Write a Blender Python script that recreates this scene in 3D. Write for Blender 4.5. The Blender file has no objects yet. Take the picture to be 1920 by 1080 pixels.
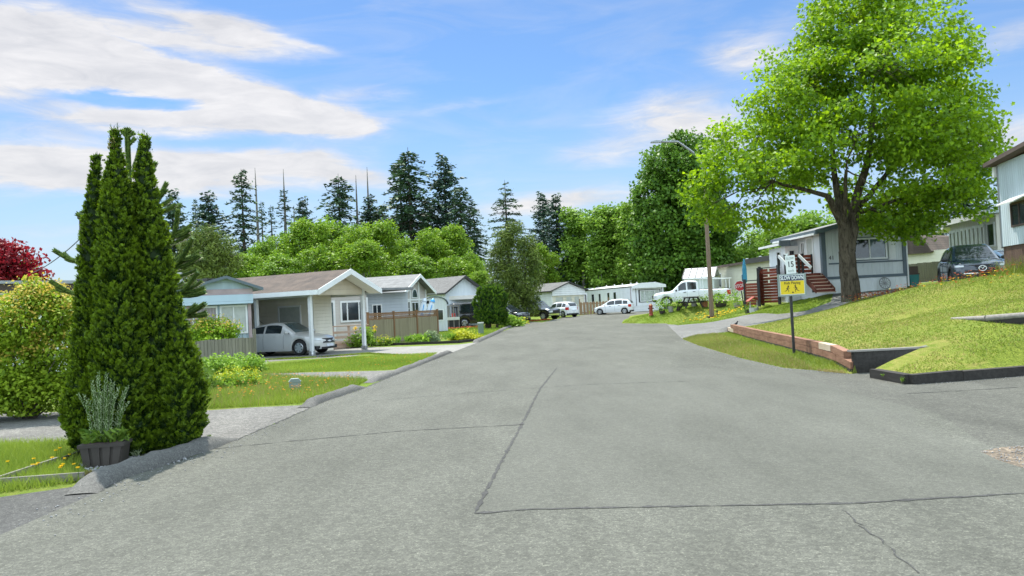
import bpy, bmesh, math, random
import numpy as np
from mathutils import Vector, Matrix
from mathutils.geometry import delaunay_2d_cdt
PI = math.pi
R = math.radians
scene = bpy.context.scene
COL = scene.collection
rng = np.random.default_rng(7)
random.seed(7)

# ------------------------------------------------------------------ camera
FPX, CAMH = 1500.0, 1.7
TH, PT = R(2.8), math.atan(33.0 / 1500.0)
r0 = np.array([1.0, 0, 0]); u0 = np.array([0, -math.sin(PT), math.cos(PT)]); f0 = np.array([0, math.cos(PT), math.sin(PT)])
rr = math.cos(TH) * r0 - math.sin(TH) * u0
uu = math.sin(TH) * r0 + math.cos(TH) * u0
EYE = np.array([0, 0, CAMH])

def ray(px, py):
    d = f0 + (px - 960) / FPX * rr - (py - 540) / FPX * uu
    return d / d[1]

def P(px, py, D):                       # point seen at that place of the photograph, D metres ahead
    return EYE + ray(px, py) * D

def gx(px, D, z):                       # x of the point at height z, D metres ahead, in column px
    dz = z - CAMH
    zc = D * math.cos(PT) + dz * math.sin(PT)
    return ((px - 960) / FPX * zc + math.sin(TH) * (-math.sin(PT) * D + math.cos(PT) * dz)) / math.cos(TH)

def G(px, py, z=0.0):
    d = ray(px, py)
    D = (z - CAMH) / d[2]
    return EYE + d * D

cam = bpy.data.cameras.new('camera')
camo = bpy.data.objects.new('camera', cam); COL.objects.link(camo)
M3 = Matrix((rr, uu, -f0)).transposed()
camo.matrix_world = Matrix.Translation(EYE) @ M3.to_4x4()
cam.sensor_width = 36.0; cam.lens = FPX / 1920 * 36.0
cam.clip_start = 0.1; cam.clip_end = 4000
scene.camera = camo

# ------------------------------------------------------------------ mesh helpers
def tag(o, label=None, cat=None, group=None, kind=None):
    if label: o['label'] = label
    if cat: o['category'] = cat
    if group: o['group'] = group
    if kind: o['kind'] = kind
    return o

def thing(name, label, cat, loc=(0, 0, 0), rz=0.0, group=None):
    o = bpy.data.objects.new(name, None); COL.objects.link(o)
    o.empty_display_size = 0.1
    o.location = tuple(float(v) for v in loc); o.rotation_euler = (0, 0, rz)
    return tag(o, label, cat, group)

def link(name, me, mats, parent=None, smooth=False):
    o = bpy.data.objects.new(name, me); COL.objects.link(o)
    for m in (mats if isinstance(mats, (list, tuple)) else [mats]):
        me.materials.append(m)
    if parent is not None: o.parent = parent
    if smooth:
        me.polygons.foreach_set('use_smooth', [True] * len(me.polygons))
    return o

class MB:
    def __init__(s): s.v = []; s.f = []; s.m = []; s.mi = 0
    def add(s, vs, fs):
        k = len(s.v); s.v += [tuple(map(float, p)) for p in vs]
        for f in fs: s.f.append(tuple(i + k for i in f)); s.m.append(s.mi)
        return s
    def box(s, x0, x1, y0, y1, z0, z1):
        return s.add([(x0,y0,z0),(x1,y0,z0),(x1,y1,z0),(x0,y1,z0),(x0,y0,z1),(x1,y0,z1),(x1,y1,z1),(x0,y1,z1)],
                     [(0,3,2,1),(4,5,6,7),(0,1,5,4),(1,2,6,5),(2,3,7,6),(3,0,4,7)])
    def bar(s, a, b, w, h, up=(0, 0, 1)):
        a = Vector(a); b = Vector(b); d = (b - a).normalized(); u = Vector(up)
        sd = d.cross(u)
        if sd.length < 1e-4: sd = d.cross(Vector((1, 0, 0)))
        sd.normalize(); u = sd.cross(d).normalized(); sd = sd * w / 2; u = u * h / 2
        return s.add([a-sd-u, a+sd-u, a+sd+u, a-sd+u, b-sd-u, b+sd-u, b+sd+u, b-sd+u],
                     [(0,1,2,3),(7,6,5,4),(0,4,5,1),(1,5,6,2),(2,6,7,3),(3,7,4,0)])
    def tube(s, pts, rad, n=8, cap=True):
        pts = [Vector(p) for p in pts]
        if not isinstance(rad, (list, tuple)): rad = [rad] * len(pts)
        k = len(s.v); ref = None
        for i, p in enumerate(pts):
            d = (pts[min(i + 1, len(pts) - 1)] - pts[max(i - 1, 0)])
            if d.length < 1e-9: d = Vector((0, 0, 1))
            d.normalize()
            if ref is None or abs(ref.dot(d)) > .98: ref = Vector((1, 0, 0)) if abs(d.x) < .8 else Vector((0, 1, 0))
            a = (ref - d * ref.dot(d)).normalized(); b = d.cross(a); ref = a
            for j in range(n):
                t = 2 * PI * j / n
                s.v.append(tuple(p + (a * math.cos(t) + b * math.sin(t)) * rad[i]))
        for i in range(len(pts) - 1):
            for j in range(n):
                q = (j + 1) % n
                s.f.append((k + i*n + j, k + i*n + q, k + (i+1)*n + q, k + (i+1)*n + j)); s.m.append(s.mi)
        if cap:
            s.f.append(tuple(k + j for j in reversed(range(n)))); s.m.append(s.mi)
            e = k + (len(pts) - 1) * n
            s.f.append(tuple(e + j for j in range(n))); s.m.append(s.mi)
        return s
    def lathe(s, prof, n=16, c=(0, 0, 0), axis='z'):
        k = len(s.v)
        for (r, h) in prof:
            for j in range(n):
                t = 2 * PI * j / n; a, b = r * math.cos(t), r * math.sin(t)
                p = (a, b, h) if axis == 'z' else ((h, a, b) if axis == 'x' else (b, h, a))
                s.v.append((p[0]+c[0], p[1]+c[1], p[2]+c[2]))
        for i in range(len(prof) - 1):
            for j in range(n):
                q = (j + 1) % n
                s.f.append((k+i*n+j, k+i*n+q, k+(i+1)*n+q, k+(i+1)*n+j)); s.m.append(s.mi)
        return s
    def prism(s, poly, a0, a1, axis='y'):   # poly in (x,z) for axis y, (y,z) for axis x, (x,y) for axis z
        n = len(poly)
        def pt(p, a): return (p[0], a, p[1]) if axis == 'y' else ((a, p[0], p[1]) if axis == 'x' else (p[0], p[1], a))
        vs = [pt(p, a0) for p in poly] + [pt(p, a1) for p in poly]
        return s.add(vs, [tuple(range(n)), tuple(range(2*n-1, n-1, -1))] + [(i, i+n, (i+1) % n + n, (i+1) % n) for i in range(n)])
    def build(s, name, mats, parent=None, smooth=False, fix=True):
        me = bpy.data.meshes.new(name); me.from_pydata(s.v, [], s.f); me.update()
        o = link(name, me, mats, parent, smooth)
        if any(s.m): me.polygons.foreach_set('material_index', s.m)
        if fix and len(s.f) < 20000:
            b = bmesh.new(); b.from_mesh(me); bmesh.ops.recalc_face_normals(b, faces=b.faces); b.to_mesh(me); b.free()
        if smooth:
            try: me.set_sharp_from_angle(angle=R(40))
            except Exception: pass
        return o

def npmesh(name, V, F, mats, parent=None, tint=None, smooth=False):   # V (n,3), F (m,3|4)
    me = bpy.data.meshes.new(name); k = F.shape[1]
    me.vertices.add(len(V)); me.vertices.foreach_set('co', V.astype(np.float32).ravel())
    me.loops.add(F.size); me.loops.foreach_set('vertex_index', F.astype(np.int32).ravel())
    me.polygons.add(len(F)); me.polygons.foreach_set('loop_start', np.arange(0, F.size, k, dtype=np.int32))
    me.polygons.foreach_set('loop_total', np.full(len(F), k, dtype=np.int32))
    if tint is not None:
        a = me.attributes.new('tint', 'FLOAT', 'POINT'); a.data.foreach_set('value', tint.astype(np.float32))
    me.update(calc_edges=True); me.validate()
    return link(name, me, mats, parent, smooth)

def copy_tree(o, parent=None):
    c = o.copy(); COL.objects.link(c)
    if parent is not None: c.parent = parent
    for ch in [x for x in o.children]: copy_tree(ch, c)
    return c

def unit(v): return v / np.maximum(np.linalg.norm(v, axis=-1, keepdims=True), 1e-9)
def rnd_dir(n):
    return unit(rng.normal(size=(n, 3)))

# ------------------------------------------------------------------ materials
def nodes(name):
    m = bpy.data.materials.new(name); m.use_nodes = True
    nt = m.node_tree; b = nt.nodes['Principled BSDF']
    return m, nt, b
def N(nt, t, **kw):
    n = nt.nodes.new(t)
    for k, v in kw.items():
        if k in n.inputs.keys() if hasattr(n.inputs, 'keys') else False: n.inputs[k].default_value = v
        else: setattr(n, k, v)
    return n
def L(nt, a, b): nt.links.new(a, b)
def ramp(nt, fac, stops):
    r = nt.nodes.new('ShaderNodeValToRGB'); el = r.color_ramp.elements
    while len(el) < len(stops): el.new(.5)
    for e, (p, c) in zip(el, stops): e.position = p; e.color = (*c, 1)
    L(nt, fac, r.inputs[0]); return r.outputs[0]
def mth(nt, op, a, b=None, c=None):
    n = nt.nodes.new('ShaderNodeMath'); n.operation = op
    for i, x in enumerate((a, b, c)):
        if x is None: continue
        if isinstance(x, (int, float)): n.inputs[i].default_value = x
        else: L(nt, x, n.inputs[i])
    return n.outputs[0]
def mixc(nt, f, a, b, mode='MIX'):
    n = nt.nodes.new('ShaderNodeMix'); n.data_type = 'RGBA'; n.blend_type = mode
    for i, x in ((0, f), (6, a), (7, b)):
        if isinstance(x, (int, float)): n.inputs[i].default_value = x
        elif isinstance(x, tuple): n.inputs[i].default_value = (*x, 1)
        else: L(nt, x, n.inputs[i])
    return n.outputs[2]
def noise(nt, vec, scale, detail=4, rough=.55, dist=0):
    n = nt.nodes.new('ShaderNodeTexNoise'); n.inputs['Scale'].default_value = scale
    n.inputs['Detail'].default_value = detail; n.inputs['Roughness'].default_value = rough; n.inputs['Distortion'].default_value = dist
    if vec is not None: L(nt, vec, n.inputs['Vector'])
    return n.outputs[0]
def objco(nt): return nt.nodes.new('ShaderNodeTexCoord').outputs['Object']
def geopos(nt): return nt.nodes.new('ShaderNodeNewGeometry').outputs['Position']
def scaled(nt, vec, s):
    n = nt.nodes.new('ShaderNodeMapping'); n.inputs['Scale'].default_value = s; L(nt, vec, n.inputs[0]); return n.outputs[0]
def bump(nt, b, h, dist=.02, strength=.6):
    n = nt.nodes.new('ShaderNodeBump'); n.inputs['Distance'].default_value = dist; n.inputs['Strength'].default_value = strength
    L(nt, h, n.inputs['Height']); L(nt, n.outputs[0], b.inputs['Normal'])

def paint(name, c, rough=.6, var=.10, sc=3.0, metal=0.0, coat=0.0, spec=.4, bmp=0.0):
    m, nt, b = nodes(name)
    v = objco(nt); n = noise(nt, v, sc, 5)
    lo = tuple(x * (1 - var) for x in c); hi = tuple(min(1, x * (1 + var)) for x in c)
    L(nt, ramp(nt, n, [(.3, lo), (.7, hi)]), b.inputs['Base Color'])
    b.inputs['Roughness'].default_value = rough; b.inputs['Metallic'].default_value = metal
    b.inputs['Specular IOR Level'].default_value = spec
    if coat: b.inputs['Coat Weight'].default_value = coat; b.inputs['Coat Roughness'].default_value = .05
    if bmp: bump(nt, b, noise(nt, v, sc * 8, 3), .01, bmp)
    return m

def siding(name, c, pitch=.2, axis='z', depth=.03, var=.07, rough=.6, groove=None):
    """boards or ribs: a sawtooth (lap boards) or rounded ribs as relief, with a little dirt"""
    m, nt, b = nodes(name); v = objco(nt)
    sp = nt.nodes.new('ShaderNodeSeparateXYZ'); L(nt, v, sp.inputs[0])
    if axis == 'z': a = sp.outputs[2]
    else: a = mth(nt, 'ADD', sp.outputs[0], sp.outputs[1])
    fr = mth(nt, 'FRACT', mth(nt, 'DIVIDE', a, pitch))
    if axis == 'z': h = mth(nt, 'SUBTRACT', 1.0, mth(nt, 'POWER', fr, 1.0))
    else: h = mth(nt, 'SMOOTH_MIN', mth(nt, 'MULTIPLY', mth(nt, 'ABSOLUTE', mth(nt, 'SUBTRACT', fr, .5)), 6), 1.0, .3)
    bump(nt, b, h, depth * (2.6 if axis == 'z' else .8), 1.0)
    n = noise(nt, scaled(nt, v, (1, 1, .25)), 2.2, 5)
    lo = tuple(x * (1 - var) for x in c); hi = tuple(min(1, x * (1 + var)) for x in c)
    col = ramp(nt, n, [(.3, lo), (.7, hi)])
    L(nt, col, b.inputs['Base Color']); b.inputs['Roughness'].default_value = rough
    return m

def wood(name, a, c, sc=1.0, axis='z', rough=.8, pitch=None):
    m, nt, b = nodes(name); v = objco(nt)
    s = {'x': (.6, 8, 8), 'y': (8, .6, 8), 'z': (8, 8, .6)}[axis]
    n = noise(nt, scaled(nt, v, tuple(q * sc for q in s)), 2.0, 6, .6, .4)
    n2 = noise(nt, v, .9 * sc, 3)
    f = mth(nt, 'ADD', mth(nt, 'MULTIPLY', n, .65), mth(nt, 'MULTIPLY', n2, .35))
    col = ramp(nt, f, [(.32, a), (.68, c)])
    if pitch:
        sp = nt.nodes.new('ShaderNodeSeparateXYZ'); L(nt, v, sp.inputs[0])
        q = mth(nt, 'DIVIDE', mth(nt, 'ADD', sp.outputs[0], 0), pitch)
        fr = mth(nt, 'FRACT', q)
        wn = nt.nodes.new('ShaderNodeTexWhiteNoise'); wn.noise_dimensions = '1D'; L(nt, mth(nt, 'FLOOR', q), wn.inputs['W'])
        col = mixc(nt, .35, col, mixc(nt, wn.outputs[0], a, c))
        g = mth(nt, 'SMOOTH_MIN', mth(nt, 'MULTIPLY', mth(nt, 'MINIMUM', fr, mth(nt, 'SUBTRACT', 1.0, fr)), 14), 1.0, .2)
        bump(nt, b, g, .03, 1.0)
    else: bump(nt, b, n, .01, .5)
    L(nt, col, b.inputs['Base Color']); b.inputs['Roughness'].default_value = rough
    b.inputs['Specular IOR Level'].default_value = .2
    return m

def glassy(name, c, rough=.06, var=.4):
    m, nt, b = nodes(name); v = objco(nt)
    n = noise(nt, v, 1.7, 3)
    L(nt, ramp(nt, n, [(.35, tuple(x * (1 - var) for x in c)), (.65, tuple(x * (1 + var) for x in c))]), b.inputs['Base Color'])
    b.inputs['Roughness'].default_value = rough; b.inputs['Specular IOR Level'].default_value = .7
    return m

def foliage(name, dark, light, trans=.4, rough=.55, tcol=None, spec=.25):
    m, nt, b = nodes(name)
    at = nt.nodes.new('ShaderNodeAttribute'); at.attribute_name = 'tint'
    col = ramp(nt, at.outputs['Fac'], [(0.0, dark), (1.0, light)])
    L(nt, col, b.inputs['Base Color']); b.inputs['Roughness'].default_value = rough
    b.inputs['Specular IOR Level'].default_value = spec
    tr = nt.nodes.new('ShaderNodeBsdfTranslucent')
    if tcol: L(nt, mixc(nt, 1.0, col, tcol, 'MULTIPLY'), tr.inputs[0])
    else: L(nt, col, tr.inputs[0])
    mx = nt.nodes.new('ShaderNodeMixShader'); mx.inputs[0].default_value = trans
    L(nt, b.outputs[0], mx.inputs[1]); L(nt, tr.outputs[0], mx.inputs[2])
    L(nt, mx.outputs[0], nt.nodes['Material Output'].inputs[0])
    return m
def bark(name, a, c, sc=3.0):
    m, nt, b = nodes(name); v = objco(nt)
    n = noise(nt, scaled(nt, v, (sc * 2, sc * 2, sc * .5)), 2.0, 6, .65, .6)
    L(nt, ramp(nt, n, [(.35, a), (.65, c)]), b.inputs['Base Color']); b.inputs['Roughness'].default_value = .9
    bump(nt, b, n, .06, .9); b.inputs['Specular IOR Level'].default_value = .15
    return m

# ------------------------------------------------------------------ writing (letters as meshes)
def letters(name, txt, mat, parent, loc, size, rx=PI/2, rz=0.0, sx=1.0, depth=.002, bold=0.0):
    cu = bpy.data.curves.new(name, 'FONT'); cu.body = txt; cu.size = size; cu.extrude = depth
    cu.align_x = 'CENTER'; cu.align_y = 'CENTER'; cu.offset = bold; cu.resolution_u = 3
    o = bpy.data.objects.new(name, cu); COL.objects.link(o)
    dg = bpy.context.evaluated_depsgraph_get(); dg.update()
    me = bpy.data.meshes.new_from_object(o.evaluated_get(dg))
    bpy.data.objects.remove(o)
    q = bpy.data.objects.new(name, me); COL.objects.link(q)
    me.materials.clear(); me.materials.append(mat)
    q.parent = parent; q.location = loc; q.rotation_euler = (rx, 0, rz); q.scale = (sx, 1, 1)
    return q
EXPO = 0.70
SKYTINT = (0.66, 0.83, 1.00)
# ------------------------------------------------------------------ terrain
def road_z(y):
    return np.interp(y, [0, 50, 60, 70, 85, 110, 200], [0, 0, .05, .17, .43, .75, 1.2])
LEFT_EDGE_PX = [(0,1003),(185,922),(230,896),(370,853),(450,822),(530,788),(610,752),(670,733),(720,712),(770,692),(830,668),(900,641),(940,623),(985,607)]
RIGHT_EDGE_PX = [(1597,701),(1545,696),(1470,690),(1390,672),(1310,648),(1280,636)]
left_edge = [tuple(G(x, y)[:2]) for x, y in LEFT_EDGE_PX]
right_edge = [tuple(G(x, y)[:2]) for x, y in RIGHT_EDGE_PX]
ctrl = []
def C3(x, y, z): ctrl.append((x, y, z))
def CP(px, py, D): ctrl.append(tuple(P(px, py, D)))
for Y in list(range(-6, 50, 4)):
    for X in (-40, -26, -16, -10, -6, -3, 0, 3, 6): C3(X, Y, 0.0 if Y < 48 else .03)
for Y in (56, 64, 72, 80, 92, 110, 140, 200):
    for X in (-60, -40, -26, -14, -6, 0, 3): C3(X, Y, float(road_z(Y)) * 1.0)
for x, y in left_edge + right_edge[4:]: C3(x, y, 0.0)
for (x, y) in ((7.5, 40), (7.8, 48), (6, 60), (10, 72), (14, 80), (20, 86), (30, 92), (12, 92)): C3(x, y, float(road_z(y)))
# right lawns
for t in [(1500,630,22),(1400,612,32),(1372,611,33),(1597,562,37),(1480,600,33),(1560,575,36),(1735,533,29),
          (1920,507,24),(1830,520,27),(1700,600,22),(1850,620,16.5),(1920,560,18),(1920,700,13.6),(1920,640,14.8),
          (1335,597,52),(1401,601,47),(1300,575,55),(1225,583,56.5),(1165,605,58),(1430,568,52),(1500,553,48),(1550,560,42),(1480,597,37.5),(1500,575,39.5),(1540,553,40.5),(1460,575,43),(1460,558,46),(1250,612,53),(1200,609,56)]:
    CP(*t)
for x, y, z in [(18,32,1.42),(20.5,31,1.45),(16,41,1.6),(21,41,1.65),(16,48,1.65),(21,48,1.7),(22,36,1.6),(26,36,1.9),(24,44,1.9),(16.5,25,1.95),(20,22,1.95),(24,18,1.5),(16,14,.35),(22,12,.3),
                (14,60,1.0),(18,60,1.3),(24,60,1.7),(30,50,2.0),(40,40,2.0),(40,20,1.6),(30,70,1.6),(40,80,1.8),(30,110,1.6),(60,60,2.2),(60,120,2.0),(10,110,1.0),(60,200,2.0),(0,300,1.5),(-80,100,1),(-80,20,0),(-60,250,1.5),(60,-10,.8),(20,0,0),(12,0,0),(12,6,0),(9,8,0),(20,7,.1),(-20,-20,0),(20,-20,0),(10.5,12.2,0.02),(7.15,16.25,.42),(7.6,18.9,.42),(7.2,15.3,.16),(8.4,15.6,.34),(8.0,14.5,.15),(8.0,17.2,.5),(6,12,0),(3,16,0)]:
    C3(x, y, z)
CT = np.array(ctrl)
_d = np.linalg.norm(CT[:, None, :2] - CT[None, :, :2], axis=2)
_n = len(CT); _A = np.zeros((_n + 1, _n + 1)); _A[:_n, :_n] = -_d + 0.3 * np.eye(_n); _A[:_n, _n] = 1; _A[_n, :_n] = 1
_w = np.linalg.solve(_A, np.append(CT[:, 2], 0))
def terr(x, y):
    x = np.atleast_1d(np.asarray(x, float)); y = np.atleast_1d(np.asarray(y, float))
    out = np.empty(len(x))
    for i in range(0, len(x), 4000):
        dx = x[i:i+4000, None] - CT[None, :, 0]; dy = y[i:i+4000, None] - CT[None, :, 1]
        out[i:i+4000] = -np.sqrt(dx * dx + dy * dy) @ _w[:_n] + _w[_n]
    far = np.hypot(x, y)
    k = np.clip((far - 160) / 200, 0, 1)
    return out * (1 - k) + 1.5 * k
def tz(x, y): return float(terr(x, y)[0])
_Ds = np.concatenate([np.arange(3, 40, .1), np.arange(40, 130, .25)])
def T(px, py, zf=None):                         # where the sight line of a pixel meets the ground
    d = ray(px, py); pts = EYE + d[None] * _Ds[:, None]
    g = (zf or terr)(pts[:, 0], pts[:, 1])
    h = pts[:, 2] - g
    i = np.argmax(h < 0)
    if h[i] >= 0: return pts[-1]
    a = h[i-1] / (h[i-1] - h[i]) if i else 0
    q = pts[i-1] * (1 - a) + pts[i] * a
    q[2] = (zf or terr)(q[0], q[1])[0]
    return q
def gxt(px, D):                                  # ground point D metres ahead in column px
    z = 0.0
    for _ in range(6):
        x = gx(px, D, z); z = tz(x, D)
    return np.array([x, D, z])
def hpx(n, D): return n * D / FPX                # size in metres of n photograph pixels

def inpoly(x, y, poly):
    x = np.asarray(x); y = np.asarray(y); c = np.zeros(len(x), bool); n = len(poly)
    for i in range(n):
        x0, y0 = poly[i]; x1, y1 = poly[(i + 1) % n]
        if y0 == y1: continue
        k = ((y0 > y) != (y1 > y)) & (x < (x1 - x0) * (y - y0) / (y1 - y0) + x0)
        c ^= k
    return c
def polydist(x, y, line):
    x = np.asarray(x, float); y = np.asarray(y, float); d = np.full(len(x), 1e9)
    for (x0, y0), (x1, y1) in zip(line[:-1], line[1:]):
        dx, dy = x1 - x0, y1 - y0; t = np.clip(((x - x0) * dx + (y - y0) * dy) / (dx*dx + dy*dy), 0, 1)
        d = np.minimum(d, np.hypot(x - x0 - t * dx, y - y0 - t * dy))
    return d
def TT(l): return [tuple(T(x, y)[:2]) for x, y in l]
def G0(l): return [tuple(G(x, y)[:2]) for x, y in l]

wall_foot = G0([(1597,699),(1540,680),(1480,662),(1420,645),(1366,628)])
curb = G0([(1640,708),(1705,720),(1800,713),(1925,703),(2030,694)])
wx, wy = wall_foot[0]
lawn1 = [(wx+.14, wy-.05)] + [(x + .14, y) for x, y in wall_foot[1:]]
far1 = [(9.1, 32.1), (10.3, 31.6), (12.0, 33.4), (13.9, 34.9), (15.2, 36.2)]
lawn1 = lawn1 + far1 + [(16.5, 36.6), (18, 29.6), (20.5, 27.5), (30, 24), (30, 16), (16, 13.6)] + [(x, y + .1) for x, y in reversed(curb)] + [(wx + 1.6, wy + .05)]
strip = right_edge + [(wall_foot[-1][0] + .14, wall_foot[-1][1])] + [(x + .14, y) for x, y in reversed(wall_foot[:-1])]
farL = G(985, 607)[:2]
road_far_left = [(2.4, 68), (4.6, 77), (9.0, 86), (16, 94), (32, 101), (70, 104)]
road_far_right = [(70, 97), (34, 93), (22, 86), (14.5, 78), (10.5, 70), (8.9, 63)]
tip2 = tuple(T(1166, 605)[:2])
near2 = [(10.1, 53.1), (11.84, 48.0), (12.5, 43.0), (12.9, 39.2), (13.9, 37.8)]
tip1 = right_edge[-1]
road = [(-5.6, -8)] + left_edge + road_far_left + road_far_right + [tip2] + near2[:1] + [tip1] + right_edge[-2::-1] + \
       [(wx + .14, wy - .05), (wx + 1.6, wy + .05)] + [(x, y + .1) for x, y in curb] + [(16, 12.0), (22, 10), (22, -8)]
sidedrive = near2[:1] + near2 + [(15.2, 38.3), (16.2, 40.4), (22.5, 40.3), (23, 38.0), (17.5, 35.6)] + [tuple(p) for p in reversed(far1)] + [tip1]
sidedrive = sidedrive[1:]
suvpad = [(17.0, 36.0), (18.2, 29.8), (20.5, 27.8), (30, 25), (30, 40), (23, 38)]
drive_a = [left_edge[0]] + [(-5.6, -8), (-9, -8), (-9, 5.0)] + G0([(-60, 950), (0, 932), (170, 908)]) + [left_edge[1]]      # asphalt apron lower left
gravel1 = [left_edge[4]] + G0([(372, 846), (330, 842), (150, 826), (0, 832), (-200, 838)]) + [(-22, 11), (-22, 15.2)] + G0([(0, 776), (120, 772), (380, 770), (470, 764), (560, 760)]) + [left_edge[6]]
gravel2 = [left_edge[8]] + G0([(690, 712), (600, 709), (520, 712), (470, 706), (500, 700), (600, 698), (720, 695)]) + [left_edge[9]]
gravel3 = G0([(660, 668), (560, 674), (480, 680), (480, 674), (570, 668), (700, 661)])
conc = [left_edge[10]] + G0([(800, 667), (690, 662), (600, 668), (470, 674)]) + [(-16, 38), (-17, 42)] + G0([(560, 655), (640, 652), (760, 650), (860, 646)]) + [left_edge[11]]
bedline = G0([(640, 651), (690, 649), (760, 647), (860, 643.5), (888, 640)])
patch = G0([(890, 962), (978, 797), (1012, 730), (1044, 690), (1290, 690), (1480, 697), (1597, 715), (1640, 726), (1705, 745), (1720, 800), (1835, 838), (1925, 890), (1925, 925), (1600, 944), (1100, 952)])
drive_r = G0([(1480, 697), (1597, 705)]) + [(wx + .14, wy - .05), (wx + 1.6, wy + .05)] + [(x, y + .1) for x, y in curb] + [(16, 12.0), (14, 9.5)] + G0([(1925, 872), (1835, 826), (1760, 775), (1600, 738)])
dirt = G0([(1838, 846), (1880, 838), (1925, 836), (1990, 850), (1990, 905), (1925, 880), (1870, 862)])

def z_road(x, y): return road_z(np.asarray(y, float)) + np.clip((np.asarray(x, float) - 9) / 8, 0, 1) * .04
def z_strip(x, y):
    d = polydist(x, y, right_edge)
    return np.minimum(.10, .14 * d) + .002
REG = [  # name, polygon, height, priority = order
    ('dirt', dirt, z_road), ('driveway', drive_r, z_road), ('road_patch', patch, z_road), ('gravel', gravel1, z_road), ('gravel', gravel2, z_road), ('apron', drive_a, z_road),
    ('verge', strip, z_strip), ('road', road, z_road),
    ('gravel', gravel3, terr), ('concrete_driveway', conc, z_road), ('side_road', sidedrive, terr), ('side_road', suvpad, terr), ('lawn', lawn1, terr)]
def make_ground():
    pts = []
    for (step, x0, x1, y0, y1) in ((.45, -9, 12, 3, 22), (1.0, -26, 30, -8, 62), (3.0, -66, 72, -20, 110), (15, -200, 200, -60, 260), (80, -900, 900, -300, 1400)):
        xs, ys = np.meshgrid(np.arange(x0, x1, step) + .137 * step, np.arange(y0, y1, step) + .171 * step)
        q = np.stack([xs.ravel(), ys.ravel()], 1)
        pts.append((q, (x0, x1, y0, y1)))
    allp = []
    for i, (q, b) in enumerate(pts):
        if i:
            bx = pts[i-1][1]
            k = (q[:, 0] > bx[0]) & (q[:, 0] < bx[1]) & (q[:, 1] > bx[2]) & (q[:, 1] < bx[3]); q = q[~k]
        allp.append(q)
    V = [Vector(p) for p in np.concatenate(allp)]
    E = []
    for _, poly, _ in REG:
        dense = []
        for (a, b) in zip(poly, poly[1:] + poly[:1]):
            n = max(1, int(math.hypot(b[0]-a[0], b[1]-a[1]) / .5)) if math.hypot(*a) < 60 else 1
            dense += [(a[0] + (b[0]-a[0]) * t / n, a[1] + (b[1]-a[1]) * t / n) for t in range(n)]
        k = len(V); V += [Vector(p) for p in dense]; n = len(dense)
        E += [(k + i, k + (i + 1) % n) for i in range(n)]
    vo, _, fo, *_ = delaunay_2d_cdt(V, E, [], 0, 1e-4)
    XY = np.array([tuple(v) for v in vo]); F = np.array([f for f in fo if len(f) == 3])
    cen = XY[F].mean(1); lab = np.full(len(F), -1)
    for i, (_, poly, _) in enumerate(REG):
        k = (lab < 0) & inpoly(cen[:, 0], cen[:, 1], poly); lab[k] = i
    zt = terr(XY[:, 0], XY[:, 1])
    zr = z_road(XY[:, 0], XY[:, 1])
    # where plain ground touches a road-level region it takes that height
    onroad = np.zeros(len(XY), bool)
    for i, (_, _, zf) in enumerate(REG):
        if zf is z_road: onroad[np.unique(F[lab == i])] = True
    groups = {}
    for i, (nm, _, zf) in enumerate(REG): groups.setdefault(nm, []).append(i)
    groups['ground'] = [-1]
    for nm, ids in groups.items():
        k = np.isin(lab, ids); f = F[k]
        if not len(f): continue
        u, inv = np.unique(f, return_inverse=True); f2 = inv.reshape(f.shape)
        zf = REG[ids[0]][2] if ids[0] >= 0 else terr
        xy = XY[u]
        if zf is terr:
            z = zt[u].copy()
            if nm == 'ground' or nm == 'side_road' or nm == 'gravel': z[onroad[u]] = zr[u][onroad[u]]
            if nm == 'lawn':
                q = polydist(xy[:, 0], xy[:, 1], [(x, y + .1) for x, y in curb]) < .3; z[q] = np.minimum(z[q], zr[u][q] + .13); q = onroad[u] & (xy[:, 0] > 10.0); z[q] = zr[u][q]
            if nm == 'concrete_driveway': z[onroad[u]] = zr[u][onroad[u]]
        else: z = zf(xy[:, 0], xy[:, 1])
        if nm == 'side_road':
            st = np.zeros(len(XY), bool); st[np.unique(F[lab == 6])] = True; q = st[u] & ~onroad[u]; z[q] = z_strip(xy[q, 0], xy[q, 1])
        if nm == 'gravel': z = z_road(xy[:, 0], xy[:, 1])
        a = xy[f2]; area = (a[:,1,0]-a[:,0,0])*(a[:,2,1]-a[:,0,1]) - (a[:,2,0]-a[:,0,0])*(a[:,1,1]-a[:,0,1])
        f2[area < 0] = f2[area < 0][:, ::-1]
        o = npmesh(nm, np.column_stack([xy, z]), f2, GM[nm], smooth=True)
        tag(o, kind='structure')

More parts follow.
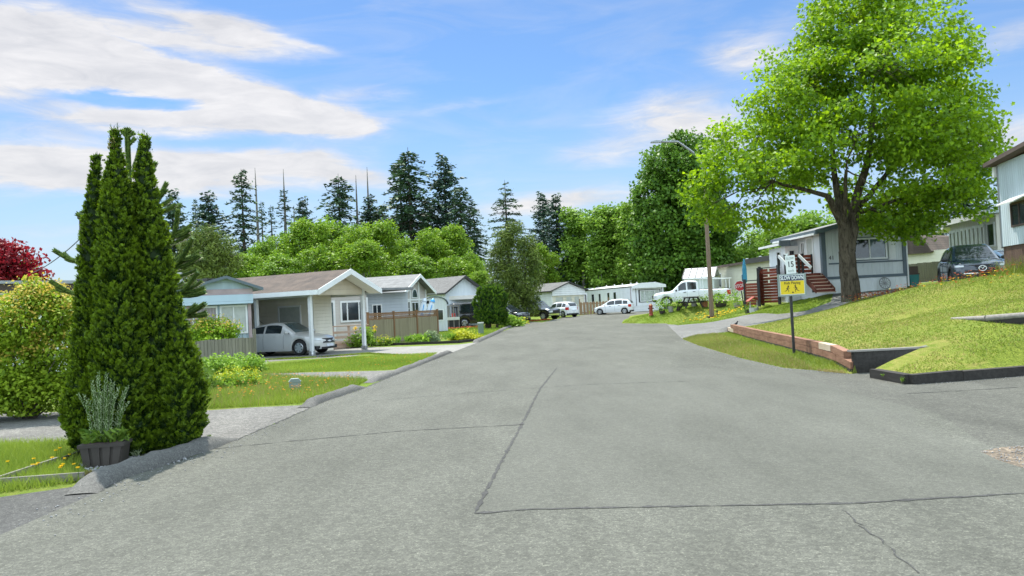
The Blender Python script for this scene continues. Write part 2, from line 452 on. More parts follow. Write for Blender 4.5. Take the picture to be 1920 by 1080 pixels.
def asphalt(name, lo, hi, speck=.5, sp_scale=160, tint=(1, 1, 1), stain=.25):
    m, nt, b = nodes(name); v = geopos(nt)
    big = noise(nt, scaled(nt, v, (1.6, .55, 1)), .30, 5, .6); mid = noise(nt, scaled(nt, v, (2.0, .5, 1)), .9, 6, .65)
    f = mth(nt, 'ADD', mth(nt, 'MULTIPLY', big, .6), mth(nt, 'MULTIPLY', mid, .4))
    col = ramp(nt, f, [(.36, lo), (.64, hi)])
    vo = nt.nodes.new('ShaderNodeTexVoronoi'); vo.inputs['Scale'].default_value = sp_scale; L(nt, v, vo.inputs['Vector'])
    sc = nt.nodes.new('ShaderNodeSeparateColor'); L(nt, vo.outputs['Color'], sc.inputs[0])
    g = ramp(nt, sc.outputs[0], [(0, (.35, .35, .35)), (.5, (1, 1, 1)), (.88, (1.15, 1.15, 1.12)), (1.0, (2.3, 2.3, 2.2))])
    vo2 = nt.nodes.new('ShaderNodeTexVoronoi'); vo2.inputs['Scale'].default_value = sp_scale * .28; L(nt, v, vo2.inputs['Vector'])
    sc2 = nt.nodes.new('ShaderNodeSeparateColor'); L(nt, vo2.outputs['Color'], sc2.inputs[0])
    g2 = ramp(nt, sc2.outputs[0], [(0, (.62, .62, .62)), (.5, (1, 1, 1)), (1.0, (1.4, 1.4, 1.38))])
    col = mixc(nt, speck, col, mixc(nt, 1.0, mixc(nt, 1.0, col, g, 'MULTIPLY'), g2, 'MULTIPLY'))
    st = noise(nt, v, 1.7, 6, .7)
    col = mixc(nt, mth(nt, 'MULTIPLY', ramp_f(nt, st, .60, .75), stain), col, tuple(x * .45 for x in lo))
    L(nt, col, b.inputs['Base Color']); b.inputs['Roughness'].default_value = .85; b.inputs['Specular IOR Level'].default_value = .25
    bump(nt, b, mth(nt, 'ADD', sc.outputs[0], sc2.outputs[0]), .006, .5)
    return m
def ramp_f(nt, fac, a, b):
    n = nt.nodes.new('ShaderNodeMapRange'); n.inputs[1].default_value = a; n.inputs[2].default_value = b; L(nt, fac, n.inputs[0]); return n.outputs[0]
def turf(name, g1, g2, dry, dry_amt=.5, dirtc=None):
    m, nt, b = nodes(name); v = geopos(nt)
    n1 = noise(nt, v, .5, 5, .6); n2 = noise(nt, v, 6.0, 4, .7); n3 = noise(nt, v, .23, 4, .6); n4 = noise(nt, v, 45, 3, .7)
    f = mth(nt, 'ADD', mth(nt, 'MULTIPLY', n1, .5), mth(nt, 'MULTIPLY', n2, .5))
    col = ramp(nt, f, [(.35, g1), (.65, g2)])
    col = mixc(nt, mth(nt, 'MULTIPLY', ramp_f(nt, mth(nt, 'ADD', mth(nt, 'MULTIPLY', n3, .6), mth(nt, 'MULTIPLY', n2, .4)), .46, .62), dry_amt), col, dry)
    col = mixc(nt, .55, col, mixc(nt, 1.0, col, ramp(nt, n4, [(.3, (.45, .45, .4)), (.7, (1.5, 1.5, 1.4))]), 'MULTIPLY'))
    L(nt, col, b.inputs['Base Color']); b.inputs['Roughness'].default_value = .9; b.inputs['Specular IOR Level'].default_value = .1
    bump(nt, b, mth(nt, 'ADD', n4, n2), .05, .8)
    return m
GM = {
    'road': asphalt('old_asphalt', (.068, .0695, .0575), (.105, .1065, .090), .52, 100),
    'road_patch': asphalt('patched_asphalt', (.071, .0725, .0605), (.102, .1035, .088), .36, 120, stain=.2),
    'driveway': asphalt('dark_asphalt', (.060, .060, .051), (.096, .096, .082), .5, 90, stain=.4),
    'apron': asphalt('apron_asphalt', (.048, .048, .046), (.078, .078, .075), .6, 90),
    'gravel': asphalt('gravel_mix', (.095, .092, .085), (.155, .15, .14), .6, 60, stain=.3),
    'side_road': asphalt('side_asphalt', (.11, .11, .105), (.16, .16, .152), .4, 90),
    'concrete_driveway': asphalt('concrete_slab', (.17, .165, .15), (.23, .225, .21), .25, 60, stain=.2),
    'dirt': asphalt('loose_dirt', (.07, .055, .04), (.15, .12, .09), .7, 45, stain=.4),
    'verge': turf('verge_turf', (.10, .17, .02), (.19, .26, .035), (.26, .20, .07), .75),
    'lawn': turf('lawn_turf', (.12, .165, .022), (.19, .23, .036), (.29, .235, .085), .85),
    'ground': turf('ground_turf', (.085, .145, .018), (.15, .21, .03), (.24, .21, .06), .5),
}
make_ground()

# ------------------------------------------------------------------ kerb, road seams
kerb_mat = asphalt('kerb_asphalt', (.068, .067, .063), (.12, .118, .11), .5, 150)
def kerb(pxs, w=.34, h=.13, back=0.0):
    pts = G0(pxs); dense = []
    for a, b in zip(pts, pts[1:]):
        n = max(1, int(math.hypot(b[0]-a[0], b[1]-a[1]) / .18))
        dense += [(a[0]+(b[0]-a[0])*t/n, a[1]+(b[1]-a[1])*t/n) for t in range(n)]
    dense.append(pts[-1]); n = len(dense); V = []; F = []
    prof = [(0, -.02), (.03, .05), (.09, .105), (.17, .125), (.26, .12), (.33, .09), (.36, -.03)]
    for i, (x, y) in enumerate(dense):
        a = dense[max(i-1, 0)]; b = dense[min(i+1, n-1)]; dx, dy = b[0]-a[0], b[1]-a[1]; q = math.hypot(dx, dy) or 1
        nx, ny = -dy/q, dx/q                     # to the left of travel
        e = min(1, (i + .3) / 3, (n - 1 - i + .3) / 3); jx = random.uniform(-.02, .02); jh = random.uniform(.85, 1.1)
        for (o, z) in prof: V.append((x + nx*(o*w/.36+jx), y + ny*(o*w/.36+jx), road_z(y) + z * h/.125 * e * jh))
    k = len(prof)
    for i in range(n-1):
        for j in range(k-1): F.append((i*k+j, i*k+j+1, (i+1)*k+j+1, (i+1)*k+j))
    mb = MB(); mb.add(V, F); o = mb.build('kerb', kerb_mat, smooth=True); tag(o, kind='structure')
kerb([(183,925),(230,897),(300,876),(370,853),(412,838),(450,822)], .34, .15)
kerb([(585,764),(612,752),(640,743),(690,726)], .28, .12)
kerb([(700,718),(745,702),(800,680),(850,660)], .26, .10)
kerb([(898,642),(925,630),(950,618),(985,607)], .34, .13)
seam_mat = asphalt('seam_tar', (.040, .040, .039), (.065, .065, .062), .5, 120)
def seam(pxs, w=.035, wig=.012):
    pts = G0(pxs); V = []; F = []; i = 0
    for a, b in zip(pts, pts[1:]):
        n = max(2, int(math.hypot(b[0]-a[0], b[1]-a[1]) / .07)); dx, dy = b[0]-a[0], b[1]-a[1]; q = math.hypot(dx, dy); nx, ny = -dy/q, dx/q
        for t in range(n + 1):
            f = t / n; o = random.gauss(0, wig * .4); ww = w * max(.15, random.gauss(.6, .35)) / 2
            x, y = a[0]+dx*f, a[1]+dy*f
            V += [(x+nx*(o-ww), y+ny*(o-ww), road_z(y)+.004), (x+nx*(o+ww), y+ny*(o+ww), road_z(y)+.004)]
            if t: F.append((i-2, i, i+1, i-1))
            i += 2
    mb = MB(); mb.add(V, F); tag(mb.build('road_seam', seam_mat, fix=False), kind='structure')
seam([(890,963),(935,875),(978,797),(1012,730),(1044,690)], .05)
seam([(890,963),(1000,955),(1250,950),(1600,944),(1925,925)], .055)
seam([(400,842),(560,826),(760,808),(985,796)], .04)
seam([(700,752),(900,735),(1100,721),(1285,715)], .03)
seam([(1575,955),(1610,985),(1660,1020),(1725,1075)], .016, .03)
seam(LEFT_EDGE_PX[1:], .05, .03)
seam([(1700,738),(1800,733),(1925,725)], .05)
# ------------------------------------------------------------------ vegetation
def leafmesh(name, C, S, mat, parent, tint, asp=.55, Nrm=None, U=None, fold=.12, shape='quad'):
    n = len(C); S = np.broadcast_to(np.asarray(S, float), (n,))[:, None]
    Nn = rnd_dir(n) if Nrm is None else unit(Nrm)
    U = rnd_dir(n) if U is None else U
    U = unit(U - Nn * (U * Nn).sum(1, keepdims=True)); W = np.cross(Nn, U)
    if shape == 'quad':
        V = np.stack([C - U*S*.5, C + W*S*asp*.5 + Nn*S*fold, C + U*S*.5, C - W*S*asp*.5 + Nn*S*fold], 1).reshape(-1, 3)
        F = np.arange(4 * n).reshape(-1, 4); k = 4
    elif shape == 'lobed':   # a palmate leaf: five points
        V = np.stack([C - U*S*.5, C + W*S*asp*.55 - U*S*.18 + Nn*S*fold, C + W*S*asp*.28 + U*S*.02, C + W*S*asp*.42 + U*S*.28 + Nn*S*fold, C + U*S*.12 + W*S*asp*.12, C + U*S*.5,
                      C + U*S*.12 - W*S*asp*.12, C - W*S*asp*.42 + U*S*.28 + Nn*S*fold, C - W*S*asp*.28 + U*S*.02, C - W*S*asp*.55 - U*S*.18 + Nn*S*fold], 1).reshape(-1, 3)
        b = np.arange(n)[:, None] * 10
        F = np.concatenate([b + np.array([[0, 1, 2, 8]]), b + np.array([[0, 2, 8, 9]])][:0] + [b + np.array([[0, 1, 2, 2]])][:0] + [b + np.array(q)[None] for q in ([0,1,2,8],[0,8,9,9],[2,3,4,6],[2,6,7,8],[4,5,6,6])][:0], 0) if False else None
        tri = [(0,1,2),(0,2,8),(0,8,9),(2,3,4),(2,4,6),(2,6,8),(6,7,8),(4,5,6)]
        F = np.concatenate([b + np.array([q]) for q in tri], 0); k = 10
    return npmesh(name, V, F, mat, parent, np.repeat(np.clip(tint, 0, 1), k))

def blob_points(lobes, n, shell=.55):
    """points in the outer shell of ellipsoids (cx,cy,cz,rx,ry,rz), spread by size"""
    lobes = np.array(lobes, float); wgt = (lobes[:, 3] * lobes[:, 4] * lobes[:, 5]) ** .67; wgt /= wgt.sum()
    i = rng.choice(len(lobes), n, p=wgt); d = rnd_dir(n); r = shell + (1 - shell) * rng.random(n) ** .7
    return lobes[i, :3] + d * r[:, None] * lobes[i, 3:], d

def clump_leaves(cen, out, per, rad, flat=.6):
    n = len(cen); C = np.repeat(cen, per, 0) + np.clip(rng.normal(size=(n * per, 3)), -1.9, 1.9) * rad * np.array([1, 1, flat])
    ct = np.repeat(rng.random(n), per); O = np.repeat(out, per, 0)
    return C, O, ct

def limb(mb, a, b, r0_, r1, sag=.1, n=6, jit=.06):
    a = Vector(a); b = Vector(b); L_ = (b - a).length; pts = []; rad = []
    for i in range(n + 1):
        t = i / n; p = a.lerp(b, t); p.z += sag * L_ * math.sin(PI * t)
        if 0 < i < n: p += Vector((random.gauss(0, 1), random.gauss(0, 1), random.gauss(0, 1))) * jit * L_ * .35
        pts.append(p); rad.append(r0_ * (1 - t) + r1 * t)
    mb.tube(pts, rad, 7); return pts

# --- conifers -----------------------------------------------------------------
def conifer(name, h, rad, mat, parent, n_wh=34, base=.08, droop=.25, up=.12, gap=.12, spray=.55, power=.8, dens=1.0, ragged=.4):
    C = []; U = []; T_ = []; mb = MB(); mb.tube([(0, 0, 0), (0, 0, h * .5), (random.uniform(-.1, .1), 0, h)], [h * .014, h * .009, .02], 7)
    ang = 0
    for i in range(n_wh):
        f = base + (1 - base) * (i / n_wh) ** .92
        z = f * h; Lmax = rad * (1 - f) ** power + .25
        for k in range(random.randint(4, 6)):
            if random.random() < gap: continue
            ang += 2.4 + random.uniform(-.4, .4)
            ln = Lmax * random.uniform(1 - ragged, 1.12); dx, dy = math.cos(ang), math.sin(ang)
            zz = z + random.uniform(-.02, .02) * h
            m = max(2, int(ln / (spray * .42) * dens)); tint = random.uniform(0, .7)
            end = None
            for j in range(1, m + 1):
                t = j / m; px = ln * t; pz = zz + ln * (up * t - droop * t * t)
                c = np.array([dx * px, dy * px, pz])
                for s in (-1, 1):
                    w = spray * .5 * (1.25 - t) * random.uniform(.6, 1.3)
                    C.append(c + np.array([-dy * s * w, dx * s * w, -abs(w) * .35 + random.uniform(-.1, .1)]))
                    U.append((dx * .8 - dy * s, dy * .8 + dx * s, -.45 + random.uniform(-.3, .2))); T_.append(tint + .5 * t * random.random())
                end = c
            if ln > .8: mb.tube([(0, 0, zz), tuple(end)], [h * .0022, .012], 4, False)
    C = np.array(C); n = len(C)
    C = np.concatenate([C, C + rng.normal(size=C.shape) * spray * .3]); U = np.array(U * 2); T_ = np.array(T_ * 2)
    Nn = unit(np.array([0, 0, 1.0]) + rng.normal(size=C.shape) * .55)
    S = spray * rng.uniform(.6, 1.25, len(C))
    a = mb.build('trunk', MT['bark_dark'], parent, True, fix=False)
    b = leafmesh('crown', C, S, mat, parent, T_, .42, Nn, U, .05)
    return a, b

MT = {
 'bark_dark': bark('conifer_bark', (.05, .04, .03), (.12, .10, .08)),
 'bark_maple': bark('maple_bark', (.028, .022, .014), (.12, .10, .07), 2.6),
 'bark_grey': bark('alder_bark', (.16, .15, .13), (.34, .32, .29)),
 'snag': bark('dead_wood', (.10, .09, .08), (.24, .22, .20)),
 'conifer': foliage('conifer_needles', (0.024, 0.052, 0.032), (0.085, 0.150, 0.070), .12, .6),
 'conifer_b': foliage('blue_conifer_needles', (0.024, 0.055, 0.042), (0.080, 0.140, 0.085), .12, .6),
 'pine': foliage('pine_needles', (.034, .070, .012), (.19, .25, .040), .15, .6),
 'alder': foliage('alder_leaves', (.070, .165, .012), (.28, .42, .028), .42, .55),
 'alder_b': foliage('birch_leaves', (.080, .170, .018), (.26, .42, .045), .42, .55),
 'alder_c': foliage('darker_alder_leaves', (.060, .145, .012), (.25, .40, .03), .42, .55),
 'roundcedar': foliage('round_cedar_sprays', (.032, .092, .010), (.16, .28, .02), .35, .55),
 'young': foliage('young_tree_leaves', (0.113, 0.227, 0.011), (0.321, 0.491, 0.029), .45),
 'maple': foliage('maple_leaves', (.055, .135, .008), (.27, .44, .018), .50, .5, (1.35, 1.25, .5)),
 'bigdark': foliage('dark_maple_leaves', (.030, .090, .012), (.15, .28, .025), .35, .5),
 'cedar': foliage('cedar_sprays', (.013, .042, .004), (.175, .275, .014), .40, .55, (1.25, 1.2, .5)),
 'redleaf': foliage('red_maple_leaves', (.10, .006, .010), (.36, .015, .028), .4),
 'goldbush': foliage('golden_bush_leaves', (.10, .20, .012), (.36, .48, .03), .45),
 'goldtip': foliage('golden_bush_tips', (.42, .40, .04), (.62, .42, .10), .4),
 'hedge_y': foliage('yellow_shrub_leaves', (.28, .34, .015), (.60, .58, .03), .35),
 'hedge_g': foliage('leafy_plant_leaves', (.10, .22, .02), (.30, .46, .05), .4),
 'grey_g': foliage('grey_green_leaves', (.10, .16, .07), (.26, .34, .17), .3),
 'weed': foliage('weed_leaves', (.07, .15, .015), (.20, .30, .04), .35),
 'monkey': foliage('monkey_puzzle_scales', (.045, .095, .018), (.20, .28, .06), .15, .5),
 'monkey_stem': paint('monkey_puzzle_stem', (.06, .11, .03), .8),
 'petal_y': foliage('yellow_petals', (.70, .42, .01), (.85, .62, .02), .25),
 'petal_o': foliage('orange_petals', (.60, .16, .01), (.75, .36, .02), .25),
 'petal_r': foliage('rust_petals', (.30, .05, .015), (.48, .11, .03), .25),
 'grass': foliage('grass_blades', (.115, .175, .018), (.25, .31, .042), .35, .6),
 'fresh': foliage('fresh_grass_blades', (.125, .205, .02), (.29, .37, .045), .35, .6),
 'grass_dry': foliage('dry_grass_blades', (.20, .165, .06), (.34, .28, .10), .3, .7),
 'core': paint('inner_twigs', (.012, .026, .005), .95, .2),  # near-black green stands in for the darkness inside the cedars
 'heather': foliage('grey_spike_leaves', (.20, .27, .13), (.38, .45, .25), .3),
}

CON = {}
def con_tree(key, px, py, D, label, kind=0, wide=1.0, rot=None, h_over=None):
    top = P(px, py, D); z0 = tz(top[0], D); h = top[2] - z0
    t = thing('conifer_tree', label, 'tree', (top[0], D, z0), random.uniform(0, 6.28) if rot is None else rot, 'conifers on the skyline')
    if key not in CON:
        random.seed(hash(key) % 1000 if False else sum(map(ord, key)))
        args = {'spruce': dict(n_wh=27, droop=.34, up=.12, gap=.16, power=.62, ragged=.55, spray=.62),
                'hemlock': dict(n_wh=30, droop=.60, up=.26, gap=.10, power=.60, ragged=.5, spray=.7),
                'cedarwood': dict(n_wh=40, droop=.10, up=.36, gap=.08, power=.62, ragged=.5, spray=.7),
                'thin': dict(n_wh=24, droop=.30, up=.06, gap=.40, power=.8, ragged=.6, spray=.5),
                'layered': dict(n_wh=17, droop=.24, up=.10, gap=.04, power=.55, ragged=.25, spray=.55)}[key]
        rad = {'spruce': 6.0, 'hemlock': 6.2, 'cedarwood': 5.6, 'thin': 2.8, 'layered': 5.2}[key]
        CON[key] = conifer(key, 24.0, rad, MT['conifer' if kind == 0 else 'conifer_b'], t, **args)
    else:
        for o in CON[key]:
            c = o.copy(); COL.objects.link(c); c.parent = t
    s = h / 24.0; t.scale = (s * wide * 1.25, s * wide * 1.25, s)
    return t
con_list = [('spruce',452,316,128,'tall ragged spruce left of the two leftmost bare dead spars',0,.85),
 ('cedarwood',390,362,125,'broad dark conifer just left of the tall ragged spruce',1,1.1),
 ('cedarwood',322,358,120,'dense conifer showing at the right edge of the garden cedars',1,.95),
 ('thin',365,372,130,'thin straggly conifer between the garden cedars and broad dark conifer',1,.9),
 ('thin',508,384,140,'thin sparse conifer between the two leftmost bare spars',0,1.0),
 ('thin',490,376,145,'spindly young conifer right beside the leftmost bare spar',0,.9),
 ('thin',531,354,135,'narrow conifer growing around the second bare spar',0,1.3),
 ('cedarwood',567,372,130,'small pointed conifer right of the second bare spar',1,.9),
 ('hemlock',634,325,128,'bushy conifer left of the third bare spar',0,1.05),
 ('cedarwood',692,366,132,'low dark conifer under the fourth bare spar',1,1.0),
 ('hemlock',715,385,130,'round topped dark conifer left of the tallest pair',0,1.1),
 ('hemlock',764,276,118,'tallest conifer of the skyline with drooping boughs',0,1.12),
 ('spruce',748,296,122,'slightly shorter conifer leaning on the tallest one',0,.9),
 ('cedarwood',831,291,120,'tall narrow cedar right of the tallest conifer',1,.95),
 ('hemlock',862,346,116,'conifer with bare gaps at the right end of the main clump',1,1.0),
 ('cedarwood',800,372,124,'dark conifer filling the gap between the two tallest trees',0,1.1),
 ('spruce',886,380,118,'lower ragged conifer sloping off the right of the main clump',1,.9),
 ('layered',946,337,112,'lone conifer with layered branches standing alone against the sky',0,1.0),
 ('cedarwood',1016,362,110,'left one of the paired dark conifers behind the pine',1,.95),
 ('cedarwood',1041,366,106,'right one of the paired dark conifers behind the pine',1,1.0)]
for c in con_list: con_tree(c[0], c[1], c[2], c[3], c[4], c[5], c[6])

# dead spars
for px0, py0, px1, D, lab in [(478,315,486,135,'leftmost of the tall bare dead spars'),(531,317,537,135,'second bare dead spar from the left on the skyline'),(667,328,671,130,'shorter bare spar in front of the bushy conifer'),(688,313,693,132,'bare dead spar at the right end of the row'),(551,385,551,136,'short broken dead spar stub on the skyline')]:
    a = P(px0, py0, D); b = P(px1, 470, D); z0 = tz(b[0], D)
    t = thing('dead_tree', lab, 'dead tree', (b[0], D, z0), 0, 'bare dead spars')
    mb = MB(); q = Vector((a[0]-b[0], 0, a[2]-z0)); mb.tube([(0,0,0), q*.5, q*.85, q], [.42, .26, .13, .03], 7)
    for _ in range(5):
        f = random.uniform(.45, .95); s = random.uniform(-.5, .5); mb.tube([q*f, q*f + Vector((s, random.uniform(-.4,.4), .1))], [.04, .015], 4)
    mb.build('trunk', MT['snag'], t, True)

# --- leafy trees --------------------------------------------------------------
def leafy(name, label, loc, lobes, mat, barkm, nclump, per, leaf, crad, group=None, trunk_r=.2, forks=None, shell=.5, flat=.7, asp=.7, limbs=True, kind='tree', up=.35, shape='quad', tintmix=.5, limb_r=.3):
    t = thing(name, label, kind, loc, 0, group)
    cen, out = blob_points(lobes, nclump, shell)
    C, O, ct = clump_leaves(cen, out, per, crad, flat)
    Nn = unit(O * .5 + np.array([0, 0, up]) + rng.normal(size=C.shape) * .65)
    S = leaf * rng.uniform(.65, 1.3, len(C))
    tint = ct * tintmix + rng.random(len(C)) * (1 - tintmix)
    keep = C[:, 2] > .05
    leafmesh('crown', C[keep], S[keep], mat, t, tint[keep], asp, Nn[keep], None, .12, shape)
    mb = MB(); zl = np.array(lobes); topz = zl[:, 2].max()
    if forks is None: forks = [((0, 0, 0), (0, 0, min(zl[:, 2].min(), topz * .5)), trunk_r, trunk_r * .75)]
    for a, b, ra, rb in forks: limb(mb, a, b, ra, rb, 0, 5, .03)
    if limbs:
        ends = [(Vector(f[1]), f[3]) for f in forks]
        for lo in lobes:
            c = Vector(lo[:3]); e, re = min(ends, key=lambda q: (q[0] - c).length)
            pts = limb(mb, e, c, re * .55, max(.02, re * .16), .06, 6, .10)
            sel = np.linalg.norm((cen - np.array(lo[:3])) / np.array(lo[3:]), axis=1) < 1.02
            ids = np.nonzero(sel)[0]
            for i in ids[:max(3, int(len(ids) * limb_r))]:
                s = pts[random.randint(2, 6)]
                limb(mb, s, cen[i], max(.012, re * .14), .006, .05, 3, .12)
    mb.build('trunk', barkm, t, True, fix=False)
    return t

def pxlobes(base, D, L_, depth=None, yoff=0):
    """lobes given in photograph pixels (cx,cy,rx,ry[,dy,ry_depth]) -> metres round the base of the tree"""
    out = []
    for l in L_:
        c = P(l[0], l[1], D); rx, rz = hpx(l[2], D), hpx(l[3], D)
        dy = l[4] if len(l) > 4 else 0; ry = l[5] if len(l) > 5 else rx
        out.append((c[0] - base[0], dy, c[2] - base[2], rx, ry, rz))
    return out

# big maple on the right
mD = 37.0
mb_ = T(1597, 563); mb_ = P(1597, 563, mD); mb_[2] = tz(mb_[0], mD)
ML = [(1610,40,95,70),(1560,110,110,75,1),(1690,90,110,80,-1),(1640,20,100,60,1.5),(1500,190,110,75,-.5),(1430,250,95,60,.5),(1370,310,62,44,0),(1332,352,34,34,.5),(1640,190,130,90,2.2,3.2),(1620,170,120,85,-2.6,2.8),
      (1750,170,85,75,0),(1770,250,90,60,1),(1790,225,50,50,0),(1810,300,70,46,-.5),(1840,262,42,26,0),(1735,330,100,55,-1.6),(1690,280,100,60,-3.0,2.4),(1560,270,110,60,-2.8,2.2),(1530,300,80,44,2.8,2.4),
      (1440,330,80,40,-1.5),(1400,395,60,34,-.6),(1350,410,32,26,.3),(1330,385,26,22,.2),(1460,400,40,26,.8),(1760,385,80,38,0),(1700,400,90,36,1.5),(1660,345,90,46,2.5,2.5),(1620,380,40,26,-2.2),(1640,400,26,24,-1.0),(1795,345,60,40,1.2),(1720,425,40,22,.3)]
lob = pxlobes(mb_, mD, ML)
def mp(px, py, dy=0): q = P(px, py, mD); return (q[0] - mb_[0], dy, q[2] - mb_[2])
FK = [((0, 0, -.1), mp(1588, 470), .46, .37), (mp(1590, 480), mp(1580, 420, -.1), .37, .25), (mp(1590, 470), mp(1604, 400, .2), .36, .26),
      (mp(1580, 425, -.1), mp(1545, 370, -.4), .2, .14), (mp(1545, 370, -.4), mp(1440, 345, -.8), .12, .06), (mp(1580, 425, -.1), mp(1572, 300, .6), .2, .12), (mp(1572, 300, .6), mp(1560, 160, .4), .12, .06),
      (mp(1604, 400, .2), mp(1625, 280, -.4), .22, .14), (mp(1625, 280, -.4), mp(1640, 110, 0), .13, .06), (mp(1604, 400, .2), mp(1680, 310, .4), .17, .09), (mp(1680, 310, .4), mp(1760, 250, .4), .09, .05),
      (mp(1604, 405, .2), mp(1600, 330, 2.0), .15, .09), (mp(1580, 425, -.1), mp(1560, 330, -1.6), .13, .07), (mp(1604, 400, .2), mp(1700, 370, .2), .12, .06)]
mtree = leafy('maple_tree', 'large maple with mossy forked trunk in front of the grey house', mb_, lob, MT['maple'], MT['bark_maple'], 700, 84, .185, .42, None, .5, FK, .64, .5, .95, True, 'tree', .5, 'lobed', .45, .30)

# tall dense tree behind the street lamp
bD = 93.0; b0 = P(1285, 588, bD); b0[2] = tz(b0[0], bD)
leafy('broadleaf_tree', 'tall dense dark green tree behind the street lamp', b0, pxlobes(b0, bD, [(1290,285,38,40),(1262,315,60,50),(1300,340,66,60),(1245,370,60,60),(1285,420,95,70),(1235,440,55,60),(1330,440,50,60),(1275,490,85,60),(1310,505,70,52),(1215,455,26,40),(1250,520,50,30),(1240,340,26,30)]),
      MT['bigdark'], MT['bark_dark'], 1700, 34, .40, .44, None, .4, None, .66, .8, .75, True, 'tree', .35, 'quad', .5, .05)

# alder belt
random.seed(11)
AL = [(430,1),(478,448),(520,432),(565,418),(612,412),(660,422),(705,428),(752,436),(800,440),(846,430),(885,462),(925,452)]
al_names = ['low leftmost','second leftmost','broad','tallest','round topped','billowing','thick','spreading','loose','pointed','lower','rightmost']
AL_LAB = ['leftmost bright green tree of the leafy belt behind the brown roofs','bright green tree under the two leftmost bare spars','bright leafy tree crown directly below the second bare spar','bright leafy tree crown below the bushy skyline conifer',
          'bright leafy tree just left of the third bare spar','bright leafy tree crown below the fourth bare spar','bright leafy tree left of the tallest conifer','bright leafy tree crown right below the tallest conifer','bright leafy tree below the tall narrow cedar','bright leafy tree below the conifer with bare gaps','lower leafy tree left of the lone layered conifer','leafy tree half hidden behind the upright pine']
ALM = None
for i, (px, py) in enumerate([(455,478),(490,444),(528,438),(572,414),(616,406),(664,424),(704,420),(750,440),(800,430),(842,428),(884,470),(1012,458)]):
    D = 92 + (i * 37 % 5) * 2.2; top = P(px, py, D); z0 = tz(top[0], D); h = top[2] - z0
    if i < 3 or i == 11:
        lb = []
        for k in range(17):
            a = random.uniform(0, 6.28); f = random.uniform(.08, .90); q = 2.9 * (1 - f * .70) * random.uniform(.5, 1.05); r = random.uniform(.75, 1.35) * (1.15 - .35 * f)
            lb.append((math.cos(a) * q, math.sin(a) * q, 10 * f, r, r, r * random.uniform(.9, 1.35)))
        lb += [(random.uniform(-.4, .4), 0, 9.1, .7, .7, .9), (random.uniform(-1, 1), 0, 8.2, .8, .8, .9)]
        t = leafy('leafy_tree', AL_LAB[i], (top[0], D, z0), lb, MT[('alder', 'alder_c', 'alder', 'alder')[i % 4]], MT['bark_grey'], 640, 30, .24, .30, 'bright leafy trees in the belt', .16, None, .6, .7, .7, True, 'tree', .4, 'quad', .5, .05)
        if i < 3: ALM = (ALM or []) + [t]
    else:
        t = copy_tree(ALM[i % 3]); t['label'] = AL_LAB[i]; t.location = (top[0], D, z0); t.rotation_euler = (0, 0, random.uniform(0, 6.28))
    s = h / 10.0; t.scale = (s * random.uniform(.95, 1.2), s * random.uniform(.95, 1.2), s)
# second row of the belt: lower and nearer, closing the gaps
for i, (px, py, D, lab) in enumerate([(520,470,84,'lower bright tree over the first brown roof'),(600,462,85,'lower bright tree just behind the carport roof peak'),(690,455,84,'lower bright tree over the carport gable'),(770,468,84,'lower bright tree behind the grey house with arched window'),(850,480,84,'lower bright tree behind the dark roofed home'),(905,510,80,'lower green shrub tree left of the trimmed round cedar')]):
    top = P(px, py, D); z0 = tz(top[0], D); h = top[2] - z0
    t = copy_tree(ALM[(i + 1) % 3]); t['label'] = lab; t.location = (top[0], D, z0); t.rotation_euler = (0, 0, random.uniform(0, 6.28)); t.scale = (h/10*1.5, h/10*1.3, h/10)

# taller pale-stemmed trees right of centre
BR = None
BL = ['slender pale stemmed tree right of the paired conifers','tall slender tree behind the yellow green saplings','slender tree with visible grey stem over the white mobile home','slender tree at the left edge of the tall dense tree','leafy tree hidden behind the tall dense tree']
for i, (px, py, D) in enumerate([(1085,396,104),(1118,392,100),(1150,392,102),(1180,384,98),(1205,400,96)]):
    top = P(px, py, D); z0 = tz(top[0], D); h = top[2] - z0
    if BR is None:
        lb = [(random.uniform(-1.3, 1.3), random.uniform(-1.3, 1.3), 13 * f, random.uniform(1.0, 1.6), random.uniform(1, 1.6), random.uniform(.9, 1.5)) for f in np.linspace(.28, .93, 13)]
        t = BR = leafy('slender_tree', BL[i], (top[0], D, z0), lb, MT['alder_b'], MT['bark_grey'], 340, 24, .36, .45, 'slender pale stemmed trees', .2, [((0,0,0),(.2,0,6),.2,.15),((.2,0,6),(0,.2,11.5),.15,.05)], .4, .8, .7, True, 'tree', .4, 'quad', .5, .1)
    else:
        t = copy_tree(BR); t['label'] = BL[i]; t.location = (top[0], D, z0); t.rotation_euler = (0, 0, random.uniform(0, 6.28))
    t.scale = (h/13*1.15, h/13*1.15, h/13)
# yellow-green saplings
YG = None
for i, (px, py, D, wd, lab) in enumerate([(1108,474,108,1.15,'bright yellow green sapling behind the gabled white home'),(1142,506,107,1.1,'low yellow green sapling behind the mobile home roof'),(1166,510,110,1.0,'small yellow green sapling near the tall dense tree')]):
    top = P(px, py, D); z0 = tz(top[0], D); h = top[2] - z0
    if YG is None:
        lb = [(0,0,5.5,.6,.6,.7),(0,0,4.6,1.0,1.0,.9),(.5,0,3.6,1.2,1.2,.8),(-.6,.2,3.4,1.2,1.2,.9),(.9,.3,2.3,1.3,1.3,.9),(-1.1,-.2,2.0,1.3,1.3,.9),(0,-.9,2.2,1.3,1.3,.9)]
        t = YG = leafy('sapling_tree', lab, (top[0], D, z0), lb, MT['young'], MT['bark_grey'], 230, 24, .26, .28, 'yellow green saplings', .1)
    else: t = copy_tree(YG); t['label'] = lab; t.location = (top[0], D, z0); t.rotation_euler = (0, 0, 2.0 * i)
    t.scale = (h/6.2*wd, h/6.2*wd, h/6.2)

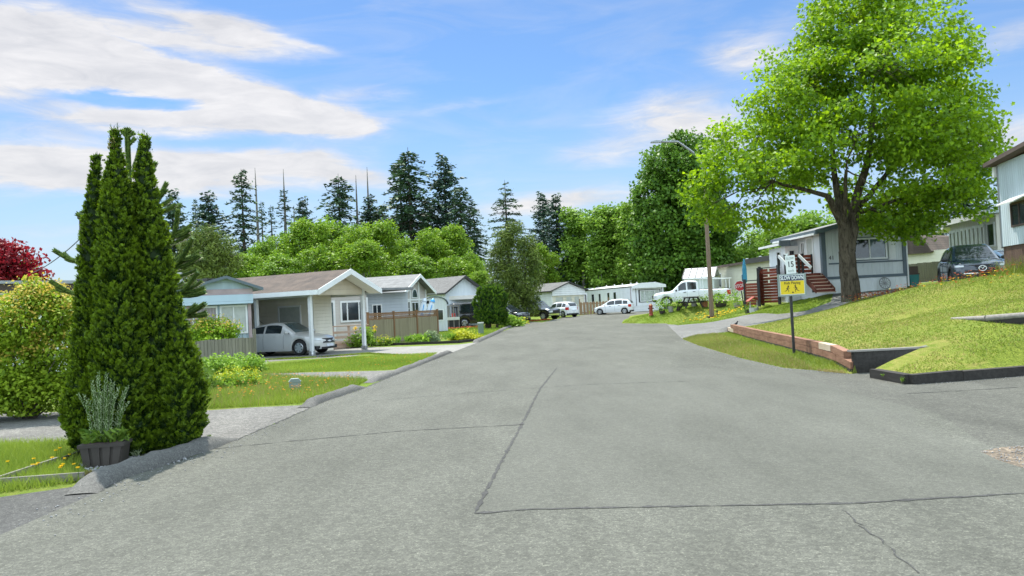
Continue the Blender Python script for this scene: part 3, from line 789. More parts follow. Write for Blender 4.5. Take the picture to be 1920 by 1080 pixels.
# woods at the back: closes the skyline gaps on the right and far left
wt = [(1405,432,96,'dark wooded tree left of the grey house roof'),(1445,428,90,'dark leafy tree right behind the grey house porch'),(1485,408,88,'shaded leafy tree behind the maple branches'),(1370,455,96,'dark tree between the tall dense tree and the long cream home'),(1525,398,92,'shaded tree behind the grey house roof left half'),(1650,395,80,'light leafy tree over the grey house roof peak'),(1710,400,78,'light green tree over the small brown roof'),(1600,405,86,'leafy tree right behind the maple trunk'),(1850,440,80,'leafy tree behind the sunroom flue pipe')]
WD = None
for i, (px, py, D, lab) in enumerate(wt):
    top = P(px, py, D); z0 = tz(top[0], D); h = top[2] - z0
    light = i in (5, 6)
    if WD is None:
        lb = []
        for k in range(12):
            a = random.uniform(0, 6.28); f = random.uniform(.12, .88); q = 3.0 * (1 - f * .6)
            lb.append((math.cos(a)*q*.8, math.sin(a)*q*.8, 10*f, random.uniform(1.5, 2.3), random.uniform(1.5, 2.3), random.uniform(1.0, 1.7)))
        t = WD = leafy('woodland_tree', lab, (top[0], D, z0), lb, MT['alder_b'], MT['bark_grey'], 420, 26, .36, .45, 'woodland trees behind the right hand homes', .16, None, .55, .7, .7, True, 'tree', .4, 'quad', .5, .08)
    elif light: t = copy_tree(ALM[i % 3]); t['label'] = lab; t['group'] = 'woodland trees behind the right hand homes'; t.location = (top[0], D, z0); t.name = 'woodland_tree'
    else: t = copy_tree(WD); t['label'] = lab; t.location = (top[0], D, z0); t.rotation_euler = (0, 0, 1.3 * i)
    t.scale = (h/10*1.25, h/10*1.25, h/10)
# drooping cedar behind the sunroom
for (px, py, D, k, lab, wd) in [(1800,262,60,'hemlock','large drooping conifer behind the maple right side','1.25'),(1745,330,66,'hemlock','drooping conifer beside the small brown roofed house','1.2')]:
    t = con_tree(k, px, py, D, lab, 0, float(wd)); t['group'] = 'drooping conifers on the right'

# pine in front of the belt (centre)
pD = 74.0; p0 = gxt(985, pD)
leafy('pine_tree', 'upright dark pine with bottle brush foliage beside the kerb', p0, pxlobes(p0, pD, [(962,435,16,22),(945,455,26,22),(985,462,24,22),(930,495,18,28),(962,500,34,32),(1000,500,20,30),(940,535,26,28),(985,540,32,28),(965,568,32,20),(1000,570,16,16),(930,470,10,16)]),
      MT['pine'], MT['bark_dark'], 520, 34, .34, .24, None, .22, None, .35, 1.3, .22, True, 'tree', .1, 'quad', .7, .12)
# dark pine behind the blue home
qD = 62.0; q0 = P(385, 620, qD); q0[2] = tz(q0[0], qD)
leafy('pine_tree', 'rounded dark pine behind the blue mobile home', q0, pxlobes(q0, qD, [(385,445,30,18),(360,465,28,20),(415,465,32,22),(385,485,46,24),(430,490,24,18),(350,495,26,22),(390,515,50,20)]),
      MT['pine'], MT['bark_dark'], 360, 34, .34, .24, None, .25, None, .4, 1.2, .22, True, 'tree', .1, 'quad', .7, .1)
# ------------------------------------------------------------------ vehicles
VM = {
 'tyre': paint('tyre_rubber', (.018, .018, .018), .85), 'rim': paint('alloy_rim', (.55, .56, .58), .28, .05, metal=.9), 'rim_dark': paint('dark_rim', (.05, .05, .055), .35, .05, metal=.6),
 'glass': glassy('car_glass', (.012, .017, .02)), 'glass_b': glassy('car_glass_light', (.05, .075, .085)),
 'black': paint('black_trim', (.015, .015, .016), .55), 'chrome': paint('chrome', (.7, .7, .7), .12, .03, metal=1.0),
 'lamp': glassy('headlamp', (.55, .58, .60), .08, .15), 'amber': glassy('amber_lens', (.75, .25, .01), .15, .1), 'red': glassy('tail_lens', (.45, .012, .012), .12, .15), 'plate': paint('plate_white', (.6, .62, .68), .4, .03),
 'silver': paint('silver_paint', (.50, .50, .49), .32, .03, metal=.2, coat=.7), 'white': paint('white_car_paint', (.70, .71, .72), .35, .03, coat=.6), 'blackp': paint('black_car_paint', (.010, .012, .016), .12, .1, coat=1.0),
 'navy': paint('dark_blue_car_paint', (.016, .026, .042), .12, .1, coat=1.0), 'pale': paint('pale_blue_car_paint', (.30, .42, .58), .3, .04, coat=.6), 'vanbrown': paint('dark_van_paint', (.022, .021, .020), .2, .1, coat=.8),
}
def car(label, loc, heading, sp, group=None, name='parked_car', cat='car'):
    """x forward, y to the left, z up; sp: L,W,r,xf,xr,sill, belt=[(x,z)], roof=[(x,z)] rear to front, paint"""
    t = thing(name, label, cat, loc, math.atan2(heading[1], heading[0]), group)
    Lh = sp['L'] / 2; W = sp['W'] / 2; r = sp['r']; xf, xr = sp['xf'], sp['xr']; sill = sp['sill']; pm = VM[sp['paint']]
    x0 = Lh - sp.get('nose', .55); pe, qe = 2.3, 2.3
    def plan(x):
        u = np.clip((abs(x) - x0) / (Lh - x0), 0, 1); return W * (1 - u ** pe) ** (1 / qe) * (1 - .05 * np.clip(abs(x) / Lh, 0, 1) ** 2)
    def xplan(y): return x0 + (Lh - x0) * (max(0, 1 - (abs(y) / W * 1.03) ** qe)) ** (1 / pe)
    bx, bz = zip(*sp['belt'])
    belt = lambda x: float(np.interp(x, bx, bz))
    ar = r * 1.16
    xs = set(np.linspace(-Lh, Lh, 49).tolist())
    for c in (xf, xr): xs |= set((c + ar * np.cos(np.linspace(0, PI, 15))).tolist()) | {c - ar - .004, c + ar + .004}
    for e in (-1, 1): xs |= set((e * (x0 + (Lh - x0) * np.sin(np.linspace(0, PI/2, 9)))).tolist())
    xs = sorted(x for x in xs if -Lh <= x <= Lh); secs = []
    for x in xs:
        w = max(plan(x), .02); zt = belt(x); zb = sill
        u = np.clip((abs(x) - x0) / (Lh - x0), 0, 1); zb += .07 * u ** 2
        for c in (xf, xr):
            d = abs(x - c)
            if d < ar: zb = max(zb, r + math.sqrt(max(0, ar * ar - d * d)))
        cr = sp.get('crown', .05)
        zb = min(zb, zt - .05)
        secs.append([(x, w*.955, zb), (x, w*.985, zb + .16*(zt-zb)), (x, w, zb + .5*(zt-zb)), (x, w*.985, zb + .8*(zt-zb)), (x, w*.945, zt - .035), (x, w*.86, zt + .005), (x, w*.45, zt + cr*.8), (x, 0, zt + cr)])
    mb = MB(); nsec = len(secs); k = 8
    for s in (1, -1):
        V = [(p[0], p[1]*s, p[2]) for q in secs for p in q]
        F = [(i*k+j, (i+1)*k+j, (i+1)*k+j+1, i*k+j+1) for i in range(nsec-1) for j in range(k-1)]
        mb.add(V, F)
    mb.build('body', pm, t, True)
    mb = MB(); mb.box(-Lh*.93, Lh*.93, -W*.86, W*.86, sill + .03, min(bz) - .12); 
    for c in (xf, xr): pass
    mb.build('underbody', VM['black'], t)
    # greenhouse
    rx, rz = zip(*sp['roof']); roof = lambda x: float(np.interp(x, rx, rz))
    tum = sp.get('tumble', .76)
    def S(x, q):          # q 0..1 side, 1..2 roof edge to centre
        zb = belt(x) - .02; zr = max(roof(x), zb + .01); wb = min(plan(x) * .90, W * .9); h = zr - zb; f = h / (max(rz) - zb + 1e-6)
        wt = wb * (1 - (1 - tum) * f)
        if q <= 1: return Vector((x, wb + (wt - wb) * q, zb + (h - min(.05, h*.5)) * q))
        a = q - 1; return Vector((x, wt * (1 - a) if a > .12 else wt - wt*.12*a/.12, zb + h - min(.05, h*.5) * max(0, 1 - a / .14) + .02 * math.sin(a * PI / 2)))
    gx_ = sorted(set(np.linspace(rx[0], rx[-1], 40).tolist() + list(rx))); qs = [0, .5, 1, 1.06, 1.14, 1.4, 1.7, 2]
    mb = MB()
    for s in (1, -1):
        V = [];
        for x in gx_:
            for q in qs: p = S(x, q); V.append((p.x, p.y * s, p.z))
        n = len(qs); mb.add(V, [(i*n+j, (i+1)*n+j, (i+1)*n+j+1, i*n+j+1) for i in range(len(gx_)-1) for j in range(n-1)])
    mb.build('cabin', VM[sp.get('roofpaint', sp['paint'])], t, True)
    def patch(nm, mat, xa, xb, qa, qb, off=.008, both=True, nx=10, nq=6, slope=0):
        for s in ((1, -1) if both else (1,)):
            V = []; m = MB()
            for i in range(nx + 1):
                for j in range(nq + 1):
                    x = xa + (xb - xa) * i / nx; q = qa + (qb - qa) * j / nq
                    x += slope * (q - qa) / (qb - qa) * (1 if True else 0)
                    p = S(x, q); e = .01; du = S(x + e, q) - S(x - e, q); dv = S(x, q + .01) - S(x, q - .01); nn = du.cross(dv)
                    if nn.length > 0: nn.normalize()
                    if nn.y < 0 and q <= 1: nn = -nn
                    if q > 1 and nn.z < 0: nn = -nn
                    p = p + nn * off; V.append((p.x, p.y * s, p.z))
            m.add(V, [(i*(nq+1)+j, (i+1)*(nq+1)+j, (i+1)*(nq+1)+j+1, i*(nq+1)+j+1) for i in range(nx) for j in range(nq)])
            m.build(nm, mat, t, True)
    g = VM[sp.get('glass', 'glass')]
    for (xa, xb, sl) in sp['side']: patch('side_window', g, xa, xb, .12, .90, slope=sl)
    # windscreen / rear window wrap both halves
    def screen(nm, xa, xb):
        m = MB(); V = []; ys = [1.16 + .84 * i / 6 for i in range(7)]; ys = [(q, 1) for q in ys] + [(q, -1) for q in reversed(ys[:-1])]
        xs2 = [xa + (xb - xa) * i / 8 for i in range(9)]
        for x in xs2:
            for q, s in ys:
                p = S(x, q); d = S(x + .02, q) - S(x - .02, q); nn = Vector((-d.z, 0, d.x)).normalized()
                if nn.z < 0: nn = -nn
                p = p + nn * .01; V.append((p.x, p.y * s, p.z))
        n = len(ys); m.add(V, [(i*n+j, (i+1)*n+j, (i+1)*n+j+1, i*n+j+1) for i in range(8) for j in range(n-1)])
        m.build(nm, VM[sp.get('wsglass', sp.get('glass', 'glass'))], t, True)
    screen('windscreen', *sp['ws'])
    if sp.get('rs'): screen('rear_window', *sp['rs'])
    # wheels
    tw = sp.get('tw', .22)
    for c in (xf, xr):
        for s in (1, -1):
            y = s * (W - tw / 2 - .025); m = MB()
            m.lathe([(.01, -tw/2 + .02), (r*.62, -tw/2), (r*.93, -tw/2), (r, -tw/2+.03), (r, tw/2-.03), (r*.93, tw/2), (r*.64, tw/2 - .01), (r*.62, tw/2 - .07), (.01, tw/2 - .07)], 26, (0, 0, 0), 'y')
            wh = m.build('wheel', VM['tyre'], t, True); wh.location = (c, y, r)
            m = MB(); m.lathe([(r*.66, -.02), (r*.66, .05), (r*.60, .06), (r*.57, .02)], 26, (0, 0, 0), 'y')
            ns = sp.get('spokes', 5)
            for a in range(ns):
                th = 2*PI*a/ns
                for da in ((-.16, .16) if ns > 5 else (-.2, .2)):
                    m.bar((.10*r*math.cos(th), .045, .10*r*math.sin(th)), (r*.62*math.cos(th+da), .05, r*.62*math.sin(th+da)), .05*r/.33, .03, (0, 1, 0))
            m.lathe([(0.001, .07), (r*.14, .065), (r*.16, .03)], 12, (0, 0, 0), 'y')
            rm = m.build('rim', VM[sp.get('rim', 'rim')], wh); rm.location = (0, s * (tw/2 - .045), 0); rm.scale = (1, s, 1)
    # wheel arch liners hide the hollow body
    for c in (xf, xr):
        for s in (1, -1):
            m = MB(); m.box(c - ar*.98, c + ar*.98, s*(W*.30) if s > 0 else -W*.66, s*(W*.66) if s > 0 else -W*.30, sill, r + ar*.96)
            m.build('arch_liner', VM['black'], t)
    if sp.get('cladding'):
        for c in (xf, xr):
            for s in (1, -1):
                m = MB(); V = []; a = np.linspace(-.12, PI + .12, 17)
                for th in a:
                    for rad, y in ((ar*.98, W*.965), (ar*.99, W*1.012), (ar*1.17, W*1.006), (ar*1.2, W*.975)):
                        x = c + rad*math.cos(th); V.append((x, s*min(y, plan(x)/W*y + .01) , max(sill, r + rad*math.sin(th))))
                m.add(V, [(i*4+j, (i+1)*4+j, (i+1)*4+j+1, i*4+j+1) for i in range(16) for j in range(3)]); m.build('arch_trim', VM['black'], t, True)
    def face(nm, mat, y0, y1, za, zb_, off=.012, front=True, parent=None, n=8, tilt=0.0, lift0=0, lift1=0):
        V = []; m = MB()
        for i in range(n + 1):
            y = y0 + (y1 - y0) * i / n; f = i / n
            for z, o in ((za, 0), (zb_, tilt)):
                x = xplan(y) * (1 if front else -1) + (off + o) * (1 if front else -1)
                V.append((x, y, z + (lift0 * (1 - f) + lift1 * f if z == zb_ else 0)))
        k = len(V); V += [(p[0] - (.05 if front else -.05), p[1], p[2]) for p in V]
        F = [(2*i, 2*i+2, 2*i+3, 2*i+1) for i in range(n)] + [(k+2*i, k+2*i+1, k+2*i+3, k+2*i+2) for i in range(n)] + [(2*i, k+2*i, k+2*i+2, 2*i+2) for i in range(n)] + [(2*i+1, 2*i+3, k+2*i+3, k+2*i+1) for i in range(n)] + [(0, 1, k+1, k), (2*n, k+2*n, k+2*n+1, 2*n+1)]
        m.add(V, F); return m.build(nm, mat, parent or t)
    for (nm, mat, y0, y1, za, zb_, kw) in sp.get('faces', []):
        for s in ((1, -1) if y0 > 0.0 and kw.get('mirror', True) else (1,)):
            q = {a: b for a, b in kw.items() if a != 'mirror'}
            face(nm, VM[mat], s * y0, s * y1, za, zb_, **q)
    # mirrors, handles, door seams
    mx, mz = sp.get('mirror', (sp['ws'][1] - .25, belt(sp['ws'][1]) + .08))
    for s in (1, -1):
        m = MB(); m.lathe([(.001, -.05), (.07, -.045), (.095, 0), (.09, .05), (.001, .09)], 10, (0, 0, 0), 'x')
        o = m.build('mirror', VM[sp.get('mirpaint', sp['paint'])], t, True); o.location = (mx, s * (W + .09), mz); o.scale = (1, 1.25, .8)
        m = MB(); m.bar((mx, s * W * .86, mz - .05), (mx, s * (W + .06), mz), .04, .03); m.build('mirror_arm', VM['black'], t)
    for hx in sp.get('handles', []):
        for s in (1, -1):
            m = MB(); m.box(hx - .09, hx + .09, min(s*W*.965, s*(W*.985+.02)), max(s*W*.965, s*(W*.985+.02)), belt(hx) - .12, belt(hx) - .085); m.build('door_handle', VM[sp.get('handlep', sp['paint'])], t)
    for dx in sp.get('seams', []):
        for s in (1, -1):
            m = MB(); zt = belt(dx) - .04
            pts = [(dx, s*(W*.985+.003), sill+.12), (dx, s*(W+.003), sill + .5*(zt-sill)), (dx, s*(W*.985+.004), sill+.8*(zt-sill)), (dx, s*(W*.945+.004), zt)]
            m.tube(pts, .006, 4); m.build('door_seam', VM['black'], t)
    return t
def at_ground(px, D): return gxt(px, D)
SEDAN = dict(L=4.85, W=1.84, r=.335, xf=1.42, xr=-1.43, sill=.20, paint='silver', nose=.75, crown=.06,
    belt=[(-2.43,.62),(-2.40,.86),(-2.2,.98),(-1.5,1.0),(0,.965),(.85,.95),(1.05,.945),(1.7,.86),(2.15,.76),(2.36,.64),(2.43,.5)],
    roof=[(-2.0,1.0),(-1.5,1.20),(-.9,1.38),(-.2,1.46),(.2,1.45),(.45,1.38),(.9,1.12),(1.15,.96)], ws=(.36,1.10), rs=(-1.85,-1.05), wsglass='glass_b', tumble=.72,
    side=[(-1.5,-.52,.0),(-.42,.42,.0)], handles=[-.75,.15], seams=[-.47,.62], spokes=7,
    faces=[('grille','black',-.42,.42,.50,.70,{'tilt':-.06}),('headlight','lamp',.50,.82,.63,.71,{'tilt':-.05,'lift1':.03}),('bumper_vent','black',-.5,.5,.24,.33,{}),('fog_lamp','black',.58,.80,.28,.38,{}),('number_plate','plate',-.24,.24,.34,.46,{'off':.03}),('tail_light','red',.45,.85,.74,.88,{'front':False})])
SUV = dict(L=4.55, W=1.84, r=.36, xf=1.33, xr=-1.37, sill=.26, paint='navy', nose=.62, crown=.06, cladding=True, rim='rim_dark', spokes=5,
    belt=[(-2.275,.6),(-2.25,1.0),(-2.1,1.10),(-1,1.10),(.6,1.04),(1.0,1.03),(1.6,.98),(2.0,.92),(2.22,.80),(2.275,.6)],
    roof=[(-2.15,1.1),(-1.95,1.36),(-1.6,1.56),(-1.0,1.65),(-.2,1.68),(.15,1.66),(.4,1.58),(.85,1.28),(1.15,1.05)], ws=(.30,1.08), rs=(-2.08,-1.65), tumble=.74, mirpaint='black',
    side=[(-1.85,-1.25,.0),(-1.15,-.35,.0),(-.27,.5,.0)], handles=[-.8,.2], seams=[-.32,.72,-1.2],
    faces=[('grille','black',-.56,.56,.55,.84,{'tilt':-.05}),('grille_trim','chrome',-.60,.60,.515,.545,{'off':.03}),('headlight','lamp',.58,.84,.775,.835,{'tilt':-.03,'lift1':.02}),('bumper_vent','black',-.55,.55,.32,.46,{}),('tail_light','red',.5,.86,.9,1.02,{'front':False})])
HATCH = dict(L=4.0, W=1.72, r=.31, xf=1.27, xr=-1.25, sill=.22, paint='white', nose=.5, crown=.05,
    belt=[(-2.0,.5),(-1.98,.86),(-1.9,.98),(-1,1.0),(.6,.93),(1.0,.92),(1.5,.82),(1.85,.72),(2.0,.5)],
    roof=[(-1.95,.98),(-1.78,1.28),(-1.5,1.44),(-.8,1.52),(-.1,1.51),(.25,1.44),(.8,1.12),(1.1,.94)], ws=(.18,1.02), rs=(-1.90,-1.56), tumble=.76, handlep='black',
    side=[(-1.55,-1.1,.0),(-1.0,-.3,.0),(-.22,.5,.0)], handles=[-.7,.2], seams=[-.27,.68], spokes=5,
    faces=[('tail_light','red',.58,.80,.72,.98,{'front':False}),('number_plate','plate',-.22,.22,.62,.72,{'front':False,'off':.03}),('bumper_trim','black',-.6,.6,.28,.40,{'front':False}),('headlight','lamp',.45,.75,.62,.75,{}),('grille','black',-.4,.4,.38,.56,{})])
PICK = dict(L=5.6, W=1.92, r=.37, xf=1.85, xr=-1.70, sill=.36, paint='white', nose=.42, crown=.05, tw=.25, rim='rim',
    belt=[(-2.8,.6),(-2.78,1.14),(-.32,1.16),(-.30,1.14),(.9,1.12),(1.25,1.10),(2.1,1.06),(2.55,.98),(2.75,.86),(2.8,.6)],
    roof=[(-.42,1.13),(-.40,1.70),(-.30,1.80),(.3,1.86),(.62,1.82),(.78,1.74),(1.2,1.36),(1.5,1.10)], ws=(.74,1.40), rs=None, tumble=.80, handlep='black', mirpaint='black',
    side=[(-.28,.34,.0),(.44,.98,.0)], handles=[-.1,.55], seams=[.39,1.25,-.42], spokes=6,
    faces=[('grille','black',-.5,.5,.62,.88,{}),('headlight','lamp',.55,.86,.70,.86,{}),('bumper','chrome',-.9,.9,.42,.58,{'off':.06}),('tail_light','red',.76,.93,.72,1.05,{'front':False,'off':.02}),('rear_bumper','chrome',-.85,.85,.46,.60,{'front':False,'off':.06})])
BPICK = dict(PICK, paint='blackp', rim='rim')
VAN = dict(L=5.3, W=1.98, r=.37, xf=1.75, xr=-1.55, sill=.30, paint='vanbrown', nose=.35, crown=.03,
    belt=[(-2.65,.7),(-2.62,1.12),(1.2,1.12),(1.6,1.08),(2.3,1.0),(2.6,.85),(2.65,.6)], roof=[(-2.62,1.12),(-2.58,1.92),(-2.3,2.0),(.6,2.0),(.9,1.92),(1.5,1.35),(1.75,1.08)], ws=(.95,1.62), rs=None, tumble=.88,
    side=[(-2.45,-1.0,.0),(-.9,.2,.0),(.3,.95,.0)], handles=[.3], seams=[.25,1.2], faces=[('tail_light','red',.80,.99,.70,1.20,{'front':False,'off':.02}),('grille','black',-.5,.5,.6,.85,{}),('headlight','lamp',.55,.86,.70,.86,{})])

# silver sedan under the carport: nose to the right and toward the street
q = gxt(541, 35.6); sed = car('silver sedan parked nose out under the beige carport', (q[0] - .15, 35.6, q[2] + .01), (.93, -.36), SEDAN)
sed.scale = (.98, .98, .98)
m = MB(); m.tube([(-1.2, .1, 1.44), (-1.45, .1, 1.62)], .008, 4); m.build('aerial', VM['black'], sed)
# dark SUV on the right
q = gxt(1812, 32.0); suv = car('dark blue compact suv with black wheel arches on the right hand driveway', (18.0, 31.4, tz(17.7, 31.0) + .02), (-.34, -.94), SUV, name='parked_suv', cat='car')
# emblem in the grille: an oval ring with a wing
m = MB()
ring = [(0.0, .125*math.cos(a), .095*math.sin(a)) for a in np.linspace(0, 2*PI, 25)]
m.tube(ring, .012, 6, False); m.tube([(0, -.11, .035), (0, -.045, .045), (0, 0, -.03), (0, .045, .045), (0, .11, .035)], .012, 6)
e = m.build('emblem', VM['chrome'], suv, True); e.location = (2.275 + .045, 0, .70)
car('pale blue vehicle mostly hidden behind the dark suv beside the metal clad home', (21.6, 35.2, tz(21.6, 35)), (.3, -.95), dict(HATCH, paint='pale'), name='parked_car')
# white hatchbacks across the street
q = gxt(1051, 79); car('white hatchback with rear toward the street beside the black pickup', (q[0], 79, q[2]), (-.62, .78), HATCH, 'white hatchbacks')
q = gxt(1153, 80); car('white hatchback parked along the picket fence before the mobile home', (q[0], 80.5, q[2]), (-.93, .36), dict(HATCH, rim='rim'), 'white hatchbacks')
# white pickup
q = gxt(1298, 57.5); pk = car('white pickup truck with ladder rack behind the picnic table', (q[0] + .1, 58.0, q[2] + .0), (-.98, .12), PICK, name='pickup_truck', cat='truck')
m = MB()
for s in (-1, 1):
    m.tube([(-2.6, s*.86, 1.15), (-2.6, s*.86, 1.86)], .03, 6); m.tube([(-.75, s*.86, 1.15), (-.75, s*.86, 1.98)], .03, 6); m.tube([(-2.75, s*.86, 1.86), (-.3, s*.86, 1.98), (.5, s*.7, 2.02)], .03, 6)
for x, z in ((-2.6, 1.88), (-.75, 1.98)): m.tube([(x, -.9, z), (x, .9, z)], .03, 6)
m.build('ladder_rack', VM['white'], pk, True)
m = MB(); m.box(-2.72, -.46, -.78, .78, 1.165, 1.2); m.build('bed_opening', VM['black'], pk)
# black pickup & black suv & van left
q = gxt(1010, 76); car('black pickup truck facing the street beside the white hatchback', (q[0] - .4, 76.5, q[2]), (.75, -.66), BPICK, name='pickup_truck', cat='truck')
q = gxt(955, 69); car('black suv with headlights showing between round cedar and pine', (q[0] - .3, 69.5, q[2]), (.80, -.60), dict(SUV, paint='blackp', cladding=False, rim='rim'), name='parked_suv')
q = gxt(889, 65); van = car('dark brown van with red tail light behind the trimmed round cedar', (q[0] + .55, 66, q[2]), (.97, .22), VAN, name='parked_van', cat='van')
# ------------------------------------------------------------------ buildings
HM = {
 'blue_rib': siding('blue_ribbed_siding', (.33, .42, .48), .18, 'x', .03), 'blue_lap': siding('blue_lap_siding', (.38, .49, .56), .30, 'z', .02), 'mauve': paint('faded_mauve_trim', (.36, .28, .29), .7, .15),
 'blue_gable': siding('weathered_blue_gable', (.30, .38, .42), .35, 'z', .02, .2),
 'beige_lap': siding('beige_lap_siding', (.60, .52, .40), .20, 'z', .03), 'beige_grey': siding('beige_grey_siding', (.72, .67, .56), .16, 'z', .03), 'taupe_lap': siding('taupe_siding', (.45, .41, .36), .16, 'z', .03),
 'grey_lap': siding('grey_lap_siding', (.36, .39, .41), .17, 'z', .03), 'grey_rib': siding('grey_vertical_siding', (.54, .57, .59), .22, 'x', .02), 'light_rib': siding('pale_vertical_siding', (.56, .60, .63), .30, 'x', .02),
 'white_lap': siding('white_lap_siding', (.62, .63, .62), .22, 'z', .02), 'white_rib': siding('white_vertical_siding', (.70, .72, .74), .30, 'x', .015), 'cream': siding('cream_siding', (.56, .53, .42), .25, 'z', .02), 'cream_rib': siding('cream_rib_siding', (.54, .52, .44), .3, 'x', .02),
 'metal_rib': siding('ribbed_metal_cladding', (.42, .49, .53), .16, 'x', .035, .12, .45), 'white': paint('white_trim', (.66, .67, .67), .5, .05), 'offwhite': paint('offwhite_trim', (.52, .53, .50), .6, .08),
 'slate': paint('slate_trim', (.10, .13, .155), .6, .1), 'dark': paint('dark_trim', (.035, .034, .033), .6, .15), 'brown_fascia': paint('brown_fascia', (.07, .05, .042), .8, .2),
 'roof_brown': siding('brown_shingles', (.062, .044, .033), .16, 'z', .03, .42, .95), 'roof_grey': siding('grey_shingles', (.16, .16, .16), .16, 'z', .03, .2, .95), 'roof_dark': siding('dark_shingles', (.10, .098, .095), .16, 'z', .03, .2, .95),
 'roof_metal': siding('pale_metal_roof', (.50, .58, .62), .4, 'x', .03, .08, .35), 'roof_white': siding('white_metal_roof', (.60, .62, .62), .5, 'x', .04, .1, .4), 'soffit': paint('soffit', (.70, .67, .60), .7, .06),
 'pane': glassy('window_pane', (.020, .026, .03)), 'pane_b': glassy('window_pane_blue', (.05, .08, .09)), 'curtain': paint('curtain_behind_glass', (.38, .40, .37), .35, .12, 5, spec=.7), 'lace': paint('lace_behind_glass', (.36, .40, .37), .3, .4, 9, spec=.7), 'blind': siding('vertical_blind', (.33, .29, .30), .12, 'x', .03),
 'redwood': wood('red_stained_wood', (.13, .030, .018), (.26, .070, .042), 1, 'x'), 'redwood_d': wood('dark_red_wood', (.07, .022, .016), (.15, .05, .035), 1, 'x'),
 'timber': wood('red_brown_timber', (.13, .062, .038), (.29, .16, .105), 1, 'y'), 'timber_pale': wood('fresh_pale_timber', (.36, .28, .20), (.50, .41, .31), 1, 'y'), 'timber_dark': wood('black_stained_timber', (.018, .016, .014), (.05, .045, .04), 1, 'y'),  # timber_dark: near-black tone with grain
 'fence': wood('weathered_fence_boards', (.15, .14, .11), (.27, .25, .20), 1, 'z', .9, .14), 'fence_tan': wood('tan_fence_boards', (.19, .16, .11), (.30, .26, .185), 1, 'z', .9, .13), 'fence_brown': wood('brown_fence_frame', (.16, .085, .045), (.28, .16, .09), 1, 'z'), 'fence_brown_b': wood('brown_picket', (.20, .13, .07), (.34, .23, .14), 1, 'z'),
 'deckwood': wood('pink_grey_deck_wood', (.34, .24, .18), (.52, .40, .32), 1, 'x'), 'log': wood('grey_log', (.12, .11, .10), (.27, .25, .225), 1, 'x'), 'skirt_brown': wood('brown_board_skirt', (.055, .035, .028), (.13, .085, .065), 1, 'z', .9, .15),
 'pole': wood('brown_pole_wood', (.12, .080, .055), (.27, .20, .15), .5, 'z'), 'galv': paint('galvanised_metal', (.30, .31, .32), .4, .12, metal=.7), 'boxgreen': paint('green_cabinet_paint', (.16, .21, .155), .6, .1), 'boxgrey': paint('green_grey_plastic', (.20, .245, .225), .6, .1),
 'black': paint('black_paint', (.018, .018, .019), .5, .2), 'teal': paint('teal_bin', (.02, .16, .17), .5, .1), 'planter': paint('dark_brown_planter', (.045, .037, .032), .7, .25), 'terracotta': paint('terracotta', (.28, .12, .06), .8, .2), 'potgrey': paint('grey_pot', (.30, .29, .27), .8, .1),
 'signwhite': paint('sign_white', (.62, .66, .64), .45, .03), 'signblue': paint('sign_navy', (.012, .022, .07), .45, .05), 'signyellow': paint('sign_yellow', (.62, .46, .008), .45, .04), 'signred': paint('stop_red', (.42, .018, .022), .4, .08), 'ink': paint('sign_ink', (.008, .008, .009), .6, .05), 'hydrant': paint('faded_red_paint', (.28, .055, .035), .6, .2), 'lampred': paint('yellowish_wood_ornament', (.45, .30, .12), .6, .1),
 'kayak_w': paint('kayak_white', (.60, .66, .72), .3, .05), 'kayak_b': paint('kayak_blue', (.03, .28, .62), .3, .1), 'umb': paint('blue_canvas', (.03, .18, .30), .8, .2), 'canvas': paint('white_canvas', (.66, .62, .57), .8, .06), 'steel': paint('bright_flue_steel', (.55, .56, .57), .2, .05, metal=.95), 'stone': paint('grey_stone', (.25, .25, .25), .85, .3),
}
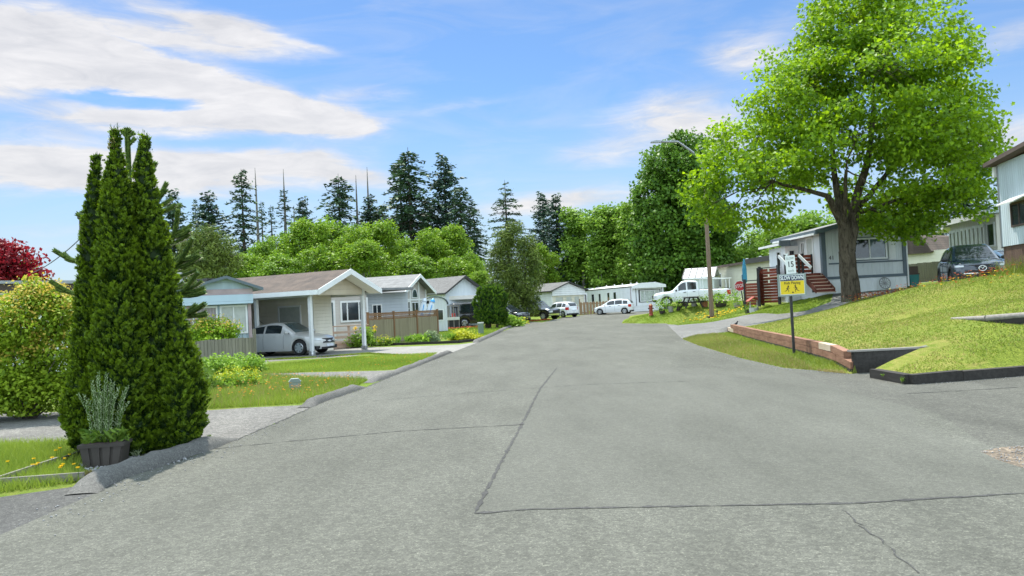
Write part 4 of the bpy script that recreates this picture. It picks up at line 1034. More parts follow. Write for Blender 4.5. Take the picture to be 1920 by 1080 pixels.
class House:
    def __init__(s, name, label, pl, pr, zb, cat='house', group=None):       # pl, pr: ((px, D), (px, D)) front corners at height zb
        a = np.array([gx(pl[0], pl[1], zb), pl[1]]); b = np.array([gx(pr[0], pr[1], zb), pr[1]])
        d = b - a; s.W = float(np.hypot(*d)); s.t = thing(name, label, cat, (a[0], a[1], zb), math.atan2(d[1], d[0]), group)
    def part(s, nm, m, mb): return mb.build(nm, HM[m], s.t)
    def wall(s, m, x0, x1, y0, y1, z0, ze, zp=None, xp=None, nm='wall'):
        mb = MB()
        if zp is None: mb.box(x0, x1, y0, y1, z0, ze)
        else: mb.prism([(x0, z0), (x1, z0), (x1, ze), ((x0+x1)/2 if xp is None else xp, zp), (x0, ze)], y0, y1)
        return s.part(nm, m, mb)
    def roof(s, m, x0, x1, y0, y1, ze, zp, xp=None, ov=.35, ovy=.35, th=.10, fas='white', fh=.18, trim=True):
        xp = (x0 + x1) / 2 if xp is None else xp
        for sg, xe in ((-1, x0), (1, x1)):
            sl = (zp - ze) / abs(xe - xp); xo = xe + sg * ov; zo = ze - sl * ov
            mb = MB(); n = 12; k = .004
            P_ = [(xp, zp + .02), (xo, zo + .02), (xo, zo + .02 + th), (xp, zp + .02 + th)]
            mb.prism(P_, y0 - ovy, y1 + ovy); s.part('roof', m, mb)
            if trim:
                mb = MB(); mb.prism([(xp, zp + th + .035), (xo, zo + th + .035), (xo, zo + th + .035 - fh), (xp, zp + th + .035 - fh)], y0 - ovy - .035, y0 - ovy - .004); s.part('fascia', fas, mb)
                mb = MB(); mb.box(min(xo, xo + sg*.035), max(xo, xo + sg*.035), y0 - ovy, y1 + ovy, zo + th + .01 - fh*.8, zo + th + .015); s.part('eave_board', fas, mb)
    def flat(s, m, x0, x1, y0, y1, z0, z1, z2, nm='roof'):                # slab rising from x0 to x1
        mb = MB(); mb.prism([(x0, z0), (x1, z1), (x1, z1 + z2), (x0, z0 + z2)], y0, y1); return s.part(nm, m, mb)
    def win(s, face, u0, u1, z0, z1, at=0.0, n=2, fr='white', pane='pane', fw=.07, bars=None, nm='window', proud=.045, rows=0):
        """face F: on plane y=at looking -y, u = x;  L: plane x=at looking -x, u = y;  R: plane x=at looking +x"""
        def B(mb, a, b, c, d, p0, p1):
            if face == 'F': mb.box(a, b, at - p1, at - p0, c, d)
            elif face == 'L': mb.box(at - p1, at - p0, a, b, c, d)
            else: mb.box(at + p0, at + p1, a, b, c, d)
        mb = MB(); pr = proud
        B(mb, u0, u1, z1 - fw, z1, -.02, pr); B(mb, u0, u1, z0, z0 + fw, -.02, pr)
        B(mb, u0, u0 + fw, z0 + fw, z1 - fw, -.02, pr); B(mb, u1 - fw, u1, z0 + fw, z1 - fw, -.02, pr)
        cuts = bars if bars is not None else [u0 + (u1 - u0) * i / n for i in range(1, n)]
        for c in cuts: B(mb, c - fw*.35, c + fw*.35, z0 + fw, z1 - fw, .004, pr - .01)
        for i in range(1, rows): zc = z0 + (z1-z0)*i/rows; B(mb, u0 + fw, u1 - fw, zc - fw*.25, zc + fw*.25, .004, pr - .015)
        f = s.part(nm, fr, mb); ed = [u0 + fw*.6] + list(cuts) + [u1 - fw*.6]
        ps = pane if isinstance(pane, (list, tuple)) else [pane] * (len(ed) - 1)
        for a, b, pm in zip(ed, ed[1:], ps):
            mb = MB(); B(mb, a, b, z0 + fw*.5, z1 - fw*.5, .0, .012); mb.build('pane', HM[pm], f)
        return f
    def trimb(s, m, x0, x1, y0, y1, z0, z1, nm='trim'): mb = MB(); mb.box(x0, x1, y0, y1, z0, z1); return s.part(nm, m, mb)

# --- grey house on the right (number 41)
h = House('mobile_home', 'grey house numbered 41 with slate trim and red deck stairs behind the maple', (1546, 41), (1702, 41.2), 1.62); W = h.W
h.wall('white_rib', .02, W - .02, .02, 5.4, -.9, .66, nm='skirting'); h.wall('grey_rib', 0, W, 0, 5.4, .66, 3.15, 3.72, W*.6)
h.roof('roof_grey', 0, W, 0, 5.4, 3.15, 3.72, W*.6, .45, .40, .10, 'slate', .24)
h.trimb('slate', -.03, W + .03, -.03, .0, .62, .76); h.trimb('slate', .3, W + .02, -.025, .0, 1.38, 1.46)
for a in (0, W - .16): h.trimb('slate', a - .02, a + .18, -.04, .0, .76, 3.1, 'corner_trim')
h.trimb('slate', -.035, 0, -.02, .2, .76, 3.1, 'corner_trim'); h.trimb('slate', -.035, 0, .2, 5.4, .62, .74)
m = MB(); m.prism([(W*.60, 3.42), (W*.60, 3.28), (W*.93, 2.86), (W*.93, 3.0)], -.42, -.03); h.part('pediment_board', 'slate', m)
m = MB(); m.prism([(W*.60, 3.42), (W*.60, 3.28), (W*.22, 3.02), (W*.22, 3.16)], -.42, -.03); h.part('pediment_board', 'slate', m)
h.trimb('slate', 1.5, 3.42, -.03, 0, 1.50, 2.72, 'window_surround')
h.win('F', 1.55, 3.38, 1.55, 2.67, -.03, 2, 'white', ['pane', 'pane_b'], .085); 
m = MB(); m.box(3.47, 3.83, -.05, 0, 1.52, 2.70); 
for z in np.arange(1.58, 2.66, .09): m.box(3.51, 3.79, -.065, -.05, z, z + .05)
h.part('shutter', 'white', m)
letters('house_number', '41', HM['ink'], h.t, (.46, -.012, 1.72), .30)
h.win('L', 2.1, 2.6, 1.7, 2.75, 0, 2)
h.win('L', 1.0, 1.9, .95, 2.95, 0, 1, 'white', 'curtain', .1, nm='door')
h.trimb('white', W + .01, W + .08, -.06, .02, .1, 3.0, 'downpipe'); h.trimb('white', -.52, -.40, -.3, 5.4, 2.92, 3.02, 'gutter')
# lower porch roof further back
m = MB(); m.prism([(-1.15, 2.62), (-.56, 2.74), (-.56, 2.88), (-1.15, 2.76)], 2.7, 5.8); h.part('porch_roof', 'roof_grey', m)
h.trimb('slate', -1.18, -.56, 2.64, 2.70, 2.60, 2.92, 'porch_fascia'); h.trimb('white', -1.22, -1.155, 2.7, 5.8, 2.64, 2.76, 'gutter')
h.wall('white_rib', -.75, -.01, 3.0, 5.4, -.9, 2.6, nm='side_wall'); h.win('F', -.58, -.2, 1.35, 2.4, 3.0, 1, 'white', 'pane', .06); h.win('L', 3.6, 4.2, 1.5, 2.4, -.75, 1, 'white', 'pane', .07)
# deck and stairs
d = thing('deck_stairs', 'red brown wooden deck with stairs and white handrails beside the grey house', 'deck', h.t.location, h.t.rotation_euler[2])
m = MB()
for i in range(22): m.box(-1.9, -.06, .1 + i*.15, .1 + i*.15 + .138, .93, .97)
m.build('deck_floor', HM['deckwood'], d)
for i in range(-1, 5):
    z = .18 + .17 * i; y = -1.25 + i * .27
    m = MB(); m.box(-.98, -.08, y, y + .27, z - .04, z); m.build('tread', HM['deckwood'], d)
    m = MB(); m.box(-.96, -.10, y + .262, y + .285, z, z + .128); m.build('riser', HM['redwood_d'], d)
for x in (-1.02, -.06):
    m = MB(); m.prism([(-1.3, -.05), (-1.3, .18), (.1, .97), (.1, .62)], x, x + .04, 'x'); m.build('stringer', HM['redwood_d'], d)
for x0, x1, y in ((-1.9, -.98, .12), (-.78, -.10, 1.2)):
    for z in (1.14, 1.34, 1.54, 1.74, 1.92):
        m = MB(); m.box(x0, x1, y - .02, y + .015, z - .075, z + .075); m.build('rail_board', HM['redwood'], d)
for x, yy in ((-1.92, .05), (-1.02, .05), (-.06, 1.15)):
    m = MB(); m.box(x - .05, x + .05, yy, yy + .11, 0, 2.02); m.build('rail_post', HM['black'], d)
for x in (-2.05, -1.0):
    m = MB(); m.bar((x - .25, .0, 1.95), (x + .05, -.75, 1.25), .08, .13); m.build('handrail', HM['white'], d)
    m = MB(); m.box(x - .30, x - .2, -.02, .08, 0, 1.95); m.build('rail_post', HM['black'], d)
# wagon wheel
q = h.t.matrix_basis @ Vector((3.12, -.14, .30))
ww = thing('wagon_wheel', 'iron grey wagon wheel leaning on the white skirting of the grey house', 'wheel', q, h.t.rotation_euler[2])
ww.rotation_euler = (R(-12), 0, h.t.rotation_euler[2]); m = MB()
m.tube([(.29*math.cos(a), 0, .29*math.sin(a)) for a in np.linspace(0, 2*PI, 33)], .022, 6, False); m.build('rim', HM['stone'], ww)
m = MB()
for a in np.linspace(0, 2*PI, 13)[:-1]: m.tube([(.05*math.cos(a), 0, .05*math.sin(a)), (.285*math.cos(a), 0, .285*math.sin(a))], .011, 5)
m.build('spokes', HM['stone'], ww); m = MB(); m.lathe([(.001, -.05), (.06, -.04), (.06, .04), (.001, .05)], 10, (0, 0, 0), 'y'); m.build('hub', HM['stone'], ww)
q = h.t.matrix_basis @ Vector((W + .45, .4, .0)); q.z = tz(q.x, q.y)
b = thing('rubbish_bin', 'teal rubbish bin with dark top at the right corner of the grey house', 'bin', q, .2)
m = MB(); m.prism([(-.22, 0), (.22, 0), (.27, .62), (-.27, .62)], -.24, .24); m.build('bin_body', HM['teal'], b); m = MB(); m.box(-.29, .29, -.27, .27, .62, .68); m.box(-.26, .26, -.2, .25, .68, 1.05); m.build('lid', HM['brown_fascia'], b)

# --- small brown roofed house and fence behind
h2 = House('small_house', 'small cream house with brown roof beyond the grey house', (1697, 56), (1728, 55), 1.75); w2 = h2.W
h2.wall('cream', 0, 4.0 if w2 < 2 else w2, 0, 5, 0, 2.3); m = MB(); m.prism([(-.4, 2.3), (w2*.5, 3.5), (w2 + .35, 3.3), (w2 + 1.0, 2.25), (w2 + .9, 2.15), (-.4, 2.15)], -.3, 5.3); h2.part('roof', 'roof_brown', m)
m = MB(); m.box(w2 + .2, w2 + 2.3, .4, 4, 0, 1.75); h2.part('shed_wall', 'dark', m); m = MB(); m.prism([(w2 + .1, 2.05), (w2 + 2.6, 1.65), (w2 + 2.6, 1.78), (w2 + .1, 2.18)], .2, 4.2); h2.part('shed_roof', 'brown_fascia', m)
def fence(name, label, pts, hgt, m, mp=None, lattice=0.0, pw=.09, ptop=.12, group=None, gap=0, cap=None, each=2.2, z=None, boards=None):
    a = np.array(pts[0][:2]); t = thing(name, label, 'fence', (a[0], a[1], tz(*a) if z is None else z), 0, group); base = t.location.z
    for p, q in zip(pts, pts[1:]):
        p = np.array(p[:2]); q = np.array(q[:2]); d = q - p; Ln = np.hypot(*d); n = max(1, round(Ln / each)); an = math.atan2(d[1], d[0])
        for i in range(n):
            s0 = p + d * i / n; s1 = p + d * (i + 1) / n; ln = Ln / n; z0 = tz(*s0) - base; z1 = tz(*s1) - base
            mb = MB(); top = hgt - lattice
            if boards:
                k = int(ln / boards); 
                for j in range(k):
                    x0 = j * ln / k; x1 = x0 + ln / k - gap; zz = z0 + (z1 - z0) * (j + .5) / k; hh = top + random.uniform(-.02, .02)
                    mb.prism([(x0, zz + .03), (x1, zz + .03), (x1, zz + hh - (.06 if cap == 'picket' else 0)), ((x0+x1)/2, zz + hh), (x0, zz + hh - (.06 if cap == 'picket' else 0))], random.uniform(-.004, .004), .025)
            else: mb.prism([(0, z0 + .03), (ln, z1 + .03), (ln, z1 + top), (0, z0 + top)], 0, .03)
            o = mb.build('fence_boards', HM[m], t); o.location = (s0[0] - a[0], s0[1] - a[1], 0); o.rotation_euler = (0, 0, an)
            mb = MB()
            for zz in ((.25, top - .2) if not lattice else (.15, top + .04, hgt)): mb.bar((0, .05, z0 + zz), (ln, .05, z1 + zz), .05, .09)
            o = mb.build('rail', HM[mp or m], t); o.location = (s0[0] - a[0], s0[1] - a[1], 0); o.rotation_euler = (0, 0, an)
            if lattice:
                mb = MB(); x = 0
                for zz in (top + .13, top + .24): mb.box(0, ln, -.004, .012, zz - .025, zz + .025)
                while x < ln: mb.box(x, x + .03, .0125, .026, top + .08, hgt - .04); x += .13
                o = mb.build('lattice', HM[mp or m], t); o.location = (s0[0] - a[0], s0[1] - a[1], (z0 + z1) / 2); o.rotation_euler = (0, 0, an)
        for i in range(n + 1):
            s0 = p + d * i / n; mb = MB(); mb.box(-pw/2, pw/2, -pw/2, pw/2, -.05, hgt + ptop)
            if cap == 'ball': mb.box(-pw*.75, pw*.75, -pw*.75, pw*.75, hgt + ptop, hgt + ptop + .04)
            o = mb.build('post', HM[mp or m], t); o.location = (s0[0] - a[0], s0[1] - a[1], tz(*s0) - base); o.rotation_euler = (0, 0, an)
    return t
fence('board_fence', 'grey brown board fence behind the dark blue suv', [(gx(1700, 47, 1.7), 47), (gx(1790, 45.5, 1.7), 45.5)], 1.15, 'fence', None, boards=.15, gap=.006)

# --- sunroom home and metal clad home on the far right
h = House('mobile_home', 'cream home with long row of narrow sunroom windows and steel flue', (1787, 43.5), (1873, 38.0), 1.85); W = h.W
h.wall('cream_rib', 0, W, 0, 5, 0, .95); h.wall('cream_rib', 0, W, 0.02, 5, .95, 3.1, nm='upper_wall'); 
m = MB(); m.box(-.5, W + .3, -.5, 5.3, 3.12, 3.26); h.part('roof', 'roof_metal', m); m = MB(); m.box(-.5, W + .3, -.54, -.5, 2.98, 3.28); h.part('fascia', 'offwhite', m)
n = 9
for i in range(n):
    a = .12 + (W*.80) * i / n; b_ = .12 + (W*.80) * (i + 1) / n
    h.win('F', a, b_ - .03, .55, 2.72, 0, 1, 'offwhite', 'curtain' if i not in (0, 1) else 'pane_b', .13, proud=.12)
h.win('F', W*.83, W - .1, 1.55, 2.72, 0, 1, 'offwhite', 'pane', .08)
m = MB()
for k in np.arange(-1.0, 1.6, .14):
    x0 = W*.83 + max(0, k); z0 = .35 + max(0, -k); 
    L_ = min(W*.15 - max(0, k), 1.1 - max(0, -k))
    if L_ > .05: m.bar((x0, -.035, z0), (x0 + L_, -.035, z0 + L_), .02, .04)
h.part('lattice', 'offwhite', m)
m = MB(); m.lathe([(.17, 3.2), (.17, 4.25), (.001, 4.26)], 14, (W*.52, 1.6, 0)); m.lathe([(.25, 4.3), (.25, 4.42), (.001, 4.5)], 14, (W*.52, 1.6, 0)); h.part('flue_pipe', 'steel', m)
m = MB(); m.prism([(-1.6, 2.75), (.0, 2.95), (.0, 3.07), (-1.6, 2.87)], -.2, 3.5); h.part('porch_roof', 'offwhite', m)
h = House('metal_home', 'tall blue grey metal clad home with brown board skirting at the right edge', (1884, 26), (2060, 20.0), 1.78); W = h.W
h.wall('skirt_brown', 0, W, .02, 6, 0, 1.05, nm='skirting'); h.wall('metal_rib', -.02, W, -.02, 6, 1.05, 3.72)
m = MB(); m.prism([(-.28, 3.70), (W + .3, 3.92), (W + .3, 4.05), (-.28, 3.83)], -.35, 6.3); h.part('roof', 'brown_fascia', m)
h.trimb('white', -.22, -.05, -.1, 6, 3.35, 3.68, 'gutter'); h.trimb('galv', -.04, .05, -.04, .0, 1.0, 3.7, 'corner_trim')
h.win('F', .95, 2.2, 1.6, 2.35, -.02, 2, 'brown_fascia', 'pane', .06); m = MB(); m.prism([(-.42, 2.30), (-.02, 2.48), (-.02, 2.52), (-.42, 2.34)], .85, 2.3, 'x'); h.part('awning', 'offwhite', m)

# --- long cream home and shed behind the pickup
h = House('mobile_home', 'long cream home with dark roof edge behind the red fence panels', (1338, 74), (1480, 57), 1.2); W = h.W
h.wall('cream', 0, W, 0, 4.2, 0, 3.0); m = MB(); m.prism([(-.3, 3.0), (W + .3, 3.0), (W + .3, 3.12), (-.3, 3.12)], -.35, 4.5); h.part('roof', 'roof_grey', m)
h.trimb('brown_fascia', -.3, W*.55, -.39, -.35, 2.95, 3.14, 'fascia'); h.trimb('dark', W*.55, W + .3, -.42, -.36, 2.9, 3.30, 'fascia')
for x in (W*.3, W*.48, W*.62, W*.8):
    m = MB(); m.lathe([(.12, 3.1), (.12, 3.4), (.2, 3.4), (.16, 3.55), (.001, 3.6)], 10, (x, 1.5, 0)); h.part('roof_vent', 'galv', m)
h.win('F', 1.2, 2.6, 1.2, 2.5, 0, 2); h.win('F', W*.45, W*.52, 1.3, 2.2, 0, 1)
h = House('garden_shed', 'small white shed with ribbed white metal roof beside the lamp pole', (1285, 69), (1341, 68), 1.25, 'shed'); W = h.W
h.wall('light_rib', 0, W, 0, 2.6, 0, 2.05); m = MB(); m.prism([(-.25, 2.0), (1.3, 2.85), (1.3, 2.93), (-.25, 2.08)], -.12, W + .12, 'x'); h.part('roof', 'roof_white', m); m = MB(); m.prism([(2.85, 2.0), (1.3, 2.85), (1.3, 2.93), (2.85, 2.08)], -.12, W + .12, 'x'); h.part('roof', 'roof_white', m)
m = MB()
for i in range(6): x = -.1 + (W + .2) * i / 5; m.bar((x, -.26, 2.10), (x, 1.3, 2.955), .07, .05)
h.part('roof_ribs', 'dark', m)
m = MB(); m.prism([(0, 2.05), (2.6, 2.05), (1.3, 2.80)], 0.0, .03, 'x'); h.part('gable', 'light_rib', m)

# red fence panels, umbrella, ornaments
def redpanel(label, pa, pb, D0, D1, z, hh, boards=True):
    a = (gx(pa, D0, z), D0); b = (gx(pb, D1, z), D1); t = thing('wood_screen', label, 'fence panel', (a[0], a[1], z), math.atan2(b[1]-a[1], b[0]-a[0]), 'red wooden screens'); w = math.hypot(b[0]-a[0], b[1]-a[1])
    m = MB(); k = int(hh / .16)
    for i in range(k):
        if i >= k*.5 and i % 2 and boards: 
            m.box(.05, w*.45, 0, .03, i*.16, i*.16 + .15); m.box(w*.55, w - .05, .0, .03, i*.16, i*.16 + .15)
        else: m.box(.05, w - .05, 0, .03, i*.16 + .01, i*.16 + .15)
    m.build('boards', HM['redwood'], t)
    for x in (0, w - .12): m = MB(); m.box(x, x + .12, -.03, .09, -.1, hh + .12); m.build('post', HM['black'], t)
    m = MB(); m.box(0, w, -.02, .07, hh + .0, hh + .05); m.build('top_rail', HM['black'], t); return t
redpanel('tall red brown wooden screen with gapped boards behind the speed sign', 1425, 1463, 45.4, 44.2, 1.15, 1.95)
redpanel('lower red brown wooden gate panel between stop sign and tall screen', 1396, 1425, 47.0, 46.0, 1.05, 1.40, False)
redpanel('dark red wooden screen seen end on left of the tall screen', 1425, 1433, 44.6, 45.6, 1.1, 1.9, False)
u = thing('garden_umbrella', 'closed blue garden umbrella above the red gate panel', 'umbrella', (gx(1399, 54, 1.2), 54, 1.2)); m = MB(); m.tube([(0,0,0),(0,0,2.9)], .03, 6); m.build('pole', HM['galv'], u); m = MB(); m.lathe([(.03, 1.2), (.16, 1.35), (.15, 2.2), (.05, 2.85), (.001, 2.9)], 8); m.build('canopy', HM['umb'], u)
# little wishing well
q = gxt(1414, 45.6); u = thing('wishing_well', 'small wishing well ornament with red roof in front of the red gate panel', 'ornament', (q[0], 45.6, q[2]))
m = MB(); m.lathe([(.26, 0), (.28, .28), (.20, .28), (.20, .05)], 10); m.build('well_wall', HM['offwhite'], u)
for x in (-.2, .2): m = MB(); m.box(x - .025, x + .025, -.03, .03, .2, .72); m.build('post', HM['offwhite'], u)
m = MB(); m.prism([(-.38, .66), (0, .92), (.38, .66), (.34, .62), (0, .85), (-.34, .62)], -.28, .28); m.build('roof', HM['hydrant'], u)
# flower pots row, picnic table, hydrant
def pot(label, px, D, w, hh, mat, pm, leafs=140, ph=.35, z=None, pw=1.2, cat='pot plant', dz=0):
    q = gxt(px, D); t = thing('flower_pot', label, cat, (q[0], D, q[2] + dz), random.uniform(0, 6), 'plants in pots along the second lawn')
    m = MB(); m.lathe([(.001, 0), (w*.36, 0), (w*.5, hh), (w*.44, hh), (w*.4, hh*.8), (.001, hh*.8)], 14); m.build('pot', HM[mat], t, True)
    C = rng.normal(size=(leafs, 3)) * np.array([w*.42*pw, w*.42*pw, ph*.45]) + np.array([0, 0, hh + ph*.45]); C[:, 2] = np.maximum(C[:, 2], hh*.7)
    leafmesh('leaves', C, rng.uniform(.08, .17, leafs), MT[pm], t, rng.random(leafs), .6); return t
pot('leafy green plant in dark pot in front of the pickup front wheel', 1242, 55.8, .5, .35, 'planter', 'hedge_g', 240, .6, pw=1.4)
pot('pale grey pot with short plant right of the leafy dark pot', 1258, 55.6, .42, .40, 'potgrey', 'weed', 70, .15)
pot('small leafy pot just left of the picnic table', 1272, 55.4, .36, .28, 'planter', 'hedge_g', 150, .45)
pot('pale pot underneath the picnic table', 1301, 55.6, .4, .38, 'potgrey', 'weed', 60, .15)
pot('terracotta pot with round plant left of the lamp pole', 1321, 54.8, .55, .42, 'terracotta', 'weed', 150, .3)
pot('wide dark planter with grey green plant right of the lamp pole', 1352, 54.3, .9, .36, 'planter', 'hedge_g', 380, .5, pw=1.2)
pot('bright fern like pot plant right behind the stop sign left side', 1382, 53.0, .5, .30, 'potgrey', 'hedge_g', 240, .6, pw=1.3)
pot('small dark pot plant close to the wishing well', 1405, 46.4, .32, .36, 'planter', 'weed', 90, .3)
q = gxt(1297, 55.0); u = thing('picnic_table', 'dark weathered wooden picnic table in front of the white pickup', 'table', (q[0], 55.0, q[2]), .08); 
m = MB(); [m.box(-.40 + i*.162, -.40 + i*.162 + .15, -.85, .85, .74, .78) for i in range(5)]; m.build('tabletop', HM['log'], u)
for s in (-1, 1): m = MB(); m.box(s*.78 - .13, s*.78 + .13, -.85, .85, .43, .47); m.build('bench', HM['black'], u)
for y in (-.55, .55):
    for s in (-1, 1): m = MB(); m.bar((s*.26, y, .74), (s*.60, y, 0), .09, .10, (0, 1, 0)); m.build('leg', HM['black'], u)
    m = MB(); m.bar((-.9, y + .06, .39), (.9, y + .06, .39), .05, .10); m.build('crossbar', HM['black'], u); m = MB(); m.bar((-.36, y + .06, .70), (.36, y + .06, .70), .05, .07); m.build('crossbar', HM['black'], u)
q = gxt(1221, 56.2); u = thing('fire_hydrant', 'faded red hydrant post at the left end of the second lawn', 'hydrant', (q[0], 56.2, q[2]))
m = MB(); m.lathe([(.001, 0), (.16, 0), (.16, .06), (.125, .08), (.125, .62), (.15, .64), (.15, .68), (.10, .76), (.03, .82), (.001, .82)], 14); m.build('barrel', HM['hydrant'], u, True)
for s in (-1, 1): m = MB(); m.lathe([(.05, s*.10), (.05, s*.19), (.001, s*.19)], 8, (0, 0, .5), 'x'); m.build('outlet', HM['black'], u)

# --- white homes at the end of the street
h = House('mobile_home', 'long white mobile home with black framed front window at the street end', (1187, 84.4), (1246, 85.3), .42); W = h.W; Ln = 17
h.wall('white_lap', .02, W - .02, .02, Ln, 0, .6, nm='skirting'); h.wall('white_rib', 0, W, 0, Ln, .6, 2.75)
m = MB(); m.prism([(-.12, 2.72), (W*.25, 2.98), (W*.7, 3.02), (W + .12, 2.72)], -.35, Ln + .2); h.part('roof', 'roof_white', m); m = MB(); m.prism([(-.14, 2.45), (-.14, 2.74), (W*.25, 3.01), (W*.7, 3.05), (W + .14, 2.74), (W + .14, 2.45)], -.38, -.352); h.part('fascia', 'white', m)
h.trimb('dark', -.03, .0, .2, Ln, 2.62, 2.70, 'eave_line'); h.trimb('dark', W*.20, W*.90, -.03, 0, .95, 2.30, 'window_surround')
h.win('F', W*.24, W*.86, 1.02, 2.22, -.03, 3, 'white', ['lace', 'lace', 'curtain'], .07, bars=[W*.39, W*.71])
for a in (W*.12, W*.94): h.trimb('dark', a - .03, a + .03, -.02, 0, .6, 2.45, 'trim_strip')
h.trimb('mauve', -.03, .0, .3, .42, .2, 2.6, 'corner_trim')
h.win('L', 4.4, 5.3, 1.25, 2.25, 0, 1, 'white', 'pane', .06); h.win('L', 6.4, 7.2, 1.25, 2.25, 0, 1, 'white', 'pane', .06); h.win('L', 9.2, 10.0, .75, 2.2, 0, 1, 'white', 'pane', .06, nm='door'); h.win('L', 11.4, 12.4, .9, 2.2, 0, 1, 'white', 'pane', .06)
for y in (1.5, 3.2, 5.6, 8, 10.5): m = MB(); m.lathe([(.12, 2.85), (.12, 3.1), (.001, 3.16)], 8, (W*.35, y, 0)); h.part('roof_vent', 'galv', m)
h = House('mobile_home', 'white home with dark edged gable and porch windows right of the pine', (1036, 84), (1098, 86.5), .3); W = h.W
h.wall('white_lap', 0, W, 0, 9, 0, 2.75, 3.55); h.roof('roof_dark', 0, W, 0, 9, 2.75, 3.55, None, .3, .3, .08, 'dark', .12)
m = MB(); m.prism([(0, 2.2), (W, 2.2), (W, 2.73), (W/2, 3.5), (0, 2.73)], -.12, -.02); h.part('gable', 'white_lap', m); h.trimb('cream', .1, W - .1, -.02, 0, 1.0, 2.2, 'porch_band')
for a, b_ in ((.35, 1.25), (1.55, 2.2), (2.45, 3.05)): h.win('F', W*a/3.7, W*b_/3.7, 1.1, 2.1, -.02, 1, 'cream', 'curtain', .06)
h.win('L', 2.0, 3.0, 1.0, 2.2, 0, 1, 'white', 'pane', .06)
m = MB(); m.box(W + .05, W + 1.6, 1.5, 6, 0, 2.4); h.part('side_wall', 'white_lap', m); h.win('F', W + .2, W + .7, 1.3, 2.1, 1.5, 1, 'dark', 'pane', .05); h.win('F', W + .8, W + 1.4, 1.3, 2.2, 1.5, 1, 'dark', 'blind', .05)
fence('picket_fence', 'brown staggered picket fence behind the white hatchbacks', [(gx(1088, 83, .4), 83), (gx(1142, 84, .4), 84)], 1.35, 'fence_brown_b', None, boards=.36, gap=.09, cap='picket', each=2.4, ptop=.35)

# --- left side: beige house with carport
h = House('carport_house', 'beige house with brown shingle roof and open carport on white posts', (589, 34), (688, 37.2), 0.0); W = h.W; cd = 3.2; Ln = 14.5
# local y runs away from the street (to the left in the picture)
zE, zP = 2.80, 3.54
for x, y in ((.0, .1), (W - .05, .1), (0, cd)):
    m = MB(); m.box(x - .07, x + .07, y - .07, y + .07, 0, zE); h.part('carport_post', 'white', m); m = MB(); m.box(x - .1, x + .1, y - .1, y + .1, 0, .18); h.part('post_base', 'stone', m)
m = MB(); m.tube([(-.12, -.12, zE), (-.1, -.02, zE - .15), (-.1, .0, .12), (-.22, -.1, .04)], .04, 8); h.part('downpipe', 'white', m)
h.trimb('offwhite', -.08, .08, 0, cd + 4.5, zE - .3, zE, 'carport_beam'); h.trimb('offwhite', W - .13, W + .03, 0, 5, zE - .3, zE, 'carport_beam')
m = MB(); m.prism([(0, zE - .24), (W, zE - .24), (W, zE), (W/2, zP - .02), (0, zE)], .04, .16); h.part('gable', 'beige_lap', m)
h.roof('roof_brown', 0, W, 0, Ln, zE, zP, None, .38, .70, .10, 'white', .24)
m = MB(); m.prism([(-.36, zE - .17), (W/2, zP - .04), (W + .36, zE - .17), (W + .36, zE - .20), (W/2, zP - .07), (-.36, zE - .20)], -.66, 0); h.part('soffit', 'soffit', m)
m = MB(); m.box(.05, W - .08, .2, 6.5, zE - .03, zE + .0); h.part('carport_ceiling', 'soffit', m)
# house body behind the car: carport back wall set in from the right side
h.wall('beige_lap', 0.02, W - .02, 6.6, Ln - .3, 0, zE - .02, nm='house_wall')
h.wall('beige_grey', W*.62, W - .1, 1.9, 6.6, 0, zE - .06, nm='carport_wall')
m = MB()
h.win('L', 2.65, 4.05, 1.15, 2.2, W*.62, 1, 'white', 'curtain', .07)
for x, y in ((W*.25, 6.9), (W*.25, 11.5)): m = MB(); m.box(x - .5, x + .15, y - .25, y + .35, zE + .62, zE + .82); m.box(x - .55, x + .2, y - .3, y + .4, zE + .82, zE + .87); h.part('roof_vent', 'dark', m)
# taupe house block right behind the carport, with entrance and bay window
k = House('taupe_house', 'taupe house with three paned window behind the carport ramp', (622, 43.0), (691, 44.5), 0.05); kw = k.W
k.wall('taupe_lap', -.9, kw, 0, 7, 0, 2.85); k.wall('grey_lap', kw, kw + 3.0, .4, 7, 0, 2.75, nm='side_wall'); m = MB(); m.box(-.9, kw + 3.0, -.25, 7.2, 2.86, 3.0); k.part('roof', 'roof_grey', m)
k.win('F', kw*.26, kw*.94, 1.18, 2.35, 0, 3, 'white', ['pane', 'pane', 'pane'], .10, bars=[kw*.45, kw*.77])
k.win('F', -.28, .28, .25, 2.4, 0, 1, 'white', 'pane_b', .12, nm='entrance_door'); k.trimb('mauve', -.2, .2, -.02, 0, .35, .95, 'door_panel'); k.trimb('white', kw*.97, kw*1.02, -.05, 0, 0, 2.5, 'corner_trim')
k.win('F', kw + .55, kw + 1.2, .9, 2.1, .4, 2, 'white', 'pane', .06)
# ramp with railings in front
p = gxt(592, 38.2); p2 = gxt(690, 39.8); a = math.atan2(p2[1]-p[1], p2[0]-p[0]); ln = math.hypot(p2[0]-p[0], p2[1]-p[1])
r_ = thing('wooden_ramp', 'low wooden ramp with plank railing behind the silver sedan', 'ramp', (p[0], p[1], p[2]), a)
m = MB(); m.prism([(0, .02), (ln, .02), (ln, .12), (0, .42), (0, .3)], .2, 1.3); m.build('deck', HM['deckwood'], r_)
for i in range(4): x = ln * i / 3; m = MB(); m.box(x - .05, x + .05, .1, .2, 0, 1.08 - .0 * i); m.build('post', HM['deckwood'], r_)
for z in (.32, .56, .80): m = MB(); m.box(0, ln, .06, .1, z - .06, z + .06); m.build('rail', HM['deckwood'], r_)
m = MB(); m.box(-.1, ln + .1, .02, .26, 1.08, 1.13); m.build('handrail', HM['deckwood'], r_)
